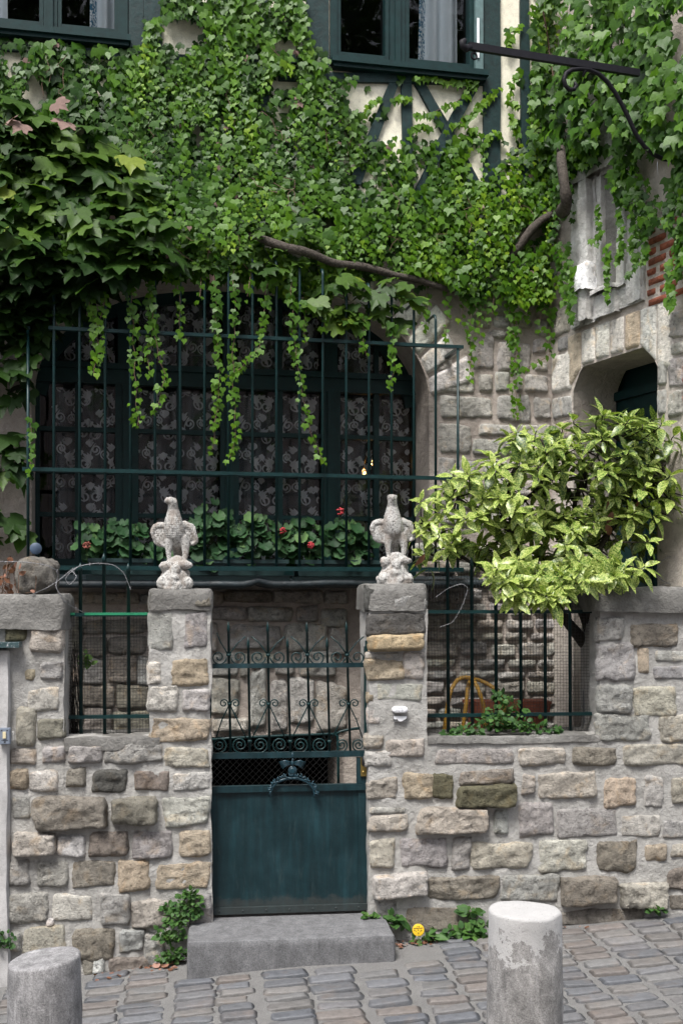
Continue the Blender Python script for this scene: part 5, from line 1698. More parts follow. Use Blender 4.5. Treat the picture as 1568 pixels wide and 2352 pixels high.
def gera(n, seed):
    r_ = np.random.default_rng(seed)
    out = []
    for k in range(n):
        a = math.pi / 2 - 2 * math.pi * k / n
        rr = .5 * (1 + .07 * (1 if k % 2 else -1)) * (1 + r_.normal(0, .04))
        if k == n // 2: rr *= .35
        out.append((rr * math.cos(a), .5 + rr * math.sin(a)))
    V = np.array([(0, .40, 0)] + [(x_, y_, 0) for x_, y_ in out])
    rad = np.hypot(V[:, 0], V[:, 1] - .45)
    V[:, 2] = .35 * rad ** 2 - .05 + .05 * np.sin(np.arctan2(V[:, 1] - .45, V[:, 0]) * 5)
    return V, np.array([(0, 1 + (i + 1) % n, 1 + i) for i in range(n)])


GER = [gera(14, 1), gera(16, 2)]
SMALL = [fan_leaf(mirror([(0, 1.0), (.22, .8), (.40, .5), (.34, .2), (.05, .0)]), (0, .45), .3, .3, .2)]


def frames(tip, nrm):
    tip = tip / (np.linalg.norm(tip, axis=1)[:, None] + 1e-9)
    nrm = nrm - tip * (nrm * tip).sum(1)[:, None]
    nrm = nrm / (np.linalg.norm(nrm, axis=1)[:, None] + 1e-9)
    x_ = np.cross(tip, nrm)
    return np.stack([x_, tip, nrm], -1)             # columns: leaf x, y, z


_leaf_mesh = {}


def leaf_mesh(key, tpl, tintbin, mat):
    k = (key, tintbin)
    if k not in _leaf_mesh:
        me = make_mesh('leaf', tpl[0], [tpl[1]], True)
        at = me.attributes.new('tint', 'FLOAT', 'POINT')
        at.data.foreach_set('value', np.full(len(tpl[0]), tintbin / 11.0, np.float32))
        me.materials.append(mat)
        _leaf_mesh[k] = me
    return _leaf_mesh[k]


def leaves(root, key, tpls, L, mat, indiv=300, rng=RNG):
    """L rows: pos(3) tip(3) nrm(3) size tint.  The largest become parts, the rest one part of kind stuff."""
    L = np.asarray(L, float)
    if not len(L): return
    app = L[:, 9] / L[:, 1]
    px = CX + F * L[:, 0] / L[:, 1]; py = HY - F * (L[:, 2] - CZ) / L[:, 1]
    vis = (px > 0) & (px < 1568) & (py > 0) & (py < 2352)
    score = app * (1 + 0.25 * rng.random(len(L))) * np.where(vis, 1, .2) - 0.004 * L[:, 1]
    order = np.argsort(-score)
    which = rng.integers(0, len(tpls), len(L))
    R = frames(L[:, 3:6], L[:, 6:9])
    base = WP[root.name]
    for i in order[:indiv]:
        w_ = which[i]
        o = bpy.data.objects.new('leaf', leaf_mesh((key, w_), tpls[w_], int(np.clip(round(L[i, 10] * 11), 0, 11)), mat))
        COL.objects.link(o)
        o.parent = root
        m = Matrix([[R[i, r, c] * L[i, 9] for c in range(3)] + [L[i, r] - base[r]] for r in range(3)] + [[0, 0, 0, 1]])
        o.matrix_basis = m
    rest = order[indiv:]
    if len(rest):
        VV, FF, TT, off = [], [], [], 0
        for w_ in range(len(tpls)):
            ii = rest[which[rest] == w_]
            if not len(ii): continue
            tv, tf = tpls[w_]
            P = np.einsum('nij,vj->nvi', R[ii], tv) * L[ii, 9][:, None, None] + L[ii, :3][:, None, :] - base
            VV.append(P.reshape(-1, 3))
            FF.append((tf[None] + (np.arange(len(ii)) * len(tv))[:, None, None]).reshape(-1, 3) + off)
            TT.append(np.repeat(L[ii, 10], len(tv)))
            off += len(ii) * len(tv)
        me = make_mesh('foliage', np.concatenate(VV), FF, True)
        at = me.attributes.new('tint', 'FLOAT', 'POINT')
        at.data.foreach_set('value', np.concatenate(TT).astype(np.float32))
        o = link('foliage', me, base, mat, root)
        o['kind'] = 'stuff'


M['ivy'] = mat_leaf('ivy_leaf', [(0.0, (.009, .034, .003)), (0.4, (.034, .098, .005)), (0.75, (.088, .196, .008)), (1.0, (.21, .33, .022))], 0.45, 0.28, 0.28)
M['vine'] = mat_leaf('vine_leaf', [(0.0, (.010, .028, .006)), (0.4, (.026, .066, .008)), (0.8, (.072, .135, .014)), (1.0, (.16, .21, .025))], 0.5, 0.28, 0.24)
M['aucuba'] = mat_leaf('speckled_laurel_leaf', [(0.0, (.022, .060, .012)), (0.5, (.065, .145, .018)), (1.0, (.15, .235, .035))], 0.32, 0.4, 0.18, speck=(.44, .49, .15))
M['geranium'] = mat_leaf('geranium_leaf', [(0.0, (.010, .036, .012)), (0.5, (.022, .070, .022)), (1.0, (.075, .15, .04))], 0.6, 0.25, 0.15)
M['weed'] = mat_leaf('weed_leaf', [(0.0, (.020, .06, .016)), (0.5, (.045, .11, .025)), (1.0, (.10, .19, .04))], 0.55, 0.3, 0.2)
M['dead_leaf'] = mat_leaf('dry_leaf', [(0.0, (.10, .05, .03)), (0.5, (.22, .10, .06)), (1.0, (.34, .20, .16))], 0.8, 0.2, 0.1)


M['withered'] = mat_leaf('withered_leaf', [(0.0, (.13, .085, .07)), (1.0, (.24, .16, .14))], .8, .2, .1)


def jit(n, s): return RNG.normal(0, s, (n, 3))


def leaf_row(p, out, size, tint, up=0.6, side=0.35, tipout=0.35, tipside=0.35):
    """a leaf on a hanging shoot: face outwards and up, tip down and out"""
    nrm = out * (1 - 0.3 * up) + ZUP * up * RNG.uniform(.3, 1.5) + np.cross(ZUP, out) * RNG.normal(0, side)
    tip = -ZUP + out * tipout * RNG.uniform(0, 1.6) + np.cross(ZUP, out) * RNG.normal(0, tipside)
    return [*p, *tip, *nrm, size, float(np.clip(tint, 0, 1))]


# --- ivy over the house front
HOLES = [(650, 100, 34, 15), (650, 185, 32, 20), (648, 252, 22, 17), (858, 216, 70, 44), (1000, 246, 112, 74), (1158, 190, 38, 175), (1128, 190, 26, 200), (885, 292, 42, 20), (912, 334, 14, 24), (968, 396, 18, 28),
         (1090, 372, 20, 46), (836, 396, 20, 20), (420, 68, 54, 32), (590, 98, 14, 12), (30, 122, 22, 24), (82, 204, 30, 40), (186, 296, 20, 26), (458, 298, 13, 18), (756, 506, 16, 14), (1206, 220, 12, 190), (232, 132, 26, 12), (505, 215, 12, 12), (690, 576, 62, 11), (935, 640, 55, 9), (1222, 528, 34, 18), (1000, 655, 30, 8)]


def in_holes(px, py):
    for (cx, cy, rx, ry) in HOLES:
        if ((px - cx) / rx) ** 2 + ((py - cy) / ry) ** 2 < 1: return True
    return False


def ivy_ok(px, py):
    if py > IVY_BOT(px): return False
    if px < 305 and py < 82 + px * 0.08: return False
    if 300 <= px < 335 and py < 100: return False
    if 335 < px < 372 and py < 30: return False
    if 748 < px < 1150 and py < 172: return False
    if 700 < px <= 748 and py < 60 + (px - 700) * 1.3: return False
    if 1148 < px < 1225 and py < 120: return RNG.random() < .03
    if in_holes(px, py): return RNG.random() < .035
    return True


_bx = [-100, 0, 100, 180, 240, 300, 350, 420, 480, 540, 600, 660, 720, 760, 820, 880, 950, 1000, 1060, 1100, 1140, 1200, 1262, 1400]
_by = [560, 560, 560, 590, 625, 620, 640, 640, 655, 640, 650, 690, 710, 668, 640, 640, 668, 640, 672, 690, 660, 700, 690, 690]
IVY_BOT = lambda px: float(np.interp(px, _bx, _by))


def ivy_out(px, py):
    """distance of the foliage surface from the wall"""
    bulge = np.exp(-((py - 560) / 150.0) ** 2) * 0.26 * np.clip((1000 - px) / 500, 0.12, 1)
    thin = 0.4 if (800 < px < 1225 and py < 430) else 1.0
    return UN + 0.03 + (0.07 + bulge) * thin


ivy = empty('ivy', H.w(hx(800), 0.05, 1.0), 'dense bright green small-leaved ivy covering the middle of the house front', 'ivy')
Lv = []
stems = []
for k in range(2300):
    px, py = RNG.uniform(-30, 1268), RNG.uniform(-40, 660)
    if not ivy_ok(px, py): continue
    ln = int(RNG.integers(5, 20))
    step = RNG.uniform(7.5, 11.5)
    dep = RNG.random() ** 0.7
    drift = RNG.normal(0, 0.22)
    size0 = RNG.uniform(0.026, 0.062) * (1.18 if px < 330 else 1.0) * (1.1 if py < 140 else 1)
    sgn = 1
    bright = 0.26 + 0.20 * np.clip((px - 200) / 900, 0, 1) + RNG.normal(0, .10) + 0.30 * dep - 0.10 + .25 * float(vnoise(np.array([px / 110., py / 110., 3.3])))  # paler rightwards and outward: light and depth shade put into the tint
    for j in range(ln):
        x_ = px + drift * j * step * .4 + 4 * math.sin(j * .8 + k); y_ = py + j * step
        if not ivy_ok(x_, y_): break
        f = j / max(ln - 1, 1)
        sz_ = size0 * (1.12 - .48 * f) * RNG.uniform(.8, 1.2)
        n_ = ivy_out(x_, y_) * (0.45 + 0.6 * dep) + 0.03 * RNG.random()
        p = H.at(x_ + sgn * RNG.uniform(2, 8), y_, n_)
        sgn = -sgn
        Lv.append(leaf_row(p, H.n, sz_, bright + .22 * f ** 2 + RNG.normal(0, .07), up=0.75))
for k in range(5600):                                # filling leaves close to the wall, tinted dark as painted shade
    px, py = RNG.uniform(-30, 1268), RNG.uniform(-30, 690)
    if not ivy_ok(px, py): continue
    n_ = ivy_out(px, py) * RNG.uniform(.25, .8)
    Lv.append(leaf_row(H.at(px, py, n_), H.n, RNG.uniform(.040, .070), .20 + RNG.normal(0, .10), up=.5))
# wisps that cross the bare timbering
for path in ([(1085, 205), (1050, 232), (1020, 246), (985, 262), (955, 262)], [(960, 178), (990, 176), (1020, 182), (1050, 186), (1080, 190)], [(1150, 200), (1120, 222), (1100, 240), (1085, 262), (1060, 272)], [(905, 225), (925, 222), (940, 226)],
             [(1190, 60), (1170, 78), (1165, 92), (1172, 104)], [(1172, 265), (1182, 285), (1190, 305)], [(1110, 330), (1135, 300), (1150, 310)], [(1195, 160), (1178, 190), (1165, 232), (1188, 240)], [(1030, 292), (1060, 280), (1085, 300)], [(870, 226), (850, 240), (840, 262)], [(940, 300), (962, 286), (985, 290)]):
    P = np.array(path, float)
    for t in np.linspace(0, len(P) - 1, len(P) * 4):
        x_ = np.interp(t, range(len(P)), P[:, 0]) + RNG.normal(0, 3); y_ = np.interp(t, range(len(P)), P[:, 1]) + RNG.normal(0, 3)
        Lv.append(leaf_row(H.at(x_, y_, UN + .05), H.n, RNG.uniform(.04, .062), .68 + RNG.normal(0, .1), up=.7))
    stems.append([H.at(x_, y_, UN + .032) for x_, y_ in path])
STRANDS = [([(200, 588), (202, 678), (225, 763), (228, 803), (215, 863)], 1.3), ([(250, 590), (240, 688), (226, 760)], 1.0), ([(300, 588), (300, 663), (305, 738), (310, 838), (317, 978)], 1.25),
           ([(345, 640), (350, 738), (360, 798), (380, 868), (357, 948)], 1.3), ([(352, 740), (340, 800), (345, 860)], .8), ([(415, 588), (412, 688), (415, 778)], 1.0), ([(490, 588), (495, 688), (500, 813), (505, 888), (495, 968), (487, 1038)], 1.1),
           ([(535, 588), (540, 713), (535, 813), (537, 913), (542, 988), (528, 1063)], 1.1), ([(622, 610), (605, 713), (595, 798), (555, 843), (520, 868)], 1.1), ([(668, 610), (672, 763), (685, 848), (700, 928), (720, 1013), (745, 1063)], 1.1), ([(700, 690), (700, 788)], 1.1),
           ([(832, 720), (834, 763), (839, 818)], 1.1), ([(899, 740), (904, 853), (892, 893)], 1.1), ([(740, 700), (745, 760)], .9), ([(460, 600), (462, 700)], .8), ([(575, 600), (570, 690)], .8), ([(72, 960), (70, 1000), (75, 1040), (70, 1090)], .6)]
WALLSTR = [([(979, 640), (979, 758)], .8), ([(1026, 670), (1024, 778)], .7), ([(1079, 680), (1079, 780), (1079, 873)], .8), ([(1101, 680), (1101, 793)], .8), ([(1179, 670), (1184, 788), (1184, 888), (1186, 958)], 1.5), ([(1165, 660), (1176, 740), (1180, 800)], 1.3), ([(1241, 678), (1241, 758)], 1.0),
           ([(1261, 700), (1264, 813), (1209, 848)], .9), ([(1060, 660), (1062, 740)], .9), ([(1130, 660), (1132, 730)], 1.0), ([(1215, 670), (1210, 735)], .8)]
for pl_off, lst in ((GN + .06, STRANDS), (.10, WALLSTR)):
    for path, wgt in lst:
        P = np.array(path, float)
        seg = np.concatenate([[0], np.cumsum(np.linalg.norm(np.diff(P, axis=0), axis=1))])
        n_l = int(seg[-1] / (7.0 / wgt))
        sp = []
        sgn = 1
        for j in range(n_l + 1):
            d = seg[-1] * j / max(n_l, 1)
            x_, y_ = np.interp(d, seg, P[:, 0]) + 2.5 * math.sin(j * .5), np.interp(d, seg, P[:, 1])
            f = j / max(n_l, 1)
            off = pl_off * (1 if pl_off < .2 else (0.72 + .28 * min(1, (y_ - 580) / 90)))
            if j % 3 == 0: sp.append(H.at(x_, y_, off))
            if RNG.random() < .16: continue
            x_ += RNG.normal(0, 2.2) * wgt
            sgn = -sgn
            Lv.append(leaf_row(H.at(x_ + sgn * RNG.uniform(3, 7) * wgt, y_, off + RNG.uniform(-.01, .02)), H.n, RNG.uniform(.030, .062) * (1.1 - .35 * f), .40 + .30 * f + RNG.normal(0, .07), up=.8, tipside=.5))
        if len(sp) > 1: stems.append(sp)
leaves(ivy, 'ivy', IVY, Lv, M['ivy'])
Lb = []
for k in range(80):                                 # a few spent leaves caught in the growth
    px, py = RNG.uniform(0, 1260), RNG.uniform(0, 650)
    if not ivy_ok(px, py): continue
    Lb.append(leaf_row(H.at(px, py, ivy_out(px, py) * RNG.uniform(.8, 1.1)), H.n, RNG.uniform(.03, .06), RNG.random(), up=.6))
leaves(ivy, 'ivydead', IVY, Lb, M['withered'], indiv=0)
for k in range(46):                                   # bare runners between the leaves
    px, py = RNG.uniform(0, 1240), RNG.uniform(60, 560)
    if not ivy_ok(px, py): continue
    sp = []
    for j in range(9):
        sp.append(H.at(px, py, ivy_out(px, py) * 1.0 + .01))
        px += RNG.normal(3, 9); py += RNG.normal(10, 8)
    stems.append(sp)
mb = MB()
for sp in stems: mb.tube(sp, 0.0022, 4)
mk('tendrils', mb, M['twig'], ivy)['kind'] = 'stuff'


def wood(root, pts, r0, r1, name='trunk', mat='bark'):
    P = np.array(pts, float)
    t = np.linspace(0, len(P) - 1, len(P) * 6)
    Pi = np.stack([np.interp(t, np.arange(len(P)), P[:, c]) for c in range(3)], -1)
    for _ in range(6): Pi[1:-1] = (Pi[:-2] + 2 * Pi[1:-1] + Pi[2:]) / 4
    R_ = np.linspace(r0, r1, len(Pi)) * (1 + .22 * fbm(Pi, 9, 3, 4))
    Pi[1:-1] += 0.012 * np.stack([fbm(Pi + 5 * c, 5, 2, 7 + c) for c in range(3)], -1)[1:-1]
    mb = MB(); mb.tube(Pi, R_, 9)
    return mk(name, mb, M[mat], root, True)


wood(ivy, [H.at(x_, y_, o_) for x_, y_, o_ in ((560, 540, .30), (620, 552, .38), (665, 570, .40), (720, 584, .36), (760, 606, .30), (830, 612, .22), (900, 632, .18), (960, 640, .15), (1010, 658, .12), (1050, 668, .08))], .032, .022)
wood(ivy, [H.at(x_, y_, o_) for x_, y_, o_ in ((1170, 590, .12), (1195, 562, .16), (1220, 525, .19), (1250, 500, .19), (1278, 488, .14))], .032, .026)

# --- big-leaved vine on the left
def big_row(p, out, size, tint, flat=1.0, tipside=.6):
    nrm = out * RNG.uniform(.2, .8) + ZUP * RNG.uniform(.5, 1.2) * flat + np.cross(ZUP, out) * RNG.normal(0, .3)
    tip = out * RNG.uniform(.2, 1.0) - ZUP * RNG.uniform(.1, .8) + np.cross(ZUP, out) * RNG.normal(0, tipside)
    return [*p, *tip, *nrm, size, float(np.clip(tint, 0, 1))]


vl = empty('grape_vine', H.w(hx(100), 0.1, 0.6), 'large-leaved dark green vine hanging thickly down the left side of the window', 'vine')
Lv = []
for k in range(760):
    px, py = RNG.uniform(-60, 400), RNG.uniform(215, 770)
    lim = np.interp(px, [-60, 60, 150, 250, 330, 400], [200, 230, 300, 330, 400, 460])
    low = np.interp(px, [-60, 60, 110, 150, 210, 280, 400], [1300, 820, 780, 725, 665, 640, 610])
    if py < lim + RNG.uniform(-40, 40) or py > low: continue
    if in_holes(px, py) and RNG.random() < .8: continue
    dep = RNG.random()
    n_ = .06 + (.10 + .32 * math.exp(-((py - 560) / 190) ** 2)) * (.3 + .8 * dep)
    t = .24 + .3 * dep - .36 * np.clip((py - 460) / 200, 0, 1) + RNG.normal(0, .20)  # darker inward and lower down: overhang shade painted into the tint
    Lv.append(big_row(H.at(px, py, n_), H.n, RNG.uniform(.11, .20), t))
for k in range(150):
    px, py = RNG.uniform(-60, 112), RNG.uniform(600, 1240)
    if py > 820 and px > 68: continue
    if 930 < py < 960 or (RNG.random() < .35 and py > 900): continue
    n_ = RNG.uniform(.06, .30) if py < 860 else RNG.uniform(.05, .18)
    Lv.append(big_row(H.at(px, py, n_), H.n, RNG.uniform(.10, .18),   .20 + RNG.normal(0, .14), .8))
leaves(vl, 'vine', VINE, Lv, M['vine'])
wood(vl, [H.at(x_, y_, o_) for x_, y_, o_ in ((-40, 900, .05), (10, 760, .08), (30, 650, .12), (90, 560, .12), (160, 520, .14), (260, 520, .16), (390, 540, .16), (560, 540, .18))], .03, .02)
mb = MB()
for k in range(60):
    a_ = H.at(RNG.uniform(0, 350), RNG.uniform(300, 620), .15); mb.tube([a_, a_ + H.n * RNG.uniform(.08, .2) + H.t * RNG.normal(0, .08) + ZUP * RNG.uniform(-.02, .1)], .0028, 4)
mk('leaf_stalks', mb, M['green_stem'], vl)['kind'] = 'stuff'
wl = []
for (px, py, s_) in ((52, 285, .15), (30, 272, .12), (150, 280, .16), (128, 236, .13)):
    wl.append([*H.at(px, py, .42), *(H.n * .8 - ZUP * .5 + H.t * RNG.normal(0, .5)), *(H.n * .7 + ZUP * .7 + H.t * RNG.normal(0, .5)), s_ * .85, RNG.uniform(.4, 1)])
leaves(vl, 'deadvine', VINE, wl, M['withered'])

# --- fresh big leaves hanging over the crown of the window
vm = empty('climbing_vine', H.w(hx(800), 0.2, 3.9), 'fresh green broad-leaved vine cluster draped over the right crown of the arched window', 'vine')
Lv = []
for k in range(130):
    px, py = RNG.uniform(600, 960), RNG.uniform(600, 770)
    low = np.interp(px, [600, 680, 720, 760, 830, 900, 935, 960], [650, 690, 740, 748, 755, 762, 740, 690])
    if py > low or py < np.interp(px, [600, 760, 800, 960], [610, 640, 625, 650]): continue
    Lv.append(big_row(H.at(px, py, RNG.uniform(.20, .44)), H.n, RNG.uniform(.085, .15), .55 + RNG.normal(0, .16), .9))
for k in range(70):
    px, py = RNG.uniform(430, 720), RNG.uniform(500, 620)
    Lv.append(big_row(H.at(px, py, RNG.uniform(.26, .40)), H.n, RNG.uniform(.07, .12), .48 + RNG.normal(0, .14), .9))
leaves(vm, 'vine', VINE, Lv, M['vine'])

# --- vine on the wing
vr = empty('wall_vine', Wg.w(.5, 0.1, 3.6), 'leafy green creeper hanging down the right wing above the carved niche', 'vine')
Lv = []
WH = [(1535, 245, 26, 45), (1500, 380, 42, 36), (1350, 440, 34, 66), (1380, 385, 26, 30), (1390, 570, 66, 120), (1518, 600, 34, 80), (1300, 560, 14, 60), (1262, 40, 26, 60), (1390, 300, 10, 26), (1560, 60, 20, 60)]
def wing_ok(px, py):
    low = np.interp(px, [1225, 1262, 1270, 1300, 1330, 1360, 1420, 1440, 1480, 1500, 1520, 1568], [480, 560, 600, 620, 420, 400, 470, 540, 570, 520, 530, 600])
    if py > low: return False
    for (cx, cy, rx, ry) in WH:
        if ((px - cx) / rx) ** 2 + ((py - cy) / ry) ** 2 < 1: return RNG.random() < .12
    return True
for k in range(720):
    px, py = RNG.uniform(1228, 1640), RNG.uniform(-60, 600)
    if not wing_ok(px, py): continue
    ln = int(RNG.integers(3, 8)); dep = RNG.random(); s0 = RNG.uniform(.038, .080) * (1.15 if py < 330 else .95)
    if py > 420: s0 *= .75
    for j in range(ln):
        x_, y_ = px + RNG.normal(0, 7), py + j * 17
        if not wing_ok(x_, y_): break
        n_ = .05 + (.22 if y_ < 330 else .10) * (.25 + .75 * dep) + RNG.uniform(0, .03)
        pl_ = Wg if px > 1262 else H
        Lv.append(leaf_row(pl_.at(x_, y_, n_), (Wg.n * .8 + H.n * .6), s0 * RNG.uniform(.8, 1.15), .26 + .24 * dep + RNG.normal(0, .13), up=.9, side=.4, tipside=.45))
for path, wgt in (([(1311, 600), (1311, 660), (1309, 743)], 1.2), ([(1391, 560), (1393, 640), (1395, 700)], .8), ([(1534, 600), (1534, 713)], 1.4), ([(1286, 560), (1290, 660), (1296, 700)], 1.2), ([(1300, 560), (1305, 640)], 1.1), ([(1480, 560), (1478, 610)], 1.0), ([(1450, 540), (1455, 600), (1448, 640)], 1.0), ([(1420, 480), (1424, 560), (1418, 610)], 1.0), ([(1372, 470), (1376, 530), (1366, 570)], .8), ([(1556, 520), (1560, 640)], 1.3)):
    P = np.array(path, float)
    n_l = int((P[-1, 1] - P[0, 1]) / (8 / wgt))
    for j in range(n_l):
        y_ = P[0, 1] + (P[-1, 1] - P[0, 1]) * j / n_l; x_ = np.interp(y_, P[:, 1], P[:, 0]) + RNG.normal(0, 4)
        Lv.append(leaf_row(Wg.at(x_, y_, .13), (Wg.n * .8 + H.n * .6), RNG.uniform(.04, .058), .55 + RNG.normal(0, .1), up=.8, tipside=.5))
leaves(vr, 'ivy2', IVY + VINE[:1], Lv, M['ivy'])
wood(vr, [Wg.at(x_, y_, o_) for x_, y_, o_ in ((1284, 320, .14), (1288, 365, .26), (1296, 420, .28), (1302, 466, .24), (1292, 486, .16))], .028, .045)
wood(vr, [Wg.at(x_, y_, o_) for x_, y_, o_ in ((1240, 0, .2), (1252, 60, .15), (1258, 110, .1), (1300, 330, .1))], .006, .005, 'shoot', 'twig')

# --- the spotted laurel shrub behind the right railing
sh = empty('spotted_laurel', G.at(1360, 1500, -0.45), 'yellow-speckled laurel shrub arching over the garden wall at the right', 'shrub')
YB = Plane(1250, 6.95, 0.1)                           # middle of the bush
Lv = []
SP = [(955, 1205), (985, 1180), (1000, 1130), (1050, 1080), (1110, 1050), (1150, 1010), (1190, 985), (1250, 962), (1300, 965), (1350, 962), (1400, 945), (1450, 940), (1510, 955), (1568, 975), (1650, 990), (1650, 1190), (1540, 1195), (1520, 1260), (1490, 1310), (1400, 1335), (1330, 1340), (1260, 1385), (1180, 1372), (1130, 1330), (1080, 1255), (1020, 1290), (985, 1320), (960, 1285)]
def inside(px, py, poly):
    c = False; n_ = len(poly)
    for i in range(n_):
        x1, y1 = poly[i]; x2, y2 = poly[(i + 1) % n_]
        if (y1 > py) != (y2 > py) and px < (x2 - x1) * (py - y1) / (y2 - y1) + x1: c = not c
    return c
whorls = []
tries = 0
while len(whorls) < 290 and tries < 6000:
    tries += 1
    px, py = RNG.uniform(940, 1650), RNG.uniform(935, 1390)
    if not inside(px, py, SP): continue
    if 1200 < px < 1310 and 1120 < py < 1190 and RNG.random() < .6: continue      # the open, twiggy middle
    if 1420 < px and 1190 < py < 1290 and RNG.random() < .7: continue
    if 1040 < px < 1160 and 1150 < py < 1240 and RNG.random() < .4: continue
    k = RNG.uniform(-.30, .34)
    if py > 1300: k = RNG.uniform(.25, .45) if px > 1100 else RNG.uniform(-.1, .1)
    if py > 1250 and px < 1020: k = -.05
    whorls.append((px, py, k))
for (px, py) in ((1212, 1352), (1240, 1362), (1180, 1375), (1160, 1355), (1290, 1350), (1410, 1325), (1360, 1320), (1490, 1240), (1330, 1290), (985, 1200), (965, 1210), (965, 1150), (1005, 1175), (1040, 1090), (1445, 960), (1390, 955), (1500, 965)):
    whorls.append((px, py, .40 if py > 1230 and px > 1100 else (.1 if px < 1100 else .1)))
tipsW = []
for (px, py, k) in whorls:
    c = YB.at(px, py, k)
    bc = YB.at(1290, 1190, 0.0)
    ax = (c - bc); ax = ax / (np.linalg.norm(ax) + 1e-6) * .5 + YB.n * .5 * (1 if k > -.1 else .2) + ZUP * .65 + RNG.normal(0, .25, 3)
    ax /= np.linalg.norm(ax)
    tipsW.append((c, ax, k))
    e1 = np.cross(ax, [0.3, .2, .9]); e1 /= np.linalg.norm(e1); e2 = np.cross(ax, e1)
    lt = .62 + .45 * k + RNG.normal(0, .12) + (.12 if px < 1200 else 0) - (.28 if py < 1090 and px > 1330 else 0)  # inner whorls darker as painted shade, left ones lighter; upper right greener
    n_l = int(RNG.integers(6, 10))
    a0 = RNG.uniform(0, 6.28)
    for j in range(n_l):
        a = a0 + j * 2.399
        el = np.interp(j, [0, n_l - 1], [-.15, 1.1])
        tip = (e1 * math.cos(a) + e2 * math.sin(a)) * math.cos(el) + ax * math.sin(el) - ZUP * .25
        nrm = ax * 1.0 + ZUP * .4 + RNG.normal(0, .18, 3) - tip * .2
        Lv.append([*(c - ax * .03 * (1 - j / n_l) + tip * .008), *tip, *nrm, RNG.uniform(.070, .150) * (1 - .25 * j / n_l), float(np.clip(lt + .02 * j + RNG.normal(0, .16), 0, 1))])
# greener leaves inside, their dark tint painting the shade of the gaps
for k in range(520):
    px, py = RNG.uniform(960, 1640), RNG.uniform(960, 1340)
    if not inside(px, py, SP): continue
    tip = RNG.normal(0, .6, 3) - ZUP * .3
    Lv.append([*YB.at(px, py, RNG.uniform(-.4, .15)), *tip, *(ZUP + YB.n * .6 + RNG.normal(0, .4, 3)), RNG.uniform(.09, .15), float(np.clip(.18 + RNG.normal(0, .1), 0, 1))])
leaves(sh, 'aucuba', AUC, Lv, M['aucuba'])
b0 = G.at(1362, 1500, -0.42)
wood(sh, [b0 - ZUP * .9 + G.t * .06, b0 - ZUP * .3 + G.t * .03, b0], .035, .034, 'trunk', 'dark_bark')
forks = [[b0, YB.at(1310, 1440, .02), YB.at(1255, 1360, .0), YB.at(1225, 1300, 0), YB.at(1200, 1265, 0)],
         [b0, YB.at(1345, 1440, 0), YB.at(1320, 1360, 0), YB.at(1300, 1260, .1), YB.at(1320, 1150, .0)],
         [b0, YB.at(1352, 1420, .05), YB.at(1345, 1330, .1), YB.at(1400, 1220, .1), YB.at(1470, 1130, 0)],
         [YB.at(1225, 1300, 0), YB.at(1180, 1260, 0), YB.at(1150, 1190, .05), YB.at(1170, 1100, 0), YB.at(1200, 1030, 0)],
         [YB.at(1200, 1265, 0), YB.at(1130, 1210, 0), YB.at(1080, 1160, .1), YB.at(1030, 1130, .05)],
         [YB.at(1320, 1150, 0), YB.at(1350, 1080, 0), YB.at(1400, 1000, 0)], [YB.at(1320, 1150, 0), YB.at(1270, 1080, .1), YB.at(1240, 1010, .1)],
         [YB.at(1255, 1360, 0), YB.at(1150, 1330, -.02), YB.at(1060, 1280, 0), YB.at(1000, 1230, .05), YB.at(975, 1205, .05)], [YB.at(1470, 1130, 0), YB.at(1530, 1060, 0), YB.at(1560, 1010, 0)],
         [YB.at(1150, 1190, .05), YB.at(1240, 1120, .02), YB.at(1260, 1060, .0)], [YB.at(1060, 1280, 0), YB.at(1010, 1285, .0), YB.at(980, 1270, -.05)]]
for i, f_ in enumerate(forks):
    wood(sh, f_, .042 if i == 0 else .026 if i < 3 else .016, .016 if i == 0 else .012 if i < 3 else .006, 'branch', 'dark_bark')
allp = np.concatenate([np.array(f_) for f_ in forks])
mb = MB()
dense = np.concatenate([np.stack([np.linspace(f_[i], f_[i + 1], 6) for i in range(len(f_) - 1)]).reshape(-1, 3) for f_ in forks])
for (c, ax, k) in tipsW:
    d = np.linalg.norm(dense - c, axis=1); q_ = dense[np.argmin(d)]
    mid_ = (c + q_) / 2 - ax * .05 + RNG.normal(0, .02, 3)
    mb.tube([q_, mid_, c - ax * .02, c + ax * .01], [.006, .0045, .0035, .003], 5)
mk('twigs', mb, M['dark_bark'], sh, True)['kind'] = 'stuff'
# two dangling dry leaves
dl = []
for (px, py) in ((1395, 1150), (1405, 1175), (1468, 1145), (1390, 1205), (975, 1272)):
    dl.append([*YB.at(px, py, .2), *(-ZUP + RNG.normal(0, .3, 3)), *(YB.n + RNG.normal(0, .4, 3)), RNG.uniform(.07, .10), RNG.uniform(.1, .5)])
leaves(sh, 'deadauc', AUC, dl, M['dead_leaf'])

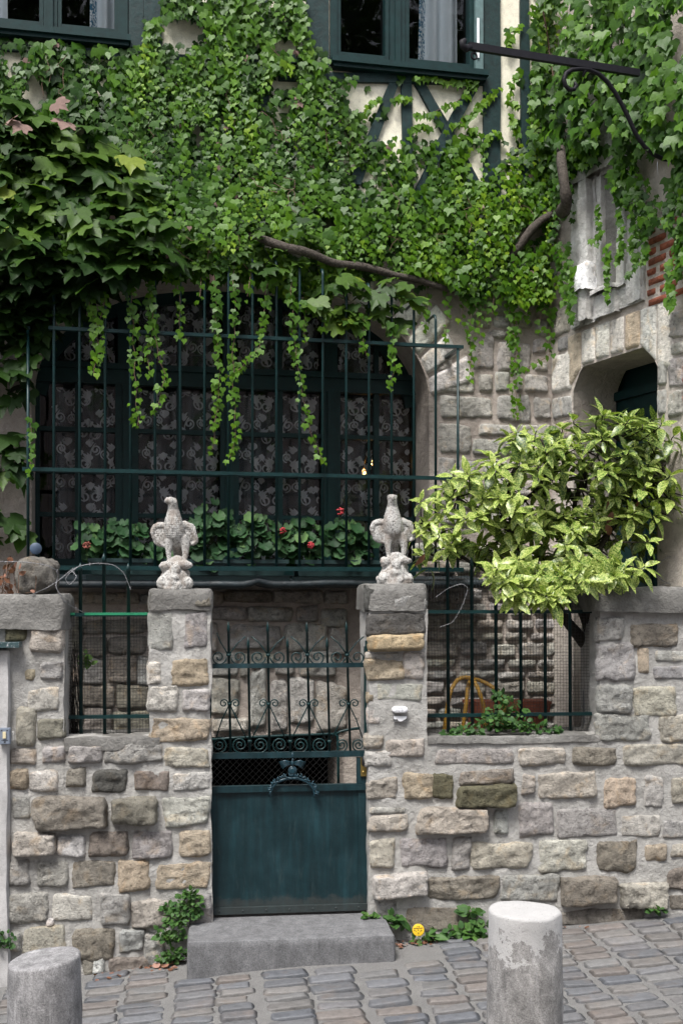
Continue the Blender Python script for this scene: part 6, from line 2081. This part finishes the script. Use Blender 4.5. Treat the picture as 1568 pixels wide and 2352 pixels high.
# ------------------------------------------------------------------ stone eagles
def remesh(mb, voxel, smooth_it=4):
    """fuse overlapping shapes into one continuous skin"""
    me = make_mesh('tmp', mb.verts(), mb.F)
    o = bpy.data.objects.new('tmp', me)
    COL.objects.link(o)
    md = o.modifiers.new('r', 'REMESH'); md.mode = 'VOXEL'; md.voxel_size = voxel
    sm = o.modifiers.new('s', 'SMOOTH'); sm.iterations = smooth_it; sm.factor = 0.5
    dg = bpy.context.evaluated_depsgraph_get()
    ev = o.evaluated_get(dg)
    em = ev.to_mesh()
    n_ = len(em.vertices)
    V = np.empty(n_ * 3, np.float32); em.vertices.foreach_get('co', V)
    Nn = np.empty(n_ * 3, np.float32); em.vertices.foreach_get('normal', Nn)
    Fq = [tuple(p.vertices) for p in em.polygons]
    ev.to_mesh_clear()
    bpy.data.objects.remove(o); bpy.data.meshes.remove(me)
    q = np.array([f for f in Fq if len(f) == 4]).reshape(-1, 4); t = np.array([f for f in Fq if len(f) == 3]).reshape(-1, 3)
    return V.reshape(-1, 3).astype(float), Nn.reshape(-1, 3).astype(float), [a for a in (q, t) if len(a)]


def limb(mb, pts, rad, sides=12, steps=6):
    P = np.array(pts, float)
    t = np.linspace(0, len(P) - 1, (len(P) - 1) * steps + 1)
    Pi = np.stack([np.interp(t, np.arange(len(P)), P[:, c]) for c in range(3)], -1)
    Ri = np.interp(t, np.arange(len(P)), rad)
    for _ in range(2):
        Pi[1:-1] = (Pi[:-2] + 2 * Pi[1:-1] + Pi[2:]) / 4; Ri[1:-1] = (Ri[:-2] + 2 * Ri[1:-1] + Ri[2:]) / 4
    for p, r in zip(Pi[::2], Ri[::2]): mb.ellipsoid(p, (r, r, r), nu=sides, nv=8)
    mb.tube(Pi, Ri, sides)


me_, nt_, b_ = nodes('weathered_white_stone')
x_ = N(nt_); p_ = x_.pos()
c_ = x_.mix(x_.noise(p_, 14, 4, .6), (.56, .55, .52), (.36, .35, .335))
lich = x_.ramp(x_.noise(p_, 95, 4, .75), [(.50, 0.0), (.58, 1.0)])
c_ = x_.mix(x_.math('MULTIPLY', lich, .8), c_, (.10, .095, .09))
br_ = x_.ramp(x_.noise(x_.scalev(p_, (1, 1, .7)), 16, 4, .6), [(.46, 0.0), (.62, 1.0)])
c_ = x_.mix(x_.math('MULTIPLY', br_, .65), c_, (.22, .18, .15))
nt_.links.new(c_, b_.inputs['Base Color']); b_.inputs['Roughness'].default_value = .9; b_.inputs['Specular IOR Level'].default_value = .2
nt_.links.new(x_.bump(x_.noise(p_, 140, 4, .7), .7, .006), b_.inputs['Normal'])
M['statue'] = me_


def eagle(px, py_base, label, turn, seed, wl=1.0):
    """turn > 0 looks to the left"""
    c = G.at(px, py_base, -0.17)
    c = np.array([c[0], c[1], zpx(G, px, py_base + 2, 0.0)])
    root = empty('eagle_statue', c, label, 'statue', 'stone eagles on the gate pillars')
    X, Yb = G.t, -G.n                                 # right, backwards
    sc = 1 / 3334.0 * 1.0
    def p(x_, z_, y_=0.0): return c + X * ((x_ - 690) * sc) + ZUP * ((2020 - z_) * sc) + Yb * (y_ * sc)
    mb = MB()
    # neck, chest, belly, rump, tail
    limb(mb, [p(640 + 6 * turn, 335, -60), p(648, 450, -20), p(652, 580, 0), p(655, 760, 10), p(680, 930, 40), p(715, 1080, 110)], np.array([92, 96, 135, 188, 205, 150]) * sc)
    limb(mb, [p(715, 1080, 110), p(735, 1230, 200), p(745, 1420, 260), p(745, 1520, 270)], np.array([140, 105, 85, 45]) * sc)
    # head and hooked beak
    R0_ = np.stack([X, Yb, ZUP], -1)
    hx_, hy_ = 640 - 30 * turn, 305
    mb.ellipsoid(p(hx_, hy_, -50), np.array([100, 112, 85]) * sc, R0_)
    limb(mb, [p(hx_ - 62 * turn, hy_ - 4, -110), p(hx_ - 95 * turn, hy_ - 10, -165 + 60 * abs(turn)), p(hx_ - 108 * turn, hy_ + 42, -185 + 60 * abs(turn))], np.array([52, 34, 10]) * sc, 8)
    for sg in (-1, 1): limb(mb, [p(hx_ + sg * 38 - 40 * turn, hy_ - 52, -118), p(hx_ + sg * 82, hy_ - 40, -70)], np.array([24, 26]) * sc, 8)
    # thighs, shanks, toes
    limb(mb, [p(600, 1040, 20), p(565, 1160, 0), p(560, 1300, -10), p(575, 1450, -30)], np.array([110, 78, 56, 44]) * sc)
    limb(mb, [p(830, 1040, 20), p(880, 1150, 0), p(890, 1300, -10), p(865, 1450, -30)], np.array([110, 88, 66, 48]) * sc)
    for (fx, fz) in ((575, 1465), (865, 1465)):
        for a in (-.7, 0, .7): limb(mb, [p(fx, fz, -30), p(fx + 70 * math.sin(a), fz + 22, -40 - 75 * math.cos(a)), p(fx + 90 * math.sin(a), fz + 60, -45 - 100 * math.cos(a))], np.array([34, 26, 12]) * sc, 7)
    # half-open wings
    for sg, pts in ((-1, [(520, 790), (400, 765), (300, 800), (250, 900), (290, 1020), (400, 1120), (490, 1180)]), (1, [(800, 770), (870, 750), (950, 800), (1020, 880), (1075, 990), (1090, 1080), (1030, 1130)])):
        q = [p(a, b, 45 + (10 if 0 < i < 6 else 0)) for i, (a, b) in enumerate(pts)]
        limb(mb, q, np.array([60, 66, 62, 50, 44, 40, 30]) * sc * (1.0 if sg < 0 else 1.15), 9)
        ctr = np.mean(q, 0)
        rot = Matrix.Rotation(0.10 * sg, 3, 'Z')
        wd = (195, 46, 235) if sg < 0 else (170, 48, 235)
        a_ = 0.0 if sg < 0 else -0.42
        Rw = np.stack([X * math.cos(a_) + ZUP * math.sin(a_), Yb, -X * math.sin(a_) + ZUP * math.cos(a_)], -1)
        mb.ellipsoid(p(425 if sg < 0 else 915, 965 if sg < 0 else 940, 55), np.array(wd) * sc, Rw)
        for f in range(5):                             # flight feathers
            k = f / 4
            a = p(300 + 45 * f if sg < 0 else 1070 - 40 * f, 860 if sg < 0 else 900, 60)
            b = p(330 + 45 * f if sg < 0 else 1090 - 45 * f, 1090 + 22 * f if sg < 0 else 1120 + 18 * f, 75)
            limb(mb, [a, (a + b) / 2, b], np.array([26, 30, 16]) * sc, 7)
    V, Nn, Fc = remesh(mb, 0.0042, 2)
    # carved feathers: overlapping scales, plus wear
    loc = V - c
    zz = loc[:, 2]; aa = np.arctan2(loc @ X, -(loc @ Yb) + .05)
    row = np.floor(zz / 0.0125)
    fx = (aa * 9.5 + (row % 2) * .5) % 1.0
    fz = (zz / 0.0125) % 1.0
    scale_ = np.clip(1.0 - np.hypot((fx - .5) * 1.7, (fz - .2) * 0.95), -0.3, 1)
    body = np.clip((zz - 0.27) / .04, 0, 1) * np.clip((0.50 - zz) / .02, 0, 1)
    V = V + Nn * (0.0030 * scale_ * body + 0.0022 * fbm(V, 60, 3, seed))[:, None]
    m2 = MB(); m2.add(V, *Fc)
    mk('eagle', m2, M['statue'], root, True)
    # the rock it perches on
    r_ = np.random.default_rng(seed)
    mb = MB()
    limb(mb, [p(720, 1540, 0), p(690, 1700, 0), p(690, 1850, 0), p(690, 2000, 0)], np.array([185, 215, 300, 340]) * sc, 12)
    for k in range(30):
        z_ = r_.uniform(1500, 1985)
        wd = np.interp(z_, [1500, 1560, 1640, 1740, 1850, 2000], [250, 280, 255, 215, 310, 395])
        a = r_.uniform(-math.pi, math.pi)
        rr = r_.uniform(55, 120)
        x0 = 690 + (wd - rr * .85) * math.sin(a)
        y0 = -(wd * .8 - rr * .8) * math.cos(a)
        mb.ellipsoid(p(x0, z_, y0), np.array([rr * r_.uniform(.8, 1.5), rr, rr * r_.uniform(.6, 1.0)]) * sc, R0_ @ np.array(Matrix.Rotation(r_.uniform(-.6, .6), 3, 'Y')))
    for (x0, z_, y0, a, b, d) in ((500, 1560, -120, 120, 90, 80), (880, 1540, -140, 150, 80, 75), (700, 1640, -210, 90, 130, 100), (470, 1890, -150, 130, 150, 120), (900, 1900, -160, 150, 130, 110), (680, 1800, -230, 130, 120, 90), (590, 1500, -80, 60, 50, 40), (890, 1490, -80, 60, 50, 40), (740, 1930, -260, 100, 80, 80)):
        mb.ellipsoid(p(x0, z_, y0), np.array([a, d, b]) * sc, R0_)
    V, Nn, Fc = remesh(mb, 0.0048, 1)
    V = V + Nn * (0.0060 * fbm(V, 34, 3, seed + 3) + 0.0022 * fbm(V, 110, 2, seed + 5))[:, None]
    V[:, 2] = np.maximum(V[:, 2], c[2] - .006)
    m2 = MB(); m2.add(V, *Fc)
    mk('rock_base', m2, M['statue'], root, True)


eagle(403, 1352, 'weathered white stone eagle looking left, on the left gate pillar', 1.0, 5)
eagle(905, 1341, 'weathered white stone eagle facing the street, on the right gate pillar', 0.05, 9)

# ------------------------------------------------------------------ flower boxes and geraniums in the grille
box_mat = mat_simple('dark_green_trough', (0.010, 0.030, 0.030), 0.5, 0.25, 14)


def trough(x0, x1, y0, y1, label):
    n0, n1 = 0.10, 0.30
    s0, s1 = H.s(x0, n1), H.s(x1, n1)
    z1, z0 = H.sz((x0 + x1) / 2, y0, n1)[1], H.sz((x0 + x1) / 2, y1, n1)[1]
    o = empty('flower_box', H.w((s0 + s1) / 2, .2, z0), label, 'flower box', 'flower boxes inside the window grille')
    mb = MB()
    c = []
    for (f, z) in ((0.93, z0), (1.0, z1)):
        sm_, nm_ = (s0 + s1) / 2, (n0 + n1) / 2
        c += [H.w(sm_ + (a - sm_) * f, nm_ + (b - nm_) * f, z) for a, b in ((s0, n0), (s1, n0), (s1, n1), (s0, n1))]
    mb.add(c, [(0, 1, 2, 3), (0, 4, 5, 1), (1, 5, 6, 2), (2, 6, 7, 3), (3, 7, 4, 0)])
    mk('trough', mb, box_mat, o)
    mb = MB(); mb.pbox(H, s0 - .008, s1 + .008, n1 - .012, n1 + .010, z1 - .022, z1 + .004); mb.pbox(H, s0 - .008, s1 + .008, n0 - .01, n0 + .012, z1 - .022, z1 + .004); mk('rim', mb, box_mat, o)
    mb = MB(); mb.pbox(H, s0 + .01, s1 - .01, n0 + .012, n1 - .012, z1 - .06, z1 - .025); mk('soil', mb, M['dark_bark'], o)
    mb = MB(); mb.pbox(H, s0 - .02, s1 + .01, n0 - .03, n1 + .03, z0 - .035, z0 - .004); mk('saucer', mb, box_mat, o)
    return o


trough(205, 390, 1284, 1320, 'leftmost dark green flower box inside the window grille, below the left geraniums')
trough(400, 660, 1286, 1322, 'middle dark green flower box inside the window grille, between the two eagles')
trough(680, 890, 1288, 1324, 'rightmost dark green flower box inside the window grille, left of the right eagle')


def geranium(cx, cy, rx, ry, n_, label, flowers, hang=0.0):
    """px centre, radii of the plant's outline"""
    base = H.at(cx, cy + ry * .8, .2)
    o = empty('geranium', base, label, 'geranium', 'geraniums in the window boxes')
    L, st_ = [], []
    for k in range(n_):
        a, r = RNG.uniform(0, 2 * math.pi), math.sqrt(RNG.random())
        px, py = cx + rx * r * math.cos(a), cy + ry * r * math.sin(a)
        n0 = .20 + .13 * RNG.random() * (1 - .3 * r)
        p = H.at(px, py, n0)
        out = H.n * RNG.uniform(.4, 1.1) + ZUP * RNG.uniform(.3, 1.1) + H.t * (math.cos(a) * r * .6 + RNG.normal(0, .25))
        tip = -ZUP * .7 + H.n * .4 + H.t * RNG.normal(0, .7)
        L.append([*p, *tip, *out, RNG.uniform(.060, .098), float(np.clip(.42 + RNG.normal(0, .16) + (.25 if RNG.random() < .08 else 0), 0, 1))])
        st_.append((base + H.t * RNG.normal(0, .05), p))
    leaves(o, 'ger', GER, L, M['geranium'])
    mb = MB()
    for a, b in st_[::2]:
        mb.tube([a, (a + b) / 2 - H.n * .04, b], .0028, 4)
    mk('stems', mb, M['green_stem'], o)['kind'] = 'stuff'
    for (px, py, col) in flowers:
        c = H.at(px, py, .36)
        mb = MB()
        for k in range(22):
            d = RNG.normal(0, 1, 3); d /= np.linalg.norm(d)
            mb.ellipsoid(c + d * .024 * RNG.uniform(.6, 1), (.0085, .0085, .0055), nu=6, nv=4)
        f = mk('flower_head', mb, mat_simple('geranium_petal', col, .6, .3, 60), o, True)
        mb = MB(); mb.tube([c, c - ZUP * .06 - H.n * .05, c - ZUP * .13 - H.n * .10], .0022, 4); mk('flower_stalk', mb, M['green_stem'], o)
    return o


RED = (.40, .03, .04)
geranium(210, 1232, 38, 44, 34, 'small geranium with a fading red flower head at the left end of the boxes', [(200, 1252, (.25, .07, .05))])
geranium(285, 1230, 46, 46, 52, 'bushy geranium left of the left eagle, its leaves against the pale window reflection', [])
geranium(352, 1262, 34, 26, 26, 'low geranium half hidden behind the left eagle wing', [])
geranium(488, 1218, 58, 78, 92, 'tall geranium right of the left eagle with leaves trailing over the box', [])
geranium(592, 1228, 50, 58, 66, 'geranium in the middle of the window between the two eagles', [(648, 1218, RED)])
geranium(690, 1235, 60, 50, 66, 'geranium with a bright red flower head low in its leaves', [(714, 1252, RED)])
geranium(800, 1235, 56, 50, 62, 'geranium left of the right eagle with one red flower raised above it', [(781, 1174, RED)])

# ------------------------------------------------------------------ curtains and the lit lamp
def mat_veil(name, col, alpha):
    m = bpy.data.materials.new(name); m.use_nodes = True
    nt = m.node_tree; nt.nodes.clear(); x = N(nt)
    out = x.new('ShaderNodeOutputMaterial'); tr = x.new('ShaderNodeBsdfTransparent'); df = x.new('ShaderNodeBsdfDiffuse'); df.inputs[0].default_value = (*col, 1)
    tl = x.new('ShaderNodeBsdfTranslucent'); tl.inputs[0].default_value = (*col, 1)
    m1 = x.new('ShaderNodeMixShader'); m1.inputs[0].default_value = .25
    nt.links.new(df.outputs[0], m1.inputs[1]); nt.links.new(tl.outputs[0], m1.inputs[2])
    m2 = x.new('ShaderNodeMixShader'); m2.inputs[0].default_value = alpha
    nt.links.new(tr.outputs[0], m2.inputs[1]); nt.links.new(m1.outputs[0], m2.inputs[2])
    nt.links.new(m2.outputs[0], out.inputs[0])
    return m


M['voile'] = mat_veil('grey_voile', (.50, .52, .56), .30)
M['lace'] = mat_veil('white_lace', (.88, .88, .90), .95)
CNN = WN - 0.095


def lace_curtain(x0, x1, z0, z1, label, seed, folds=None):
    r_ = np.random.default_rng(seed)
    s0, s1 = ws(x0), ws(x1)
    ph, fq = r_.uniform(0, 6), r_.uniform(38, 52)
    def nz(s): return CNN + .022 * np.sin(s * fq + ph) + .014 * np.sin(s * fq * .43 + 2 * ph)
    zt_ = lambda s: np.minimum(z1, arch_z(np.asarray(s)) - .02)
    o = empty('lace_curtain', H.w((s0 + s1) / 2, CNN, z0), label, 'lace curtain', 'lace curtains behind the arched window')
    sv = np.linspace(s0, s1, 40)
    mb = MB()
    mb.add(np.concatenate([H.w(sv, nz(sv), z0), H.w(sv, nz(sv), zt_(sv))]), [(i, i + 1, 41 + i, 40 + i) for i in range(39)])
    for k in range(int((s1 - s0) / .075)):               # gathers, where the net lies double
        a = r_.uniform(s0 + .02, s1 - .07); b = a + r_.uniform(.012, .05)
        sv = np.linspace(a, b, 4)
        mb.add(np.concatenate([H.w(sv + r_.normal(0, .006), nz(sv) - .006, z0), H.w(sv, nz(sv) - .006, zt_(sv))]), [(i, i + 1, 5 + i, 4 + i) for i in range(3)])
    mk('voile', mb, M['voile'], o, True)
    mb = MB()
    def ribbon(pts, w):
        P = np.array(pts, float)
        P = P[(P[:, 0] > s0) & (P[:, 0] < s1) & (P[:, 1] > z0)]
        if len(P): P = P[P[:, 1] < zt_(P[:, 0])]
        if len(P) < 2: return
        T = np.gradient(P, axis=0); T /= np.linalg.norm(T, axis=1)[:, None] + 1e-9
        Nn = np.stack([-T[:, 1], T[:, 0]], -1)
        W = np.asarray(w) if not np.isscalar(w) else w
        W = np.interp(np.linspace(0, 1, len(P)), np.linspace(0, 1, len(W)), W)[:, None] if not np.isscalar(w) else w
        A, B = P + Nn * W, P - Nn * W
        k = len(P)
        mb.add(np.concatenate([H.w(A[:, 0], nz(A[:, 0]) + .003, A[:, 1]), H.w(B[:, 0], nz(B[:, 0]) + .003, B[:, 1])]), [(i, i + 1, k + i + 1, k + i) for i in range(k - 1)])
    def leafy(c, a, L_, w):
        for da, l_ in ((0, 1), (.6, .75), (-.6, .75), (1.15, .5), (-1.15, .5)):
            t = np.linspace(0, 1, 7)
            ribbon([(c[0] + math.cos(a + da * (1 - .3 * q)) * L_ * l_ * q, c[1] + math.sin(a + da * (1 - .3 * q)) * L_ * l_ * q) for q in t], [.001, w, w * 1.2, w * .7, .0005])
    uw, uh = .150, .225
    rr = 0
    for iy in range(-1, int((z1 - z0) / uh) + 2):
        for ix in range(-1, int((s1 - s0) / uw) + 2):
            bx, bz = s0 + ix * uw + (uw / 2 if iy % 2 else 0) + .02 + r_.normal(0, .010), z0 + iy * uh + r_.normal(0, .008)
            f = 1 if (ix + iy) % 2 else -1
            ribbon([tuple(q) for q in spiral((bx + f * .035, bz + .06), .046, .008, math.pi * (.5 if f > 0 else .5), 1.5 * f, 26)], [.004, .006, .008])
            ribbon([tuple(q) for q in spiral((bx - f * .038, bz + .155), .036, .007, -math.pi * .5, -1.4 * f, 24)], [.004, .006, .008])
            t = np.linspace(0, 1, 14)
            ribbon([(bx + f * (.035 - .075 * q) + .012 * math.sin(q * 6), bz + .02 + .18 * q) for q in t], .0045)
            if (ix + 2 * iy) % 3 == 0:
                ribbon([(bx + .03 * math.cos(a), bz + .21 + .021 * math.sin(a)) for a in np.linspace(0, 2 * math.pi, 20)], .0045)
            leafy((bx - f * .006, bz + .085), math.pi / 2 - f * .9 + math.pi * (f < 0) * 0, .078, .011)
            leafy((bx + f * .015, bz + .19), math.pi / 2 + f * .7, .064, .010)
            leafy((bx + f * .060, bz + .15), -math.pi / 2 + f * .5, .054, .009)
    mk('lace_pattern', mb, M['lace'], o)['kind'] = 'stuff'


for i, (a, b) in enumerate(LIGHTS):
    nm = ('leftmost', 'second from left', 'third from left', 'rightmost')[i]
    lace_curtain(a + (28 if i == 0 else 2), b - 2, zb + .05, zmid0 - .02, nm + ' scroll-patterned lace curtain in the lower lights of the arched window', 20 + i)
    lace_curtain(a + 2, b - 2, zmid1 + .01, ZT, nm + ' lace curtain in the arched fanlight above the transom', 40 + i)

lp = empty('lit_lamp', H.at(846, 1070, -1.2), 'lit lamp with two warm bulbs seen through the lace of the rightmost light', 'lamp')
mw, ntw, bw = nodes('warm_bulb')
bw.inputs['Base Color'].default_value = (1, .7, .35, 1); bw.inputs['Emission Color'].default_value = (1, .50, .14, 1); bw.inputs['Emission Strength'].default_value = 7
for (px, py) in ((857, 1063), (836, 1084)):
    c = H.at(px, py, -1.2); mb = MB(); mb.ellipsoid(c, (.018, .018, .024), nu=10, nv=7); mk('bulb', mb, mw, lp, True)
    mb = MB(); mb.tube([c + ZUP * .024, c + ZUP * .07, H.at(846, 1030, -1.2)], .006, 5); mk('lamp_arm', mb, M['brass'], lp, True)
mb = MB(); c = H.at(846, 1030, -1.2); mb.tube([c, c + ZUP * 1.2], .005, 5); mk('lamp_rod', mb, M['brass'], lp)

# curtains of the upper windows
mcur, ntc, bc_ = nodes('pale_blue_linen')
x_ = N(ntc); bc_.inputs['Base Color'].default_value = (.78, .84, .88, 1); bc_.inputs['Roughness'].default_value = .9; bc_.inputs['Specular IOR Level'].default_value = .1
mfl, ntf, bf_ = nodes('blue_sprig_border')
x_ = N(ntf); p_ = x_.pos()
ntf.links.new(x_.mix(x_.ramp(x_.noise(p_, 34, 3, .6, 1.5), [(.48, 0.0), (.54, 1.0)]), (.80, .85, .88), (.06, .20, .32)), bf_.inputs['Base Color']); bf_.inputs['Roughness'].default_value = .9


def drape(x0, x1, xb0, xb1, border, label, z0, folds):
    n_ = UN - .125
    o = empty('curtain', H.w(ux(x0), n_, z0), label, 'curtain', 'curtains behind the upper windows')
    zz = np.linspace(z0, z0 + 1.75, 16)
    def sheet(fa, fb, mat, name, dn):
        t = np.linspace(fa, fb, 30)
        mb = MB(); V = []
        for z in zz:
            k = (z - z0) / 1.75
            a, b = ux(xb0 + (x0 - xb0) * k), ux(xb1 + (x1 - xb1) * k)
            s = a + (b - a) * t
            V.append(H.w(s, n_ + dn + 0.028 * np.sin(t * folds * 6.28 + 1.2), z))
        mb.add(np.concatenate(V), [(j * 30 + i, j * 30 + i + 1, (j + 1) * 30 + i + 1, (j + 1) * 30 + i) for j in range(15) for i in range(29)])
        mk(name, mb, mat, o, True)
    if border == 'l': sheet(0, .2, mfl, 'border', .0); sheet(.2, 1, mcur, 'cloth', .0)
    elif border == 'n': sheet(0, 1, mcur, 'cloth', 0)
    return o


drape(978, 1062, 968, 1064, 'l', 'pale blue curtain with a blue sprigged edge in the right upper window', zr + .03, 2.6)
drape(210, 284, 206, 284, 'l', 'pale blue curtain with a blue edge in the left upper window', zl + .03, 2.2)
drape(-20, 8, -30, 16, 'n', 'sliver of pale curtain at the very edge of the left upper window', zl + .03, 1.0)
drape(768, 786, 768, 788, 'n', 'thin pale curtain strip at the left side of the right upper window', zr + .03, .6)

# ------------------------------------------------------------------ weeds at the wall foot, on the ledge, and litter
def weed(name, pts, label, n_leaf, size, cat='weed', tint=.5, pl=G, spread=(.06, .05), hang=0.0):
    """leaves in tufts round the given (px, py, n, radius) centres"""
    c0 = pl.at(pts[0][0], pts[0][1], pts[0][2])
    o = empty(name, c0, label, cat)
    L = []; mb = MB()
    tot = sum(q[3] for q in pts)
    for (px, py, n_, rad) in pts:
        c = pl.at(px, py, n_)
        for k in range(max(3, int(n_leaf * rad / tot))):
            d = RNG.normal(0, 1, 3); d /= np.linalg.norm(d)
            r = rad * RNG.random() ** .5
            p = c + pl.t * d[0] * r + ZUP * abs(d[2]) * r * 1.0 + pl.n * (abs(d[1]) * r * .5)
            tip = d * .8 + pl.n * .3 - ZUP * hang
            L.append([*p, *tip, *(pl.n * .6 + ZUP * .9 + RNG.normal(0, .35, 3)), size * RNG.uniform(.6, 1.25), float(np.clip(tint + RNG.normal(0, .17), 0, 1))])
            if k % 3 == 0: mb.tube([c - ZUP * .01, (c + p) / 2 + RNG.normal(0, .006, 3), p], .0016, 3)
    leaves(o, 'weed' + name, SMALL if size < .06 else AUC, L, M['weed'])
    mk('stems', mb, M['green_stem'], o)['kind'] = 'stuff'
    return o


weed('wall_weed', [(400, 2200, .06, .09), (392, 2160, .05, .10), (412, 2120, .05, .09), (430, 2085, .03, .09), (440, 2060, .03, .06), (385, 2210, .05, .06), (450, 2105, .03, .05), (392, 2092, .02, .05)], 'tall green weed growing up the wall left of the step', 420, .030)
weed('wall_weed', [(1108, 2130, .05, .08), (1112, 2150, .06, .07), (1085, 2150, .06, .05), (1082, 2100, .03, .06)], 'leafy weed at the wall foot behind the pale bollard', 90, .050, tint=.5)
weed('wall_weed', [(1505, 2092, .04, .05), (1495, 2085, .03, .04)], 'small weed at the wall foot far right', 34, .04)
weed('wall_weed', [(852, 2112, .03, .05), (846, 2104, .03, .03)], 'little weed at the foot of the right gate pillar beside the gate', 30, .035, tint=.6)
weed('wall_weed', [(898, 2122, .04, .05), (905, 2112, .04, .05)], 'weed above the right end of the step', 30, .045)
weed('dandelion', [(962, 2160, .07, .10)], 'dandelion-like weed with long leaves under the yellow tag', 12, .10, tint=.45)
weed('dandelion', [(922, 2124, .05, .05)], 'broad-leaved seedling between the step and the yellow tag', 6, .09, tint=.45)
weed('wall_weed', [(1000, 2150, .06, .05), (1035, 2152, .06, .05), (1060, 2146, .06, .05)], 'low row of seedlings at the wall foot right of the yellow tag', 44, .045)
weed('wall_weed', [(14, 2158, .06, .06), (12, 2175, .05, .05)], 'tuft of dull weed on the wall at the left edge', 40, .03, tint=.2)
weed('trailing_weed', [(1150, 1675, -.10, .10), (1160, 1640, -.12, .12), (1180, 1670, -.08, .10), (1120, 1672, -.10, .09), (1200, 1678, -.06, .08), (1240, 1680, -.06, .08), (1090, 1684, -.06, .06), (1060, 1686, -.06, .06), (1030, 1688, -.06, .05), (1270, 1684, -.08, .05), (1150, 1608, -.14, .07), (1140, 1660, -.06, .09)], 'trailing green weed along the ledge of the wide railing', 430, .032, tint=.38)
weed('wall_weed', [(196, 1508, -.25, .04), (204, 1530, -.25, .04)], 'bright yellow-green shoots behind the three-bar railing', 14, .045, tint=1.0)
# dry creeper on the left pier and behind the small railing
o = empty('dry_creeper', G.at(30, 1330, 0.0), 'withered reddish creeper on top of the left pier beside the boulder', 'creeper')
mb = MB(); L = []
for k in range(26):
    a = G.at(RNG.uniform(-20, 60), 1362, RNG.uniform(-.15, .03)); b = a + G.t * RNG.normal(.02, .06) + ZUP * RNG.uniform(.04, .19) + G.n * RNG.normal(.02, .03)
    mid_ = (a + b) / 2 + RNG.normal(0, .025, 3)
    mb.tube([a, mid_, b], .0022, 4)
    for q in (mid_, b):
        L.append([*q, *RNG.normal(0, 1, 3), *RNG.normal(0, 1, 3), RNG.uniform(.025, .05), RNG.random() * .8])
mk('twigs', mb, M['twig'], o)['kind'] = 'stuff'
leaves(o, 'drycreeper', SMALL, L, M['dead_leaf'])
o = empty('dead_stems', G.at(165, 1690, -.25), 'tangle of dark dead stems behind the left end of the three-bar railing', 'stems')
mb = MB()
for k in range(60):
    x0 = RNG.uniform(150, 185); a = G.at(x0 + 5, 1700, RNG.uniform(-.34, -.20)); b = G.at(x0 - 8 + RNG.normal(0, 6), RNG.uniform(1470, 1600), RNG.uniform(-.34, -.22))
    mb.tube([a, (a + b) / 2 + RNG.normal(0, .015, 3), b], .0022, 4)
mk('dead_stem', mb, M['dark_bark'], o)['kind'] = 'stuff'
# litter of dry leaves at the wall foot
o = empty('fallen_leaves', G.at(370, 2236, .1), 'scatter of dry brown leaves along the wall foot either side of the step', 'leaf litter')
o['kind'] = 'stuff'
L = []
for k in range(130):
    if RNG.random() < .5: px = RNG.uniform(215, 420)
    elif RNG.random() < .75: px = RNG.uniform(905, 1000)
    else: px = RNG.uniform(1000, 1560)
    n_ = abs(RNG.normal(0, .06)) + .04
    p = G.at(px, 2200, n_)
    p[2] = ground_z(p[0], p[1]) + .012
    L.append([*p, *(RNG.normal(0, 1, 3) * [1, 1, .2]), *(ZUP + RNG.normal(0, .3, 3)), RNG.uniform(.012, .034), RNG.random() * .8])
for (px, n_) in ((378, .10), (392, .09), (365, .12), (385, .13)):
    p = G.at(px, 2200, n_); p[2] = ground_z(p[0], p[1]) + .018
    L.append([*p, *(RNG.normal(0, 1, 3) * [1, 1, .2]), *(ZUP + G.n * .5 + RNG.normal(0, .3, 3)), .055, RNG.random()])
leaves(o, 'litter', SMALL, L, M['dead_leaf'], indiv=0)
